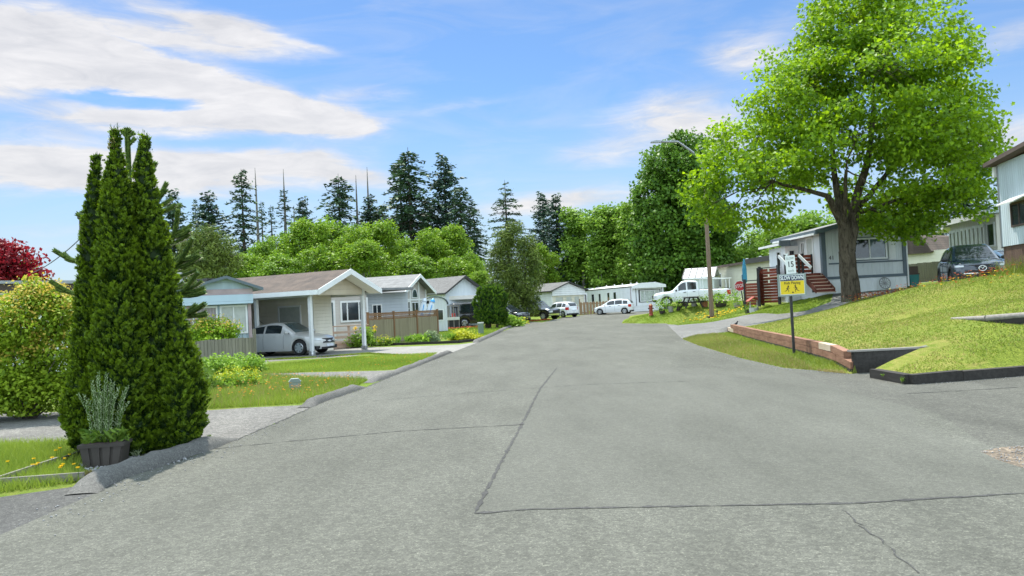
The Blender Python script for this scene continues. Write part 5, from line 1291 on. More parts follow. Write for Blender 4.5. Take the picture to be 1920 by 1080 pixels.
# second brown roof behind
k = House('brown_roof_house', 'house with brown roof and white gable board behind the blue home', (478, 50), (528, 52), .1); kw = k.W
k.wall('beige_lap', 0, kw, 0, 14, 0, 2.9, 3.95); k.roof('roof_brown', 0, kw, 0, 14, 2.9, 3.95, None, .4, .5, .1, 'white', .30)
m = MB(); m.box(kw*.1, kw*.35, 3.2, 3.9, 3.5, 3.72); k.part('roof_vent', 'dark', m)

# --- blue mobile home
h = House('mobile_home', 'blue mobile home with mauve bands and curtained windows beside the beige carport', (345, 30.5), (474, 31.8), 0.0); W = h.W
h.wall('blue_lap', 0, W, .02, 9, 0, .9, nm='skirting'); h.wall('blue_rib', 0, W, .05, 9, .9, 2.35); 
m = MB(); m.prism([(.0, 2.30), (W + .05, 2.30), (W + .05, 2.66), (0, 2.66)], -.28, .04); h.part('awning_band', 'blue_lap', m); m = MB(); m.prism([(0, 2.665), (W + .05, 2.665), (W + .05, 2.88), (.0, 2.88)], -.24, .04); h.part('mauve_band', 'mauve', m)
m = MB(); m.prism([(.0, 2.885), (W + .1, 2.885), (W*.62, 3.30)], -.2, .04); h.part('gable', 'blue_gable', m)
m = MB(); m.prism([(-.25, 2.80), (W*.62, 3.30), (W*.62, 3.38), (-.25, 2.88)], -.45, 9); h.part('roof', 'roof_metal', m); m = MB(); m.prism([(W*.62, 3.30), (W + .4, 2.80), (W + .4, 2.88), (W*.62, 3.38)], -.45, 9); h.part('roof', 'roof_metal', m)
m = MB(); m.prism([(-.25, 2.79), (W*.62, 3.29), (W*.62, 3.40), (-.25, 2.90)], -.48, -.452); h.part('fascia', 'slate', m); m = MB(); m.prism([(W*.62, 3.29), (W + .42, 2.79), (W + .42, 2.90), (W*.62, 3.40)], -.48, -.452); h.part('fascia', 'slate', m)
h.win('F', W*.14, W*.51, 1.12, 2.25, 0.05, 1, 'white', 'blind', .07); h.win('F', W*.54, W*.95, 1.12, 2.25, .05, 2, 'white', 'curtain', .07)
h.trimb('mauve', W*.07, W*.13, .0, .05, .9, 2.3, 'window_trim'); h.trimb('mauve', W*.96, W + .02, .0, .05, .9, 2.3, 'window_trim')
m = MB(); m.lathe([(.10, 2.9), (.10, 3.75), (.001, 3.76)], 10, (W*.16, 3, 0)); h.part('flue_pipe', 'galv', m)
k = House('mobile_home', 'grey blue gabled home end showing between garden cedars and blue home', (285, 37), (374, 37.5), 0.0); kw = k.W
k.wall('blue_rib', 0, kw, 0, 10, 0, 2.7, 3.3); m = MB(); m.prism([(0, 2.7), (kw, 2.7), (kw/2, 3.3)], -.06, -.01); k.part('gable', 'blue_gable', m); k.roof('roof_metal', 0, kw, 0, 10, 2.7, 3.3, None, .3, .3, .08, 'offwhite', .10)
# grey board fence in front of it
fence('board_fence', 'weathered grey board fence in front of the blue home', [gxt(335, 27.6)[:2], gxt(479, 30.0)[:2]], 1.0, 'fence', None, boards=.14, gap=.005, ptop=.30, each=2.6)

# --- long low home at the far left
h = House('mobile_home', 'low pale home with dark brown roof edge behind the golden bush', (-120, 25.5), (185, 30), .0); W = h.W
h.wall('white_rib', 0, W, 0, 5, 0, 2.9); m = MB(); m.box(-.3, W + .3, -.6, 5.4, 3.28, 3.36); h.part('roof', 'roof_brown', m); m = MB(); m.box(-.3, W + .3, -.64, -.6, 2.96, 3.37); h.part('fascia', 'brown_fascia', m)
m = MB(); m.box(-.3, W + .3, -.6, 0, 2.90, 2.96); h.part('soffit', 'offwhite', m); h.trimb('galv', -.3, W + .3, -.70, -.64, 3.26, 3.36, 'gutter')
h.win('F', W*.36, W*.42, 1.6, 2.0, 0, 1); h.win('F', W*.60, W*.68, 1.1, 2.0, 0, 2)
k = House('white_roof_home', 'pale flat metal roof line beyond the low brown roofed home', (60, 44), (200, 46), .1); kw = k.W; k.wall('white_rib', 0, kw, 0, 5, 0, 3.2); m = MB(); m.box(-.2, kw + .2, -.3, 5.2, 3.2, 3.45); k.part('roof', 'roof_metal', m)

# --- grey house with arched window, lattice fence, kayaks
h = House('mobile_home', 'grey house with white framed arched window behind the lattice fence', (753, 50), (803, 53.5), .05); W = h.W; Ln = 12
h.wall('grey_lap', 0, W, 0, Ln, 0, 2.9, 3.85); h.wall('taupe_lap', .02, W - .02, -.06, -.004, .3, 2.9, 3.82, nm='gable_wall'); h.roof('roof_grey', 0, W, 0, Ln, 2.9, 3.85, None, .35, .55, .1, 'white', .22)
for a in (.12, .33, .66, .93): h.trimb('white', W*a - .07, W*a + .07, -.1, -.062, .3, 3.0 if a in (.12, .93) else 3.5, 'trim')
h.trimb('white', W*.12, W*.93, -.105, -.065, 2.28, 2.40, 'trim'); h.win('F', W*.15, W*.31, .8, 2.25, -.07, 2, 'white', 'pane', .06, rows=3, nm='french_window'); h.win('F', W*.70, W*.90, 1.0, 2.22, -.07, 1, 'white', 'pane', .06); h.win('F', W*.36, W*.63, .9, 2.2, -.07, 2, 'white', 'pane', .06)
m = MB(); pts = [(W*.49 + .42*math.cos(a), 2.45 + .62*math.sin(a)) for a in np.linspace(0, PI, 13)]; m.prism(pts, -.115, -.066); f = h.part('arched_window', 'white', m)
m = MB(); m.prism([(W*.49 + .33*math.cos(a), 2.50 + .50*math.sin(a)) for a in np.linspace(0, PI, 13)], -.125, -.117); m.build('pane', HM['pane_b'], f)
h.win('L', 3.2, 4.1, 1.0, 2.1, 0, 2, 'white', 'pane', .07); h.trimb('white', -.08, .06, -.08, .06, .2, 2.9, 'corner_trim'); h.win('L', .35, .6, 1.2, 2.5, 0, 1, 'white', 'pane', .05)
for s in (.05, .95): m = MB(); m.box(W*s - .06, W*s + .06, -.25, -.1, 2.05, 2.25); h.part('wall_lamp', 'black', m)
fence('lattice_fence', 'tan board fence with lattice top and brown posts along the flower bed', [gxt(692, 41)[:2], gxt(822, 48.5)[:2]], 1.62, 'fence_tan', 'fence_brown', lattice=.33, cap='ball', each=2.95, boards=.14, gap=.004, ptop=.06)
def kayak(label, px, D, lean, a0, tip='kayak_w'):
    q = gxt(px, D); t = thing('kayak', label, 'kayak', (q[0], D, q[2]), a0, 'kayaks standing against the grey house'); t.rotation_euler = (R(-6), R(lean), a0)
    V = []; n = 20
    prof = [(math.sin(PI * min(1, (i / n) * .98 + .01)) ** .6) for i in range(n + 1)]
    m = MB()
    for i in range(n + 1):
        z = 2.55 * i / n; r = .27 * prof[i]
        for j in range(12): a = 2*PI*j/12; V.append((r*math.cos(a), .55*r*math.sin(a) + .12*(2*i/n - 1)**2, z))
    F = [(i*12+j, i*12+(j+1) % 12, (i+1)*12+(j+1) % 12, (i+1)*12+j) for i in range(n) for j in range(12)]
    m.add(V, F); m.build('hull', HM['kayak_w'], t, True)
    m = MB(); m.lathe([(.17, 0), (.12, .12), (.02, .24), (.001, .245)], 12, (0, .09, 2.33)); m.build('bow_tip', HM[tip], t, True)
    m = MB(); m.bar((0, -.15, .5), (0, -.11, 2.1), .05, .05, (0, 1, 0)); m.build('side_stripe', HM['kayak_b'], t)
    m = MB(); m.lathe([(.15, -.05), (.17, 0), (.12, .02), (.001, .0)], 12, (0, 0, 0)); o = m.build('cockpit', HM['kayak_b'], t, True); o.location = (0, -.14, 1.2); o.rotation_euler = (R(90), 0, 0); o.scale = (.8, 2.0, 1)
    return t
kayak('white and blue kayak standing on end, left of the leaning pair', 783, 51.0, 14, .2); kayak('more tilted white and blue kayak with bright blue tip', 793, 51.2, 19, .2, 'kayak_b')
# dark roofed pale blue home, shed with arched roof, canopy, board rack
h = House('mobile_home', 'pale blue home with dark grey roof behind the van', (838, 66), (905, 68.5), .2); W = h.W
h.wall('light_rib', 0, W, 0, 9, 0, 2.9, 4.1); h.roof('roof_dark', 0, W, 0, 9, 2.9, 4.1, None, .3, .4, .1, 'dark', .16)
k = House('garden_shed', 'small grey green shed with arched roof in front of the dark roofed home', (793, 58), (840, 58.5), .1, 'shed'); kw = k.W
m = MB(); m.prism([(0, 0), (kw, 0), (kw, 2.0)] + [(kw/2 + kw/2*math.cos(a), 2.0 + .5*math.sin(a)) for a in np.linspace(.2, PI - .2, 9)] + [(0, 2.0)], 0, 2.4); k.part('wall', 'grey_rib', m)
m = MB(); arc = [(kw/2 + (kw/2 + .12)*math.cos(a), 1.98 + .58*math.sin(a)) for a in np.linspace(0, PI, 13)]; m.prism(arc + [(x*.985 + kw/2*.015, z - .06) for x, z in reversed(arc)], -.1, 2.5); k.part('roof', 'slate', m)
k.win('F', .35, kw - .25, .75, 1.6, 0, 1, 'white', 'pane', .07)
g = thing('canvas_canopy', 'dirty white canvas canopy on poles behind the van rear', 'canopy', gxt(858, 67.5) + np.array([0, 0, 0]), .1)
m = MB(); m.box(-1.1, 1.9, -1.2, 1.2, 2.28, 2.6); m.build('canvas', HM['canvas'], g)
for x, y in ((-1.05, -1.1), (1.8, -1.1), (-1.05, 1.1), (1.8, 1.1)): m = MB(); m.tube([(x, y, 0), (x, y, 2.3)], .04, 6); m.build('pole', HM['offwhite'], g)
g = thing('board_rack', 'wooden frame rack with upright boards and dark box behind the van tail', 'rack', gxt(832, 64), .1)
for x in (0, .42, .84, 1.26): m = MB(); m.box(x - .04, x + .04, 0, .06, 0, 1.85); m.build('upright', HM['log'], g)
m = MB(); m.box(-.06, 1.36, -.02, .08, 1.78, 1.86); m.build('top_bar', HM['log'], g); m = MB(); m.box(-.02, 1.3, -.06, -.02, .68, .92); m.build('cross_board', HM['offwhite'], g); m = MB(); m.box(.02, 1.3, .1, .7, 0, .68); m.build('storage_box', HM['black'], g)

# ------------------------------------------------------------------ street furniture
# lamp pole
lD = 52.0; q = gxt(1335, lD); top = P(1322, 385, lD); t = thing('street_lamp', 'tall brown wooden lamp pole with curved arm on the second lawn', 'street lamp', (q[0], lD, q[2]))
hh = P(1308, 300, lD)[2] - q[2]
m = MB(); m.tube([(0, 0, -.1), (0, 0, .6), (-.02, 0, hh*.6), (-.03, 0, hh)], [.165, .155, .125, .10], 12); m.build('pole', HM['pole'], t, True)
m = MB(); m.box(-.26, .22, -.22, .22, -.1, .12); m.build('base_block', HM['black'], t)
m = MB(); e = P(1232, 266, lD); ex, ez = e[0] - q[0], e[2] - q[2]; m.tube([(-.05, 0, hh - .8), (-.12, 0, hh - .2), (-.45, 0, hh + .35), (-.95, 0, hh + .75), (-1.6, 0, ez - .06), (ex, 0, ez)], .075, 8); m.build('arm', HM['galv'], t, True)
m = MB(); m.prism([(ex + .35, ez + .05), (ex - .05, ez + .09), (ex - .42, ez + .02), (ex - .42, ez - .05), (ex + .2, ez - .07)], -.13, .13); m.build('lamp_head', HM['galv'], t)
m = MB(); m.tube([(.35, 0, 0), (.35, 0, .42)], .025, 6); m.box(.30, .40, -.04, .04, .36, .46); m.build('tap_post', HM['black'], t)
# stop sign
sD = 47.0; q = gxt(1401, sD); t = thing('stop_sign', 'red octagonal stop sign on a bent leaning post beside the side road', 'sign', (q[0], sD, q[2]), R(-14))
e = P(1388, 536, sD); dx, dz = e[0] - q[0], e[2] - q[2]
m = MB(); m.tube([(0, 0, -.05), (-.05, 0, .35), (dx*.6, 0, dz*.55), (dx, 0, dz + .3)], .032, 8); m.build('post', HM['black'], t, True)
pl = MB(); oc = [(.30*math.cos(PI/8 + i*PI/4)/math.cos(PI/8), .30*math.sin(PI/8 + i*PI/4)/math.cos(PI/8)) for i in range(8)]
pl.prism(oc, -.006, .006); o = pl.build('sign_border', HM['signwhite'], t); o.location = (dx - .02, -.05, dz); o.rotation_euler = (0, R(-9), 0)
pl = MB(); pl.prism([(x*.92, z*.92) for x, z in oc], -.0085, -.0065); k = pl.build('sign_face', HM['signred'], o)
letters('lettering', 'STOP', HM['signwhite'], k, (0, -.0095, -.005), .27, sx=.8, bold=.004)
# slow down sign
wD = 20.6; q = gxt(1488, wD); q[2] -= .02; t = thing('warning_sign', 'slow down kids playing sign with 15 speed plate on a black post', 'sign', (q[0], wD, q[2]), R(-4))
cz = P(1484, 534, wD)[2] - q[2]; cx = P(1484, 534, wD)[0] - q[0]; bw, bh = hpx(52, wD), hpx(38, wD)
m = MB(); m.box(-.03, .03, -.03, .03, -.2, cz + .2); m.build('post', HM['black'], t)
m = MB(); m.box(-bw/2, bw/2, -.062, -.035, -bh/2 - .03, bh/2 + .02); bd = m.build('backboard', HM['boxgrey'], t); bd.location = (cx, 0, cz)
m = MB(); m.box(-bw*.43, bw*.43, -.070, -.0622, -bh*.49, bh*.49); w_ = m.build('white_panel', HM['signwhite'], bd)
m = MB(); m.box(-bw*.415, bw*.415, -.074, -.0702, bh*.20, bh*.465); m.build('header_band', HM['signblue'], w_)
m = MB(); m.box(-bw*.415, bw*.415, -.074, -.0702, -bh*.46, bh*.19); m.build('yellow_panel', HM['signyellow'], w_)
letters('lettering', 'SLOW DOWN', HM['signwhite'], w_, (0, -.0765, bh*.335), .135, sx=.66, bold=.0035)
letters('lettering', 'Kids Playing', HM['ink'], w_, (0, -.0765, bh*.09), .10, sx=.86)
def kid(xo, fl):
    m = MB()
    def b(x0, z0, x1, z1, wd): m.bar((xo + fl*x0, -.0755, z0 - .185), (xo + fl*x1, -.0755, z1 - .185), .002, wd, Vector((-(z1-z0), 0, x1-x0)).normalized())
    m.lathe([(.001, -.0015), (.021, -.0015), (.021, .0015), (.001, .0015)], 10, (xo + fl*.012, -.0755, -.035), 'y')
    b(.005, .125, -.012, .07, .026); b(-.012, .075, -.045, .035, .015); b(-.045, .035, -.085, .028, .012); b(-.012, .075, .022, .045, .015); b(.022, .045, .014, .0, .012)
    b(.003, .12, .035, .095, .010); b(.035, .095, .055, .11, .009); b(.0, .12, -.03, .105, .010); b(-.03, .105, -.045, .08, .009)
    m.build('running_child', HM['ink'], w_, fix=False)
kid(-.115, 1); kid(.085, -1)
m = MB(); m.lathe([(.001, -.0015), (.02, -.0015), (.02, .0015), (.001, .0015)], 12, (.005, -.0755, -.195), 'y'); m.build('ball', HM['ink'], w_)
pz = P(1482, 496, wD)[2] - q[2]; px_ = P(1481.5, 496, wD)[0] - q[0]
m = MB(); m.box(-.125, .125, -.035, -.03, -.235, .235); sp = m.build('speed_plate', HM['signwhite'], t); sp.location = (px_, 0, pz); sp.rotation_euler = (0, R(-2.5), 0)
letters('lettering', 'SLOW', HM['boxgrey'], sp, (0, -.037, .155), .085, sx=.8); letters('lettering', '15', HM['ink'], sp, (0, -.037, .0), .20, sx=.85, bold=.003); letters('lettering', 'km/h', HM['boxgrey'], sp, (0, -.037, -.165), .08, sx=.9)
m = MB(); m.box(-.02, .02, -.028, .0, cz - pz, .28); m.box(-.05, .04, -.03, .01, .255, .285); st = m.build('rear_slat', HM['signwhite'], t); st.location = (px_ - .08, 0, pz)
# utility boxes
q = gxt(902, 51.5); t = thing('utility_box', 'green utility cabinet standing by the kerb near the round cedar', 'utility box', (q[0], 51.5, q[2]), .1); m = MB(); m.box(-.17, .17, -.17, .17, 0, .66); m.build('cabinet', HM['boxgreen'], t); m = MB(); m.box(-.19, .19, -.19, .19, .66, .73); m.build('lid', HM['offwhite'], t)
q = gxt(553.5, 18.2); t = thing('utility_pedestal', 'short green grey utility pedestal in the weedy grass', 'utility box', (q[0], 18.2, q[2]), .3); m = MB(); m.prism([(-.115, 0), (.115, 0), (.125, .24), (.08, .29), (-.08, .29), (-.125, .24)], -.10, .10); m.build('cabinet', HM['boxgrey'], t); m = MB(); m.box(-.135, .135, -.115, .115, .215, .235); m.build('lid_rim', HM['boxgrey'], t)

# ------------------------------------------------------------------ timber wall and kerb logs on the right
def courses():
    t = thing('timber_wall', 'red brown stacked timber retaining wall along the right verge', 'retaining wall', (wall_foot[0][0], wall_foot[0][1], 0))
    pts = [np.array(p) for p in wall_foot]; d = [0]
    for a, b in zip(pts, pts[1:]): d.append(d[-1] + np.hypot(*(b - a)))
    def at(s):
        i = min(max(0, np.searchsorted(d, s) - 1), len(pts) - 2); f = (s - d[i]) / (d[i+1] - d[i]); p = pts[i] * (1-f) + pts[i+1] * f; dr = (pts[i+1] - pts[i]); dr = dr / np.hypot(*dr); return p, dr
    tot = d[-1]; z0 = np.interp
    for c, (s0, s1, ht, mats) in enumerate([(-.05, tot*.78, .15, ['timber_dark']), (-.05, tot + .3, .15, ['timber']), (.45, tot - .9, .15, ['timber', 'timber', 'timber', 'timber_pale'])]):
        s = s0; i = 0
        zb = [-.02, .13, .285][c]
        while s < s1 - .05:
            e = min(s1, s + (1.15 if c else 2.4) + random.uniform(-.1, .1)); pa, da = at(max(0, s)); pb, db = at(min(tot, e))
            if s < 0: pa = pa + da * s
            if e > tot: pb = pb + db * (e - tot)
            m = MB(); lift = .015 * max(s, 0) * .0
            za = z_strip([pa[0] - .1], [pa[1]])[0]; zb2 = z_strip([pb[0] - .1], [pb[1]])[0]
            drop = .10 * max(0, 1 - max(s, 0) / 6)          # more of the face is bared at the near end
            m.bar((pa[0] - wall_foot[0][0] + .06, pa[1] - wall_foot[0][1], za + zb + ht/2 - .06), (pb[0] - wall_foot[0][0] + .06, pb[1] - wall_foot[0][1] - .016, zb2 + zb + ht/2 - .06), .19 - c*.012, ht - .006)
            mm = mats[i % len(mats)] if len(mats) == 1 or c < 2 else ('timber_pale' if i == 1 else 'timber')
            if c == 1 and s + 2.3 > s1: mm = 'timber_pale'
            m.build('timber_beam', HM[mm], t); s = e; i += 1
    m = MB(); m.bar((.02, -.04, .2), (1.75, -.0, .2), .12, .46); m.build('end_wall', HM['timber_dark'], t); m = MB(); m.bar((-.05, -.04, .445), (1.8, 0, .445), .17, .035); m.build('cap_plank', HM['log'], t)
courses()
def beamline(name, label, pts, hgt, w, mat, cat, z0=-.03):
    t = thing(name, label, cat, (pts[0][0], pts[0][1], 0))
    for a, b in zip(pts, pts[1:]):
        n = max(1, round(math.hypot(b[0]-a[0], b[1]-a[1]) / 1.1))
        for i in range(n):
            p = [a[k] + (b[k]-a[k]) * i / n - pts[0][k] for k in (0, 1)]; q = [a[k] + (b[k]-a[k]) * ((i + 1) / n - .006) - pts[0][k] for k in (0, 1)]; j = [random.uniform(-.012, .012) for _ in range(4)]
            m = MB(); m.bar((p[0], p[1] + j[0], z0 + hgt/2 + j[1]), (q[0], q[1] + j[2], z0 + hgt/2 + j[3]), w * random.uniform(.94, 1.05), hgt); m.build('beam', HM[mat], t)
    return t
def tzr(p): return float(z_road([p[0]], [p[1]])[0])
beamline('timber_kerb', 'low dark timber kerb around the front corner of the right lawn', [(p[0], p[1]) for p in curb], .20, .17, 'timber_dark', 'kerb')
a = P(1786, 604, 18.3); b = P(1850, 603, 17.2); c = P(1940, 600, 16.2)
t = thing('retaining_log', 'grey log edging set in the flowery slope at the right edge', 'log', a); m = MB()
a[2] = tz(a[0], a[1]) - .02; t.location = tuple(a)
pts = [Vector(a) - Vector(a), Vector((b[0], b[1], tz(b[0], b[1]) + .06)) - Vector(a), Vector((c[0], c[1], tz(c[0], c[1]) + .20)) - Vector(a)]
m.tube([pts[0], pts[1]], [.05, .065], 10); m.build('log', HM['log'], t, True); m = MB(); m.tube([pts[1] + Vector((0, -.05, .0)), pts[2]], [.075, .075], 10); m.build('log', HM['log'], t, True)
m = MB(); m.bar(pts[1] + Vector((.0, -.06, -.16)), pts[2] + Vector((0, -.06, -.16)), .10, .26); m.build('backing_board', HM['timber_dark'], t)  # dark strip in place of the shadow below the log
# ------------------------------------------------------------------ near planting
def spray_env(envs, base, n_cl, per, size, D):
    """plumes over the surface of stacked outlines: envs = [(axis pixel xs, ys, half widths px, depth offset)]"""
    Cs = []; Us = []; Ns = []; Ts = []; core = []
    for (ax, ay, hw, dy, frac) in envs:
        ay = np.array(ay, float); n = int(n_cl * frac)
        wz = np.interp(np.linspace(ay[0], ay[-1], 200), ay, hw) + 3; cz = np.cumsum(wz) / wz.sum()
        yy = np.interp(rng.random(n), cz, np.linspace(ay[0], ay[-1], 200))
        th = rng.random(n) * 2 * PI; xx = np.interp(yy, ay, ax); ww = np.maximum(np.interp(yy, ay, hw) - (9 if D < 20 else 2), 1.0)
        lump = 1 + .10*np.sin(yy*.085 + 3*th) + .08*np.sin(yy*.19 - 2*th + 1.0) + rng.normal(size=n)*.05
        pts = np.stack([P(a, b, D + dy) for a, b in zip(xx, yy)]) - base
        rr_ = hpx(ww, D) * lump * np.where(rng.random(n) < .25, rng.uniform(.72, .95, n), 1.0)
        out = np.stack([np.cos(th), np.sin(th) * .95, np.zeros(n)], 1)
        c = pts + out * rr_[:, None]
        O = np.repeat(out, per, 0); m = n * per
        h = rng.random(m); side = rng.normal(size=m) * .030 * (1.15 - h); tw = np.repeat(rng.normal(size=n) * .5, per)
        tang = np.stack([-O[:, 1], O[:, 0], np.zeros(m)], 1)
        fan = unit(tang * np.cos(tw)[:, None] + O * np.sin(tw)[:, None])
        up = unit(np.array([0, 0, 1.0]) + O * (.25 + .5 * h[:, None]) + tang * (tw * .5)[:, None])
        C = np.repeat(c, per, 0) + up * ((h - .35) * np.repeat(np.clip(hpx(ww, D) * 1.1, .06, .17), per))[:, None] + fan * side[:, None] + O * (.045 * h * h)[:, None] + rng.normal(size=(m, 3)) * .008
        Cs.append(C); Us.append(unit(up + fan * np.sign(side)[:, None] * .55 + rng.normal(size=(m, 3)) * .18)); Ns.append(unit(np.cross(up, fan) + rng.normal(size=(m, 3)) * .45))
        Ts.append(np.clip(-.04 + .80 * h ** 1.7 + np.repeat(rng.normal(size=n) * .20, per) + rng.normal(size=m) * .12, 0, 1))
        core.append((ax, ay, np.array(hw) * .70, dy))
    C = np.concatenate(Cs); n = len(C)
    return C, np.concatenate(Us), np.concatenate(Ns), np.concatenate(Ts), core
def columnar(label, envs, n_cl, per, size, D, bx, by, name='columnar_cedar', group=None, fm='cedar'):
    b0 = P(bx, by, D); b0[2] = tz(b0[0], D); dy0 = envs[0][3]
    C, U, Nn, Tn, core = spray_env(envs, b0, n_cl, per, size, D)
    t = thing(name, label, 'cedar tree', b0, 0, group)
    keep = C[:, 2] > 0.02; C, U, Nn, Tn = C[keep], U[keep], Nn[keep], Tn[keep]
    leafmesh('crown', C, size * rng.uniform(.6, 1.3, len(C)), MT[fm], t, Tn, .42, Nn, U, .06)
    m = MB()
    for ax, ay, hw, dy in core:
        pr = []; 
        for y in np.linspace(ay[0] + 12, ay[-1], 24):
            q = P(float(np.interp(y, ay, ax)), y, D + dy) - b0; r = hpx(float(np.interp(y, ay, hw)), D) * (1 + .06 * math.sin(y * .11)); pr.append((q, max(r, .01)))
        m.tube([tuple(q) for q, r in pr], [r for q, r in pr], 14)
    m.build('inner_growth', MT['core'], t, True, fix=False)  # solid dark core, added to block light inside the crown
    m = MB(); m.tube([(0, dy0, -.05), (0, dy0, .5)], [.06, .05], 8); m.build('trunk', MT['bark_dark'], t, True)
    return t
gD = 10.7
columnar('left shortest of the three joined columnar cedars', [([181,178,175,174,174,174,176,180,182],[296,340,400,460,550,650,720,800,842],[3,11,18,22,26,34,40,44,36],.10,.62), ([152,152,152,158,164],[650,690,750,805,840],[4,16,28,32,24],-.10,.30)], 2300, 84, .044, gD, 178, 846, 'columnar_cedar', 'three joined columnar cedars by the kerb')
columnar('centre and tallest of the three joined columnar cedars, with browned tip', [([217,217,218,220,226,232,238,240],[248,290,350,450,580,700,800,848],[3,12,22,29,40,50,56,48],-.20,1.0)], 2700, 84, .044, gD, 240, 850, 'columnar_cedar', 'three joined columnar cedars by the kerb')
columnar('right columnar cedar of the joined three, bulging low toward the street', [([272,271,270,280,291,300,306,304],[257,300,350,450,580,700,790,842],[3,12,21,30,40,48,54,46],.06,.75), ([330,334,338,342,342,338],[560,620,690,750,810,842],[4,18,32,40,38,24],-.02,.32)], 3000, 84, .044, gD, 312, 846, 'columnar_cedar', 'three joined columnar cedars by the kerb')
for o, (tx, ty, dd, nn) in zip([x for x in bpy.data.objects if x.name.startswith('columnar_cedar')], [(181, 300, .10, 14), (217, 252, -.20, 18), (272, 262, .06, 16)]):
    m = MB(); b0_ = np.array(o.location)
    for k in range(nn):
        p0_ = P(tx + random.uniform(-7, 7), ty + random.uniform(4, 26), gD + dd) - b0_; e_ = p0_ + np.array([random.uniform(-.05, .05), random.uniform(-.04, .04), random.uniform(.08, .20)]); m.tube([p0_, (p0_ + e_) / 2 + np.array([random.uniform(-.012, .012), 0, 0]), e_], [.005, .004, .002], 4, False)
        for j in range(4): f_ = random.uniform(.3, .9); q_ = p0_ * (1 - f_) + e_ * f_; m.tube([q_, q_ + np.array([random.uniform(-.035, .035), random.uniform(-.03, .03), .04])], [.003, .0015], 3, False)
    m.build('leader_twigs', MT['weed' if tx != 217 else 'petal_r'] if False else MT['weed'], o, fix=False)
n = 60; o = bpy.data.objects['columnar_cedar.001']; C = np.stack([P(210 + rng.normal()*4, 268 + rng.normal()*5, gD - .20 - .10*rng.random()) for _ in range(n)]) - np.array(o.location); leafmesh('browned_tip', C, .05, MT['grass_dry'], o, rng.random(n), .4, None, np.column_stack([rng.normal(size=(n, 2))*.4, np.ones(n)]))
# round trimmed cedar across
rD = 61.0
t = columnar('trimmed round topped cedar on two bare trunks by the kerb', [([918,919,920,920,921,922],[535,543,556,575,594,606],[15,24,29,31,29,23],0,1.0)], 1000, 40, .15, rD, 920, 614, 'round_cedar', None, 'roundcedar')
m = MB(); b_ = t.location
for px in (912, 917, 932): q = gxt(px, rD); m.tube([(q[0]-b_[0], 0, -.05), (q[0]-b_[0] + .05, 0, .5), (q[0]-b_[0]+.1, 0, 1.1)], [.11, .09, .08], 8)
m.build('trunk', MT['bark_dark'], t, True)

# monkey puzzle behind the cedars
kD = 12.6; k0 = P(262, 830, kD); k0[2] = tz(k0[0], kD)
t = thing('monkey_puzzle_tree', 'monkey puzzle tree with spiky upturned branches behind the columnar cedars', 'tree', k0)
ktip = P(238, 246, kD) - k0; mbk = MB(); mbk.tube([(0, 0, 0), (ktip[0]*.5, .0, ktip[2]*.5), tuple(ktip)], [.10, .06, .022], 10); SC = []; SU = []; SN = []
def spiky(pts, r):
    pts = [Vector(p) for p in pts]
    for a, b in zip(pts, pts[1:]):
        ln = (b - a).length; n = max(1, int(ln / .016)); d = (b - a).normalized(); x = d.orthogonal().normalized(); y = d.cross(x)
        for i in range(n):
            for j in range(7):
                th = 2*PI*j/7 + i*.9; o = x*math.cos(th) + y*math.sin(th); SC.append(a.lerp(b, (i + random.random()*.4)/n) + o*r*1.0 + d*.008); SU.append(d*.85 + o*.62); SN.append(o*.8 - d*.55)
def kbranch(pxl, dy, subs):
    pts = [P(x, y, kD) - k0 for x, y in pxl]; n = len(pts)
    pts = [Vector((p[0], dy * i / (n - 1) * 1.0, p[2])) for i, p in enumerate(pts)]
    fine = []
    for i in range(n - 1):
        for s in range(4): fine.append(pts[i].lerp(pts[i+1], s / 4))
    fine.append(pts[-1])
    for i in range(1, len(fine) - 1): fine[i] = (fine[i-1] + fine[i]*2 + fine[i+1]) / 4
    mbk.tube(fine, .022, 6); spiky(fine[2:], .030)
    for (f, dx, dyy, dz, ln) in subs:
        s = fine[int(f * (len(fine) - 1))]; e = s + Vector((dx, dyy, dz)).normalized() * ln; mid = s.lerp(e, .5) + Vector((0, 0, -.06 * ln)); q = [s, s.lerp(mid, .6), mid, mid.lerp(e, .5) + Vector((0, 0, -.02*ln)), e]
        mbk.tube(q, .019, 6); spiky(q, .028)
spiky([tuple(Vector(ktip) * f) for f in (.6, .7, .8, .9, 1.0)], .036)
kbranch([(240,330),(240,270),(238,240)], 0, [(.55, 1, 0, .9, .16), (.75, -.8, .2, .8, .12), (.75, 1, .2, .5, .12), (.95, .7, 0, .4, .07), (.95, -.7, 0, .5, .07)])
kbranch([(245,330),(262,305),(275,278)], -.2, [(.6, .2, .3, 1, .16), (.8, .9, .1, .3, .12)])
kbranch([(245,360),(275,345),(298,306)], -.1, [(.6, .8, 0, .35, .18), (.8, .9, -.3, .6, .1)])
kbranch([(250,420),(290,395),(318,344)], -.1, [(.55, .9, .1, .5, .34), (.75, .9, -.2, .75, .16)])
kbranch([(252,490),(300,470),(335,440),(344,395)], -.2, [(.45, .9, .1, .35, .46), (.6, 1, -.2, .3, .36), (.7, .9, .3, .5, .3)])
kbranch([(255,540),(310,525),(350,490),(378,450)], -.35, [(.4, 1, .1, .22, .55), (.5, .95, -.2, .35, .55), (.62, .9, .2, .55, .42), (.7, 1, -.1, .2, .30)])
kbranch([(255,565),(310,560),(355,548),(385,512)], -.3, [(.42, 1, .1, .16, .55), (.5, 1, -.2, .05, .55), (.6, .95, .2, .5, .40), (.7, 1, .1, .12, .32)])
kbranch([(258,600),(320,598),(365,590),(405,570)], -.45, [(.5, 1, .1, .12, .45), (.6, .9, -.2, .6, .3), (.7, 1, .2, -.05, .3)])
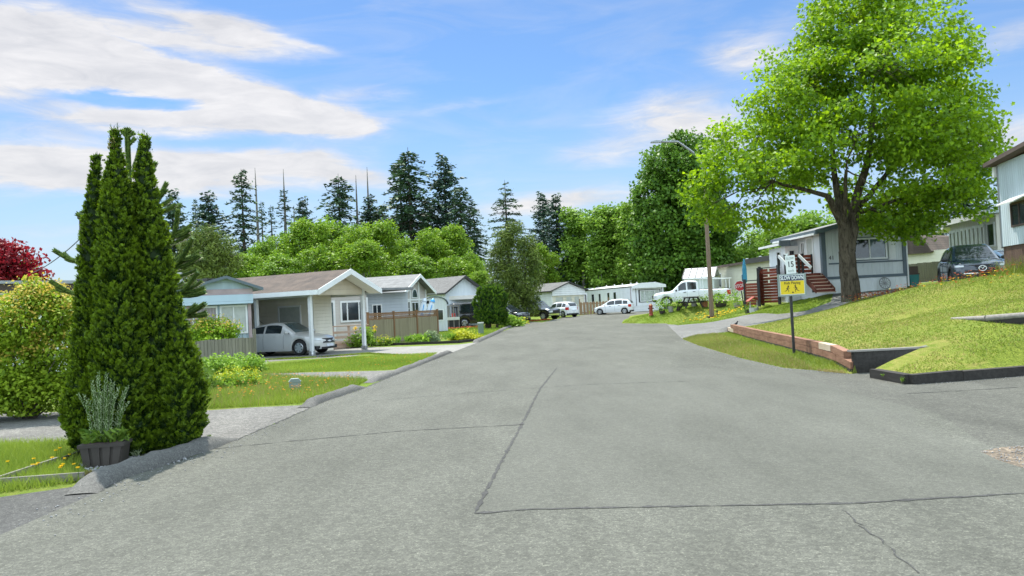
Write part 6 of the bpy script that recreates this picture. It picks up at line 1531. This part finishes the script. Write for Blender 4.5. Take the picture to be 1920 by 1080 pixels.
kbranch([(258,625),(320,615),(350,605),(372,604)], -.4, [(.6, 1, .2, -.1, .2)])
kbranch([(250,430),(190,420),(150,402)], -.1, [(.7, -.9, 0, .6, .16)])
kbranch([(252,520),(190,500),(140,488),(114,470)], -.2, [(.7, -.8, .1, .75, .16), (.6, -1, .2, .3, .2)])
kbranch([(255,575),(190,560),(140,548),(114,527)], -.3, [(.7, -.9, .1, .3, .2)])
for i in range(8): kbranch([(250, 400 + 25*i), (250 + 30*(-1)**i, 395 + 25*i), (250 + 60*(-1)**i, 375 + 25*i)], .6 + .1*i, [(.6, (-1)**i, .3, .5, .3)])
mbk.build('trunk', MT['monkey_stem'], t, True, fix=False)
leafmesh('scale_leaves', np.array([tuple(v) for v in SC]), .058, MT['monkey'], t, rng.random(len(SC)), .5, np.array([tuple(v) for v in SN]), np.array([tuple(v) for v in SU]), .05)

def bush(name, label, D, L_, n, leaf, mat, base_px, cat='shrub', group=None, top=None, flat=.8, stems=True, up=.5, asp=.6):
    b0 = gxt(base_px, D); t = thing(name, label, cat, b0, 0, group); lob = pxlobes(b0, D, L_)
    cen, out = blob_points(lob, n, .35); C, O, ct = clump_leaves(cen, out, 14, leaf * 1.0, flat)
    C[:, 2] = np.maximum(C[:, 2], .03 + rng.random(len(C)) * .1); Nn = unit(O * .4 + np.array([0, 0, up]) + rng.normal(size=C.shape) * .6); tn = ct * .5 + rng.random(len(C)) * .5
    if top is None: leafmesh('foliage', C, leaf * rng.uniform(.6, 1.3, len(C)), MT[mat], t, tn, asp, Nn)
    else:
        k = (O[:, 2] > -.05) & (rng.random(len(C)) < .22 + .55 * np.clip(O[:, 2], 0, 1)) & (C[:, 2] > np.quantile(C[:, 2], .45))
        leafmesh('foliage', C[~k], leaf * rng.uniform(.6, 1.3, (~k).sum()), MT[mat], t, tn[~k], asp, Nn[~k]); leafmesh('new_leaves', C[k] + O[k] * leaf * .4 + np.array([0, 0, leaf*.3]), leaf * .8 * rng.uniform(.6, 1.2, k.sum()), MT[top], t, tn[k], asp, Nn[k])
    if stems:
        m = MB()
        for i in range(min(26, len(cen))):
            c = cen[i]; m.tube([(c[0]*.12, c[1]*.12, 0), (c[0]*.5, c[1]*.5, c[2]*.55), tuple(c)], [.022*leaf/.09, .014*leaf/.09, .006], 5)
        m.build('stems', MT['bark_dark'], t, True)
    return t
bush('golden_shrub', 'large golden tipped green shrub left of the columnar cedars', 15.4, [(60,600,75,60),(120,590,45,52),(0,630,60,45),(42,570,34,34),(95,560,36,32),(100,665,60,62),(20,690,80,62),(-70,665,80,60),(60,728,84,46),(130,735,44,42),(-20,735,74,44),(62,545,22,18),(-80,720,70,54),(60,532,14,12),(85,545,12,12),(128,575,16,20),(10,585,18,14),(150,650,30,60)], 2300, .085, 'goldbush', 55, top='goldtip')
b_ = leafy('red_maple', 'dark red leaved ornamental maple at the left edge', gxt(10, 34), pxlobes(gxt(10, 34), 34, [(0,490,60,22),(20,468,28,14),(45,515,36,16),(-30,480,50,30),(10,515,60,16),(-60,520,60,40)]), MT['redleaf'], MT['bark_dark'], 240, 30, .17, .26, None, .12, None, .3, .5, .8, True, 'tree', .4)
bush('green_shrub', 'light green shrub tops behind the red leaved maple', 38, [(40,500,22,14),(30,512,30,12)], 60, .16, 'hedge_g', 40, stems=False)
# cable and its pole
pD2 = 20.0; q = gxt(160, pD2); t = thing('utility_pole', 'thin dark pole with cap showing left of the cedars top', 'pole', q); hz = P(152, 405, pD2); m = MB(); m.tube([(0, 0, 0), (hz[0] - q[0], 0, hz[2] - q[2])], [.06, .05], 8); m.build('shaft', HM['brown_fascia'], t); m = MB(); m.lathe([(.05, -.1), (.09, -.06), (.09, .02), (.05, .05), (.03, .12), (.001, .12)], 10, (hz[0] - q[0], 0, hz[2] - q[2])); m.build('cap', HM['dark'], t)
a = P(156, 442, pD2); b = P(62, 511, 27.0); m = MB(); m.tube([a * (1 - f) + b * f + np.array([0, 0, -.10 * 4 * f * (1 - f)]) for f in np.linspace(0, 1, 13)], .014, 5); tag(m.build('service_cable', HM['black']), 'black service cable slanting from the pole to the low roof', 'cable')
# planter with spiky plant
lD = 9.85; q = gxt(199, lD); pt = thing('planter_tub', 'dark brown ribbed planter tub on the kerb corner before the cedars', 'planter', q, R(10)); w1, w0, hh = hpx(38, lD), hpx(31, lD), hpx(40, lD)
m = MB(); m.prism([(-w0, 0), (w0, 0), (w1, hh), (-w1, hh)], -.16, .16)
for x in np.linspace(-.75, .75, 4): m.prism([(x*w0 - .035, .0), (x*w0 + .035, .0), (x*w1 + .045, hh - .03), (x*w1 - .045, hh - .03)], -.178, -.16)
m.box(-w1 - .012, w1 + .012, -.185, .185, hh - .03, hh + .012); m.build('tub', HM['planter'], pt); m = MB(); m.box(-w1*.9, w1*.9, -.14, .14, hh + .013, hh + .02); m.build('soil', HM['brown_fascia'], pt)
sp_ = thing('spiky_plant', 'grey green plant with tall upright spikes growing in the planter tub', 'plant', q + np.array([0, 0, hh + .01])); C = []; U = []; Tn = []; m = MB()
for i in range(28):
    x = random.uniform(-.2, .2); y = random.uniform(-.1, .1); hgt = random.uniform(.55, 1.0) * hpx(142, lD) * (1 - abs(x) * .9); lx = x * 1.5 + random.uniform(-.05, .09); ly = y + random.uniform(-.06, .06)
    p = [Vector((x*.8 + (lx - x*.8) * f * f, y + (ly - y) * f, hgt * f)) for f in np.linspace(0, 1, 8)]; m.tube(p, [.006]*6 + [.004, .002], 5, False)
    for k in range(int(hgt / .011)):
        f = .05 + .95 * k / (hgt / .011); c = p[min(7, int(f * 7))].lerp(p[min(7, int(f * 7) + 1)], f * 7 % 1); th = k * 2.4
        C.append((c.x + .014*math.cos(th), c.y + .014*math.sin(th), c.z)); U.append((.6*math.cos(th), .6*math.sin(th), .9)); Tn.append(random.random())
m.build('stems', MT['weed'], sp_, fix=False); leafmesh('spike_leaves', np.array(C), rng.uniform(.030, .052, len(C)), MT['heather'], sp_, np.array(Tn), .35, None, np.array(U))
n = 240; th = rng.random(n)*2*PI; rad = rng.uniform(.05, .26, n); C = np.stack([rad*np.cos(th)*1.1, rad*np.sin(th)*.7, rng.uniform(.0, .16, n)], 1); leafmesh('base_leaves', C, rng.uniform(.08, .15, n), MT['weed'], sp_, rng.random(n), .3, None, np.stack([np.cos(th), np.sin(th), rng.uniform(.3, 1.2, n)], 1))
# weathered border boards, gravel, weeds, dandelions
def board(label, a, b, w, hgt, mat):
    p = G(*a, .03); q = G(*b, .03); t = thing('border_board', label, 'board', p); m = MB(); d = Vector(q) - Vector(p); m.bar((0, 0, hgt/2 - .02), d + Vector((0, 0, hgt/2 - .02)), w, hgt); m.build('plank', HM[mat], t); return t
board('white weathered board along the front of the near lawn corner', (-30, 911), (158, 897), .035, .09, 'log')
board('white weathered board running back across the near lawn corner', (-10, 906), (108, 866), .035, .08, 'log')
board('dark short board between the lawn corner and the planter tub', (118, 868), (160, 850), .04, .09, 'timber_dark')
def scatter(poly, n, near=True):
    P_ = np.array(poly); lo = P_.min(0); hi = P_.max(0); out = np.zeros((0, 2))
    while len(out) < n:
        q = lo + rng.random((n * 3, 2)) * (hi - lo); q = q[inpoly(q[:, 0], q[:, 1], poly)]
        if near:
            d = np.hypot(q[:, 0], q[:, 1]); q = q[rng.random(len(q)) < (d.min() / d) ** 1.0]
        out = np.concatenate([out, q])
        if len(q) == 0: break
    return out[:n]
def blades(name, label, poly, n, hgt, wid, mat, zf=terr, dry=None, lean=.5, patchy=0.0, near=True, cat='grass'):
    q = scatter(poly, n, near)
    q = q[(polydist(q[:, 0], q[:, 1], curb) > .26) & (polydist(q[:, 0], q[:, 1], [(wx, wy), (wx + 1.8, wy)]) > .14) & (polydist(q[:, 0], q[:, 1], [curb[0], (wx + 1.7, wy + .05)]) > .30)]
    if patchy:
        v = np.sin(q[:, 0]*1.3 + 2*np.sin(q[:, 1]*.7)) + np.sin(q[:, 1]*1.7 + q[:, 0]*.6); q = q[v > rng.normal(size=len(v)) - patchy]
    n = len(q); z = zf(q[:, 0], q[:, 1]); h = hgt * rng.uniform(.45, 1.25, n); th = rng.random(n) * 2 * PI; w_ = wid * rng.uniform(.6, 1.3, n); ln = rng.normal(size=(n, 2)) * lean * h[:, None]
    a = np.column_stack([q[:, 0] - np.cos(th)*w_/2, q[:, 1] - np.sin(th)*w_/2, z - .005]); b = np.column_stack([q[:, 0] + np.cos(th)*w_/2, q[:, 1] + np.sin(th)*w_/2, z - .005]); c = np.column_stack([q[:, 0] + ln[:, 0], q[:, 1] + ln[:, 1], z + h])
    V = np.stack([a, b, c], 1).reshape(-1, 3); tn = np.clip(.5 + .25*np.sin(q[:, 0]*1.1)*np.sin(q[:, 1]*.9) + rng.normal(size=n)*.22, 0, 1)
    o = npmesh(name, V, np.arange(3*n).reshape(-1, 3), MT[mat], None, np.repeat(tn, 3)); return tag(o, label, cat, None, 'stuff')
corner = G0([(-700, 850), (-160, 842), (0, 834), (150, 830), (162, 846), (140, 880), (158, 896), (150, 905), (0, 926), (-160, 938), (-700, 960)])
blades('grass', 'long fresh grass of the near lawn corner', corner, 60000, .12, .009, 'fresh', terr)
blades('grass', 'weedy grass strip around the green grey pedestal', G0([(375, 768), (384, 700), (500, 705), (600, 711), (690, 713), (664, 728), (610, 748), (560, 757), (470, 763)]), 34000, .13, .013, 'fresh', terr)
blades('dry_grass', 'dry seeding grass among the weedy strip', G0([(375, 768), (400, 715), (500, 705), (600, 711), (690, 713), (660, 730), (600, 752), (470, 763)]), 2200, .24, .009, 'grass_dry', terr)
blades('grass', 'mown grass strip between the two gravel tracks', G0([(490, 702), (500, 684), (660, 670), (820, 662), (770, 690), (720, 694), (600, 697)]), 30000, .07, .018, 'fresh', terr)
blades('grass', 'grass strip beside the carport driveway', G0([(470, 676), (600, 670), (690, 664), (800, 669), (690, 663), (560, 673)]), 6000, .07, .02, 'grass', terr)
blades('grass', 'tall weeds along the grey board fence', G0([(350, 760), (352, 690), (370, 678), (470, 676), (480, 684), (400, 700), (385, 765)]), 12000, .32, .016, 'weed', terr, None, .35)
blades('grass', 'mown lawn grass on the right slope', lawn1, 130000, .036, .022, 'grass', terr, lean=.9)
blades('dry_grass', 'yellowed grass in patches on the right slope', lawn1, 60000, .038, .02, 'grass_dry', terr, None, .8, -.1)
blades('grass', 'rough grass on the verge below the timber wall', strip, 26000, .07, .016, 'grass', z_strip, lean=.7)
blades('dry_grass', 'dry grass along the street edge of the verge', [(x + (.0), y) for x, y in right_edge] + [(x - .55, y) for x, y in reversed(wall_foot)], 12000, .07, .016, 'grass_dry', z_strip, lean=.7)
lawn2 = [tip2] + near2[1:] + [(15.2, 39.0), (15.2, 42.5), (14.4, 44.5), (15.5, 50), (17, 56), (11, 58.5), (9.2, 60.5)]
blades('grass', 'second lawn grass around the lamp pole', lawn2, 40000, .05, .045, 'fresh', terr, lean=.8)
blades('grass', 'grass beyond the flower bed up to the van', [tuple(gxt(x, d)[:2]) for x, d in ((824, 49), (905, 47), (945, 58), (975, 66), (850, 66), (822, 58))], 16000, .07, .04, 'fresh', terr)
def flowers(name, label, q, hgt, head, mat, zf=terr, cat='wildflowers', stem=True):
    n = len(q); z = zf(q[:, 0], q[:, 1]); h = hgt * rng.uniform(.6, 1.3, n); C = np.column_stack([q, z + h]); C2 = np.repeat(C, 5, 0); a = np.tile(np.arange(5) * 2*PI/5, n) + np.repeat(rng.random(n)*6, 5); U = np.stack([np.cos(a), np.sin(a), np.full(5*n, .35)], 1)
    o = leafmesh(name, C2 + U * head * .42, head * rng.uniform(.8, 1.2, 5*n), MT[mat], None, rng.random(5*n), .8, np.stack([-np.cos(a)*.3, -np.sin(a)*.3, np.ones(5*n)], 1) + rng.normal(size=(5*n, 3))*.3, U)
    tag(o, label, cat, None, 'stuff')
    if stem: blades_at(q, z, h)
    return o
_st = []
def blades_at(q, z, h): _st.append((q, z, h))
hill = [(15.4, 35.9), (16.6, 36.2), (18, 29.8), (20.3, 27.6), (22, 25), (22, 19.5), (16, 17.4), (13.2, 19.2), (13.6, 23), (13.2, 28), (13.4, 32)]
q = scatter(hill, 2300); v = np.sin(q[:, 0]*1.1 + 1) + np.sin(q[:, 1]*.8); q = q[v > rng.normal(size=len(v)) * .8 - .5]
flowers('wildflowers', 'rust orange hawkweed flowers over the right slope', q, .22, .040, 'petal_r')
crest = np.array([(15.3 + 3.0*t + random.gauss(0, .25), 36.0 - 6.4*t + random.gauss(0, .3)) for t in np.random.default_rng(3).random(420)]); flowers('wildflowers', 'row of rust flowers along the gravel edge by the maple', crest, .26, .055, 'petal_r')
flowers('wildflowers', 'scattered yellow flowers over the right slope', scatter(hill, 160), .14, .05, 'petal_y')
d2 = np.array([(lambda p: (p[0] + random.gauss(0, .5), p[1] + random.gauss(0, .7)))(gxt(1290 + 110*f, 52.5 - 1.0*f)) for f in np.random.default_rng(4).random(120)]); flowers('wildflowers', 'yellow dandelion drift across the second lawn', d2, .07, .085, 'petal_y', stem=False)
strip_poly = G0([(400, 760), (400, 710), (690, 714), (650, 735), (560, 755)]); flowers('wildflowers', 'orange flowers dotted in the weedy strip', scatter(strip_poly, 170), .2, .026, 'petal_o'); flowers('wildflowers', 'small orange yellow flowers in the mown strip', scatter(G0([(560, 694), (600, 672), (810, 663), (760, 690)]), 90), .07, .026, 'petal_o', stem=False)
flowers('wildflowers', 'rust coloured ground flowers below the van and rack', scatter([tuple(gxt(x, d)[:2]) for x, d in ((826, 61), (905, 61), (905, 63.4), (826, 63.4))], 170), .12, .07, 'petal_r', stem=False)
flowers('wildflowers', 'rust coloured ground flowers in front of the black pickup', scatter([tuple(gxt(x, d)[:2]) for x, d in ((992, 70.5), (1030, 72), (1034, 74), (994, 73.5))], 150), .12, .08, 'petal_r', stem=False)
q = np.concatenate([s[0] for s in _st]); z = np.concatenate([s[1] for s in _st]); h = np.concatenate([s[2] for s in _st]); n = len(q); wv = .006
V = np.stack([np.column_stack([q[:, 0] - wv, q[:, 1], z]), np.column_stack([q[:, 0] + wv, q[:, 1], z]), np.column_stack([q, z + h])], 1).reshape(-1, 3); tag(npmesh('flower_stems', V, np.arange(3*n).reshape(-1, 3), MT['weed'], None, np.full(3*n, .5)), 'thin green stems under the wildflowers', 'stems', None, 'stuff')
for i, (x, y) in enumerate([(35,748),(155,735),(175,755),(257,697),(275,686),(320,716),(298,734),(290,760),(340,760),(357,776),(240,730),(277,775),(165,762),(150,762),(283,768)]):
    px, py = x * .4075, 560 + y * .4075; hd = .10 + .05 * random.random(); p = G(px, py, hd + .02)
    t = thing('dandelion', 'yellow dandelion flower on thin stem in the near lawn corner', 'flower', (p[0], p[1], 0.02), 0, 'dandelions in the near lawn corner'); m = MB(); m.tube([(0, 0, -.02), (.01, 0, hd*.6), (0, 0, hd)], .003, 5); m.build('stem', MT['weed'], t)
    a = np.arange(22) * 2.4; leafmesh('flower_head', np.stack([.011*np.cos(a), .011*np.sin(a), np.full(22, hd)], 1), .026, MT['petal_y'], t, rng.random(22), .5, None, np.stack([np.cos(a), np.sin(a), np.full(22, .5)], 1))
# pebbles round the planter
n = 900; c0 = G0([(150, 872), (240, 845), (330, 852), (352, 862), (300, 876), (230, 893), (190, 905)]); q = scatter(c0, n); z = terr(q[:, 0], q[:, 1]); C = np.column_stack([q, z + .008]); octv = np.array([[1,0,0],[-1,0,0],[0,1,0],[0,-1,0],[0,0,.7],[0,0,-.7]]); s = rng.uniform(.008, .022, n)
V = (C[:, None] + octv[None] * s[:, None, None] * rng.uniform(.7, 1.3, (n, 6, 1))).reshape(-1, 3); F = (np.arange(n)[:, None, None]*6 + np.array([[0,2,4],[2,1,4],[1,3,4],[3,0,4],[2,0,5],[1,2,5],[3,1,5],[0,3,5]])[None]).reshape(-1, 3); tag(npmesh('gravel', V, F, HM['stone']), 'loose grey gravel around the planter tub', 'gravel', None, 'stuff')
def tuft(label, px, py, n, hgt, mat, name='weed_tuft'):
    p = T(px, py); t = thing(name, label, 'weed', p); th = rng.random(n)*2*PI; U = np.stack([np.cos(th)*.5, np.sin(th)*.5, rng.uniform(.4, 1.3, n)], 1); leafmesh('leaves', unit(U)*hgt*.45, hgt*rng.uniform(.6, 1.1, n), MT[mat], t, rng.random(n), .14, None, U)
tuft('broad leaved weed in front of the planter tub', 208, 868, 26, .16, 'weed'); tuft('pale grey green weed right of the planter tub', 256, 856, 50, .14, 'heather')
tuft('straggly dry tuft at the corner of the weathered boards', 165, 898, 60, .13, 'grass_dry'); tuft('weed sprouting by the dark timber kerb corner', 1693, 716, 30, .12, 'weed'); tuft('grassy weed at the left end of the dark timber kerb', 1655, 706, 26, .08, 'weed')
tuft('small weed in the gravel right of the cedars', 392, 822, 24, .08, 'weed')
# flower beds on the left
bush('leafy_shrub', 'left leafy light green clump under the grey fence', 24.5, [(405,684,34,16),(425,690,30,12),(388,690,16,12)], 120, .10, 'hedge_g', 405, 'plant', 'leafy clumps along the grey fence', stems=False)
bush('leafy_shrub', 'right leafy light green clump by the carport corner', 25.5, [(460,681,34,14),(440,678,20,12),(480,684,18,10)], 120, .10, 'hedge_g', 460, 'plant', 'leafy clumps along the grey fence', stems=False)
bush('yellow_shrub', 'yellow flowering mound in the weedy grass strip', 19.6, [(445,712,40,17),(420,720,26,14),(470,720,24,14)], 190, .075, 'hedge_g', 445, top='hedge_y', stems=False)
bush('leafy_shrub', 'green weedy clump right beside the columnar cedars foot', 19.0, [(372,705,16,22),(388,725,14,22),(376,740,12,16)], 80, .09, 'weed', 378, 'plant', stems=False)
bush('yellow_shrub', 'yellow green shrub rising behind the grey board fence', 30.2, [(395,618,42,18),(362,622,26,16),(425,618,24,16),(385,604,18,10),(415,604,10,12),(400,636,44,14),(360,640,26,14)], 380, .11, 'young', 395, top='goldtip')
for i, (lab, px, D, L_, nn, lf, mt, tp) in enumerate([
  ('broad leaved green plant at the foot of the right carport post', 676, 39.5, [(676,636,14,9),(664,642,14,7),(688,628,8,12)], 60, .16, 'hedge_g', None),
  ('low olive plant in the bed under the tan fence', 722, 40.0, [(722,642,12,6)], 26, .14, 'weed', 'hedge_y'),
  ('wide leaved green plant in the middle of the flower bed', 787, 41.5, [(787,637,15,7)], 40, .16, 'hedge_g', None),
  ('round grey green shrub in the flower bed', 811, 42.0, [(811,634,13,11)], 90, .12, 'grey_g', None),
  ('bright yellow flowering shrub at the street end of the bed', 872, 43.0, [(868,634,20,10),(888,636,14,8),(852,637,10,7),(862,628,14,6)], 190, .13, 'hedge_y', 'hedge_y'),
  ('green leafy plants between the round cedar and black suv', 958, 62.0, [(952,604,10,8),(966,606,14,5),(946,596,5,9)], 60, .25, 'hedge_g', None),
  ('yellowish plants beside the pine foot', 972, 66.0, [(972,607,12,5)], 30, .25, 'hedge_y', None)]):
    bush('bed_plant', lab, D, L_, nn, lf, mt, px, 'plant', 'plants of the left flower beds', top=tp, stems=False)
for i, (px, D, lab) in enumerate([(700, 40.2, 'strap leaved iris clump beside the carport post'), (742, 40.6, 'strap leaved clump under the middle of the tan fence'), (765, 41.0, 'small strap leaved clump left of the wide leaved plant'), (837, 42.4, 'strap leaved iris right of the round grey green shrub'), (849, 42.6, 'strap leaved iris next to the yellow flowering shrub')]):
    q = gxt(px, D); t = thing('iris_clump', lab, 'plant', q, 0, 'iris clumps of the flower bed'); n = 40; th = rng.random(n)*2*PI; U = np.stack([np.cos(th)*.35, np.sin(th)*.35, np.ones(n)], 1); leafmesh('leaves', U*.25 + rng.normal(size=(n, 3))*np.array([.08, .08, 0]), rng.uniform(.35, .6, n), MT['hedge_g'], t, rng.random(n)*.6, .10, None, U)
for px, D, lab in ((704, 40.0, 'tall yellow flower spike beside the carport post'), (668, 39.9, 'yellow flower spike left of the carport post foot')):
    q = gxt(px, D); t = thing('flower_spike', lab, 'flower', q); m = MB(); m.tube([(0,0,0),(.02,0,.95)], .012, 5); m.build('stem', MT['weed'], t); n = 30; leafmesh('blossom', np.column_stack([rng.normal(size=(n, 2))*.05, rng.uniform(.72, 1.05, n)]), .10, MT['petal_y'], t, rng.random(n), .7)
be = thing('bed_edging', 'dark timber edging along the flower bed and driveway', 'edging', (bedline[0][0], bedline[0][1], 0)); 
for a, b in zip(bedline, bedline[1:]): m = MB(); m.bar((a[0]-bedline[0][0], a[1]-bedline[0][1], .06), (b[0]-bedline[0][0], b[1]-bedline[0][1], .06), .09, .14); m.build('board', HM['timber_dark'], be)
blades('grass', 'tall grass and weeds at the foot of the metal clad home', [(15.3, 25.6), (16.6, 25.9), (17.5, 24), (15.0, 23.2)], 900, .5, .014, 'grass', terr, None, .35, near=False)
# black bird on the far end of the timber wall
p = np.array([wall_foot[-1][0] + .03, wall_foot[-1][1] - .9]); p3 = (p[0] + .04, p[1], z_strip([p[0] - .1], [p[1]])[0] + .26)
bd = thing('bird', 'small black bird perched on the far end of the timber wall', 'bird', p3, R(200)); m = MB(); m.tube([(.17, 0, .07), (.09, 0, .10), (.0, 0, .13), (-.06, 0, .17), (-.085, 0, .215), (-.11, 0, .225), (-.15, 0, .215)], [.012, .03, .058, .055, .036, .034, .004], 10)
m.build('body', HM['black'], bd, True)
for s in (-.02, .02): m = MB(); m.tube([(0, s, 0), (0, s, .09)], .006, 5); m.build('leg', HM['black'], bd)

# grit and small stones gathered along the edges of the street
pts = []
for line, off, n in ((left_edge, -.12, 520), (right_edge, .12, 260), ([(x, y - .15) for x, y in curb], -.05, 160)):
    ln = np.array(line); sg = rng.integers(0, len(ln) - 1, n); f = rng.random(n)[:, None]; q = ln[sg] * (1 - f) + ln[sg + 1] * f; pts.append(q + rng.normal(size=(n, 2)) * .16 + np.array([-off, 0]))
q = np.concatenate(pts + [scatter(dirt, 260)]); n = len(q); z = z_road(q[:, 0], q[:, 1]); C = np.column_stack([q, z + .006]); s = rng.uniform(.004, .012, n)
V = (C[:, None] + octv[None] * s[:, None, None] * rng.uniform(.7, 1.3, (n, 6, 1))).reshape(-1, 3); F = (np.arange(n)[:, None, None]*6 + np.array([[0,2,4],[2,1,4],[1,3,4],[3,0,4],[2,0,5],[1,2,5],[3,1,5],[0,3,5]])[None]).reshape(-1, 3); tag(npmesh('gravel', V, F, HM['stone']), 'loose grit along the street edges and in the dirt patch', 'gravel', None, 'stuff')
# ------------------------------------------------------------------ world, sun
SUN_EL, SUN_AZ = R(63), R(-20)          # azimuth measured from the view direction, negative = left
SUND = Vector((math.cos(SUN_EL) * math.sin(SUN_AZ), math.cos(SUN_EL) * math.cos(SUN_AZ), math.sin(SUN_EL)))
sl = bpy.data.lights.new('sun', 'SUN'); sl.energy = 5.0; sl.angle = R(.53); sl.color = (1, .945, .85)
so = bpy.data.objects.new('sun', sl); COL.objects.link(so); so.rotation_euler = SUND.to_track_quat('Z', 'Y').to_euler(); so.location = (0, 0, 60)
w = bpy.data.worlds.new('World'); scene.world = w; w.use_nodes = True
nt = w.node_tree; bg = nt.nodes['Background']; bg.inputs[1].default_value = .095
sky = nt.nodes.new('ShaderNodeTexSky'); sky.sky_type = 'NISHITA'; sky.sun_disc = False
sky.sun_elevation = SUN_EL; sky.sun_rotation = SUN_AZ; sky.air_density = 1.0; sky.dust_density = .3; sky.ozone_density = 2.5
tc = nt.nodes.new('ShaderNodeTexCoord'); sep = nt.nodes.new('ShaderNodeSeparateXYZ'); L(nt, tc.outputs['Generated'], sep.inputs[0])
az = mth(nt, 'ARCTAN2', sep.outputs[0], sep.outputs[1]); el = mth(nt, 'ARCSINE', sep.outputs[2])
cmb = nt.nodes.new('ShaderNodeCombineXYZ'); L(nt, az, cmb.inputs[0]); L(nt, mth(nt, 'MULTIPLY', el, 2.2), cmb.inputs[1])
wn = noise(nt, cmb.outputs[0], 5.0, 5, .55, .3); wn2 = noise(nt, scaled(nt, cmb.outputs[0], (1, 1, 1)), 9.0, 6, .6, .6)
wn3 = noise(nt, scaled(nt, cmb.outputs[0], (1, 1.6, 1)), 7.0, 6, .6, .4)
fine = noise(nt, scaled(nt, cmb.outputs[0], (1.0, 2.0, 1)), 14.0, 7, .62, 1.0)
az2 = mth(nt, 'ADD', az, mth(nt, 'MULTIPLY', mth(nt, 'SUBTRACT', wn2, .5), .06))
el2 = mth(nt, 'ADD', el, mth(nt, 'MULTIPLY', mth(nt, 'SUBTRACT', wn3, .5), .035))
def cloud(px, py, rx, ry, wgt=1.0, tilt=0.0, hard=1.0):
    d = ray(px, py); d = d / np.linalg.norm(d)
    a0, e0 = math.atan2(d[0], d[1]), math.asin(d[2])
    ca, sa = math.cos(R(tilt) - TH * 0), math.sin(R(tilt))
    da = mth(nt, 'SUBTRACT', az2, a0); de = mth(nt, 'SUBTRACT', el2, e0)
    p = mth(nt, 'DIVIDE', mth(nt, 'ADD', mth(nt, 'MULTIPLY', da, ca), mth(nt, 'MULTIPLY', de, sa)), rx / FPX)
    q = mth(nt, 'DIVIDE', mth(nt, 'SUBTRACT', mth(nt, 'MULTIPLY', de, ca), mth(nt, 'MULTIPLY', da, sa)), ry / FPX)
    s = mth(nt, 'ADD', mth(nt, 'MULTIPLY', p, p), mth(nt, 'MULTIPLY', q, q))
    return mth(nt, 'MULTIPLY', mth(nt, 'EXPONENT', mth(nt, 'MULTIPLY', s, -hard)), wgt)
CL = [(60,45,240,38,1.0,-3),(330,40,210,34,.9,-6),(460,70,130,22,.8,-14),(590,85,70,9,.5,-14),(420,95,90,10,.5,-10),
      (20,140,150,55,1.5,0),(180,130,190,36,1.4,-10),(360,150,180,32,1.4,-14),(500,190,130,28,1.4,-18),(620,222,90,18,1.4,-12),(420,222,190,22,1.3,2),(560,232,110,22,1.2,0),(250,222,130,13,.9,4),(300,250,200,12,.5,2),
      (60,300,190,32,1.35,-2),(260,310,180,28,1.2,0),(500,305,170,24,1.35,2),(640,325,110,18,1.1,-10),(100,345,180,14,.8,0),(420,345,240,14,.9,0),(380,368,120,10,.6,0),
      (690,178,120,16,.65,2),(850,200,130,16,.5,6),
      (1250,222,130,36,1.05,0),(1400,112,80,32,.95,0),(1130,292,120,28,.85,0),(1330,260,90,50,.8,0),(1895,260,100,46,1.0,6),(1890,72,80,28,.75,8),(1480,40,170,40,.55,8),(1100,372,180,22,1.0,2),(900,340,60,26,.4,0),(960,390,140,20,.5,0),(1250,180,150,20,.3,0),(80,470,240,18,.6,3),(60,435,200,12,.4,3)]
tot = None
for c in CL:
    k = cloud(*c); tot = k if tot is None else mth(nt, 'ADD', tot, k)
for c in [(245,186,120,13,1.3,-2),(240,26,90,12,.6,-10),(60,340,60,8,.4,5),(300,92,110,6,.5,-13)]:
    tot = mth(nt, 'SUBTRACT', tot, cloud(*c))
# unseen sky behind and above: bright clouds added to fill shaded fronts
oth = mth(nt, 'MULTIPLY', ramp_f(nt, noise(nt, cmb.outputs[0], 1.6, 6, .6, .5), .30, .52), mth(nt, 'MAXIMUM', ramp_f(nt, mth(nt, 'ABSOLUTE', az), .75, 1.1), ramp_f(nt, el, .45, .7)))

tot = mth(nt, 'MULTIPLY', tot, mth(nt, 'ADD', .35, mth(nt, 'MULTIPLY', fine, 1.3)))
msk = nt.nodes.new('ShaderNodeMapRange'); msk.interpolation_type = 'SMOOTHSTEP'; msk.inputs[1].default_value = .14; msk.inputs[2].default_value = 1.50; L(nt, tot, msk.inputs[0])
wisp = mth(nt, 'MULTIPLY', ramp_f(nt, noise(nt, scaled(nt, cmb.outputs[0], (.8, 1.7, 1)), 5.0, 8, .6, 1.2), .45, .85), .30)
mk = mth(nt, 'MINIMUM', mth(nt, 'ADD', msk.outputs[0], wisp), .93)
hzn = ramp_f(nt, el, .26, -.02)
shade = ramp(nt, mth(nt, 'ADD', mth(nt, 'MULTIPLY', wn3, .6), mth(nt, 'MULTIPLY', fine, .4)), [(.36, (4.7, 4.7, 4.85)), (.62, (6.3, 6.15, 6.1))])
blue = mixc(nt, 1.0, sky.outputs[0], SKYTINT, 'MULTIPLY')
c1 = mixc(nt, mth(nt, 'MULTIPLY', mth(nt, 'POWER', hzn, 1.15), .92), blue, (4.1, 4.9, 5.6))
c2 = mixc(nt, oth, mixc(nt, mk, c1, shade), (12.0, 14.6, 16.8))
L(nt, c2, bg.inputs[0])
scene.view_settings.view_transform = 'Standard'; scene.view_settings.look = 'None'
scene.view_settings.exposure = EXPO; scene.view_settings.gamma = 1.0
scene.cycles.max_bounces = 8; scene.cycles.diffuse_bounces = 3; scene.cycles.glossy_bounces = 3; scene.cycles.transmission_bounces = 4; scene.cycles.transparent_max_bounces = 8
scene.cycles.use_denoising = True; scene.cycles.sample_clamp_indirect = 6.0
scene.cycles.use_adaptive_sampling = True; scene.cycles.adaptive_threshold = 0.02
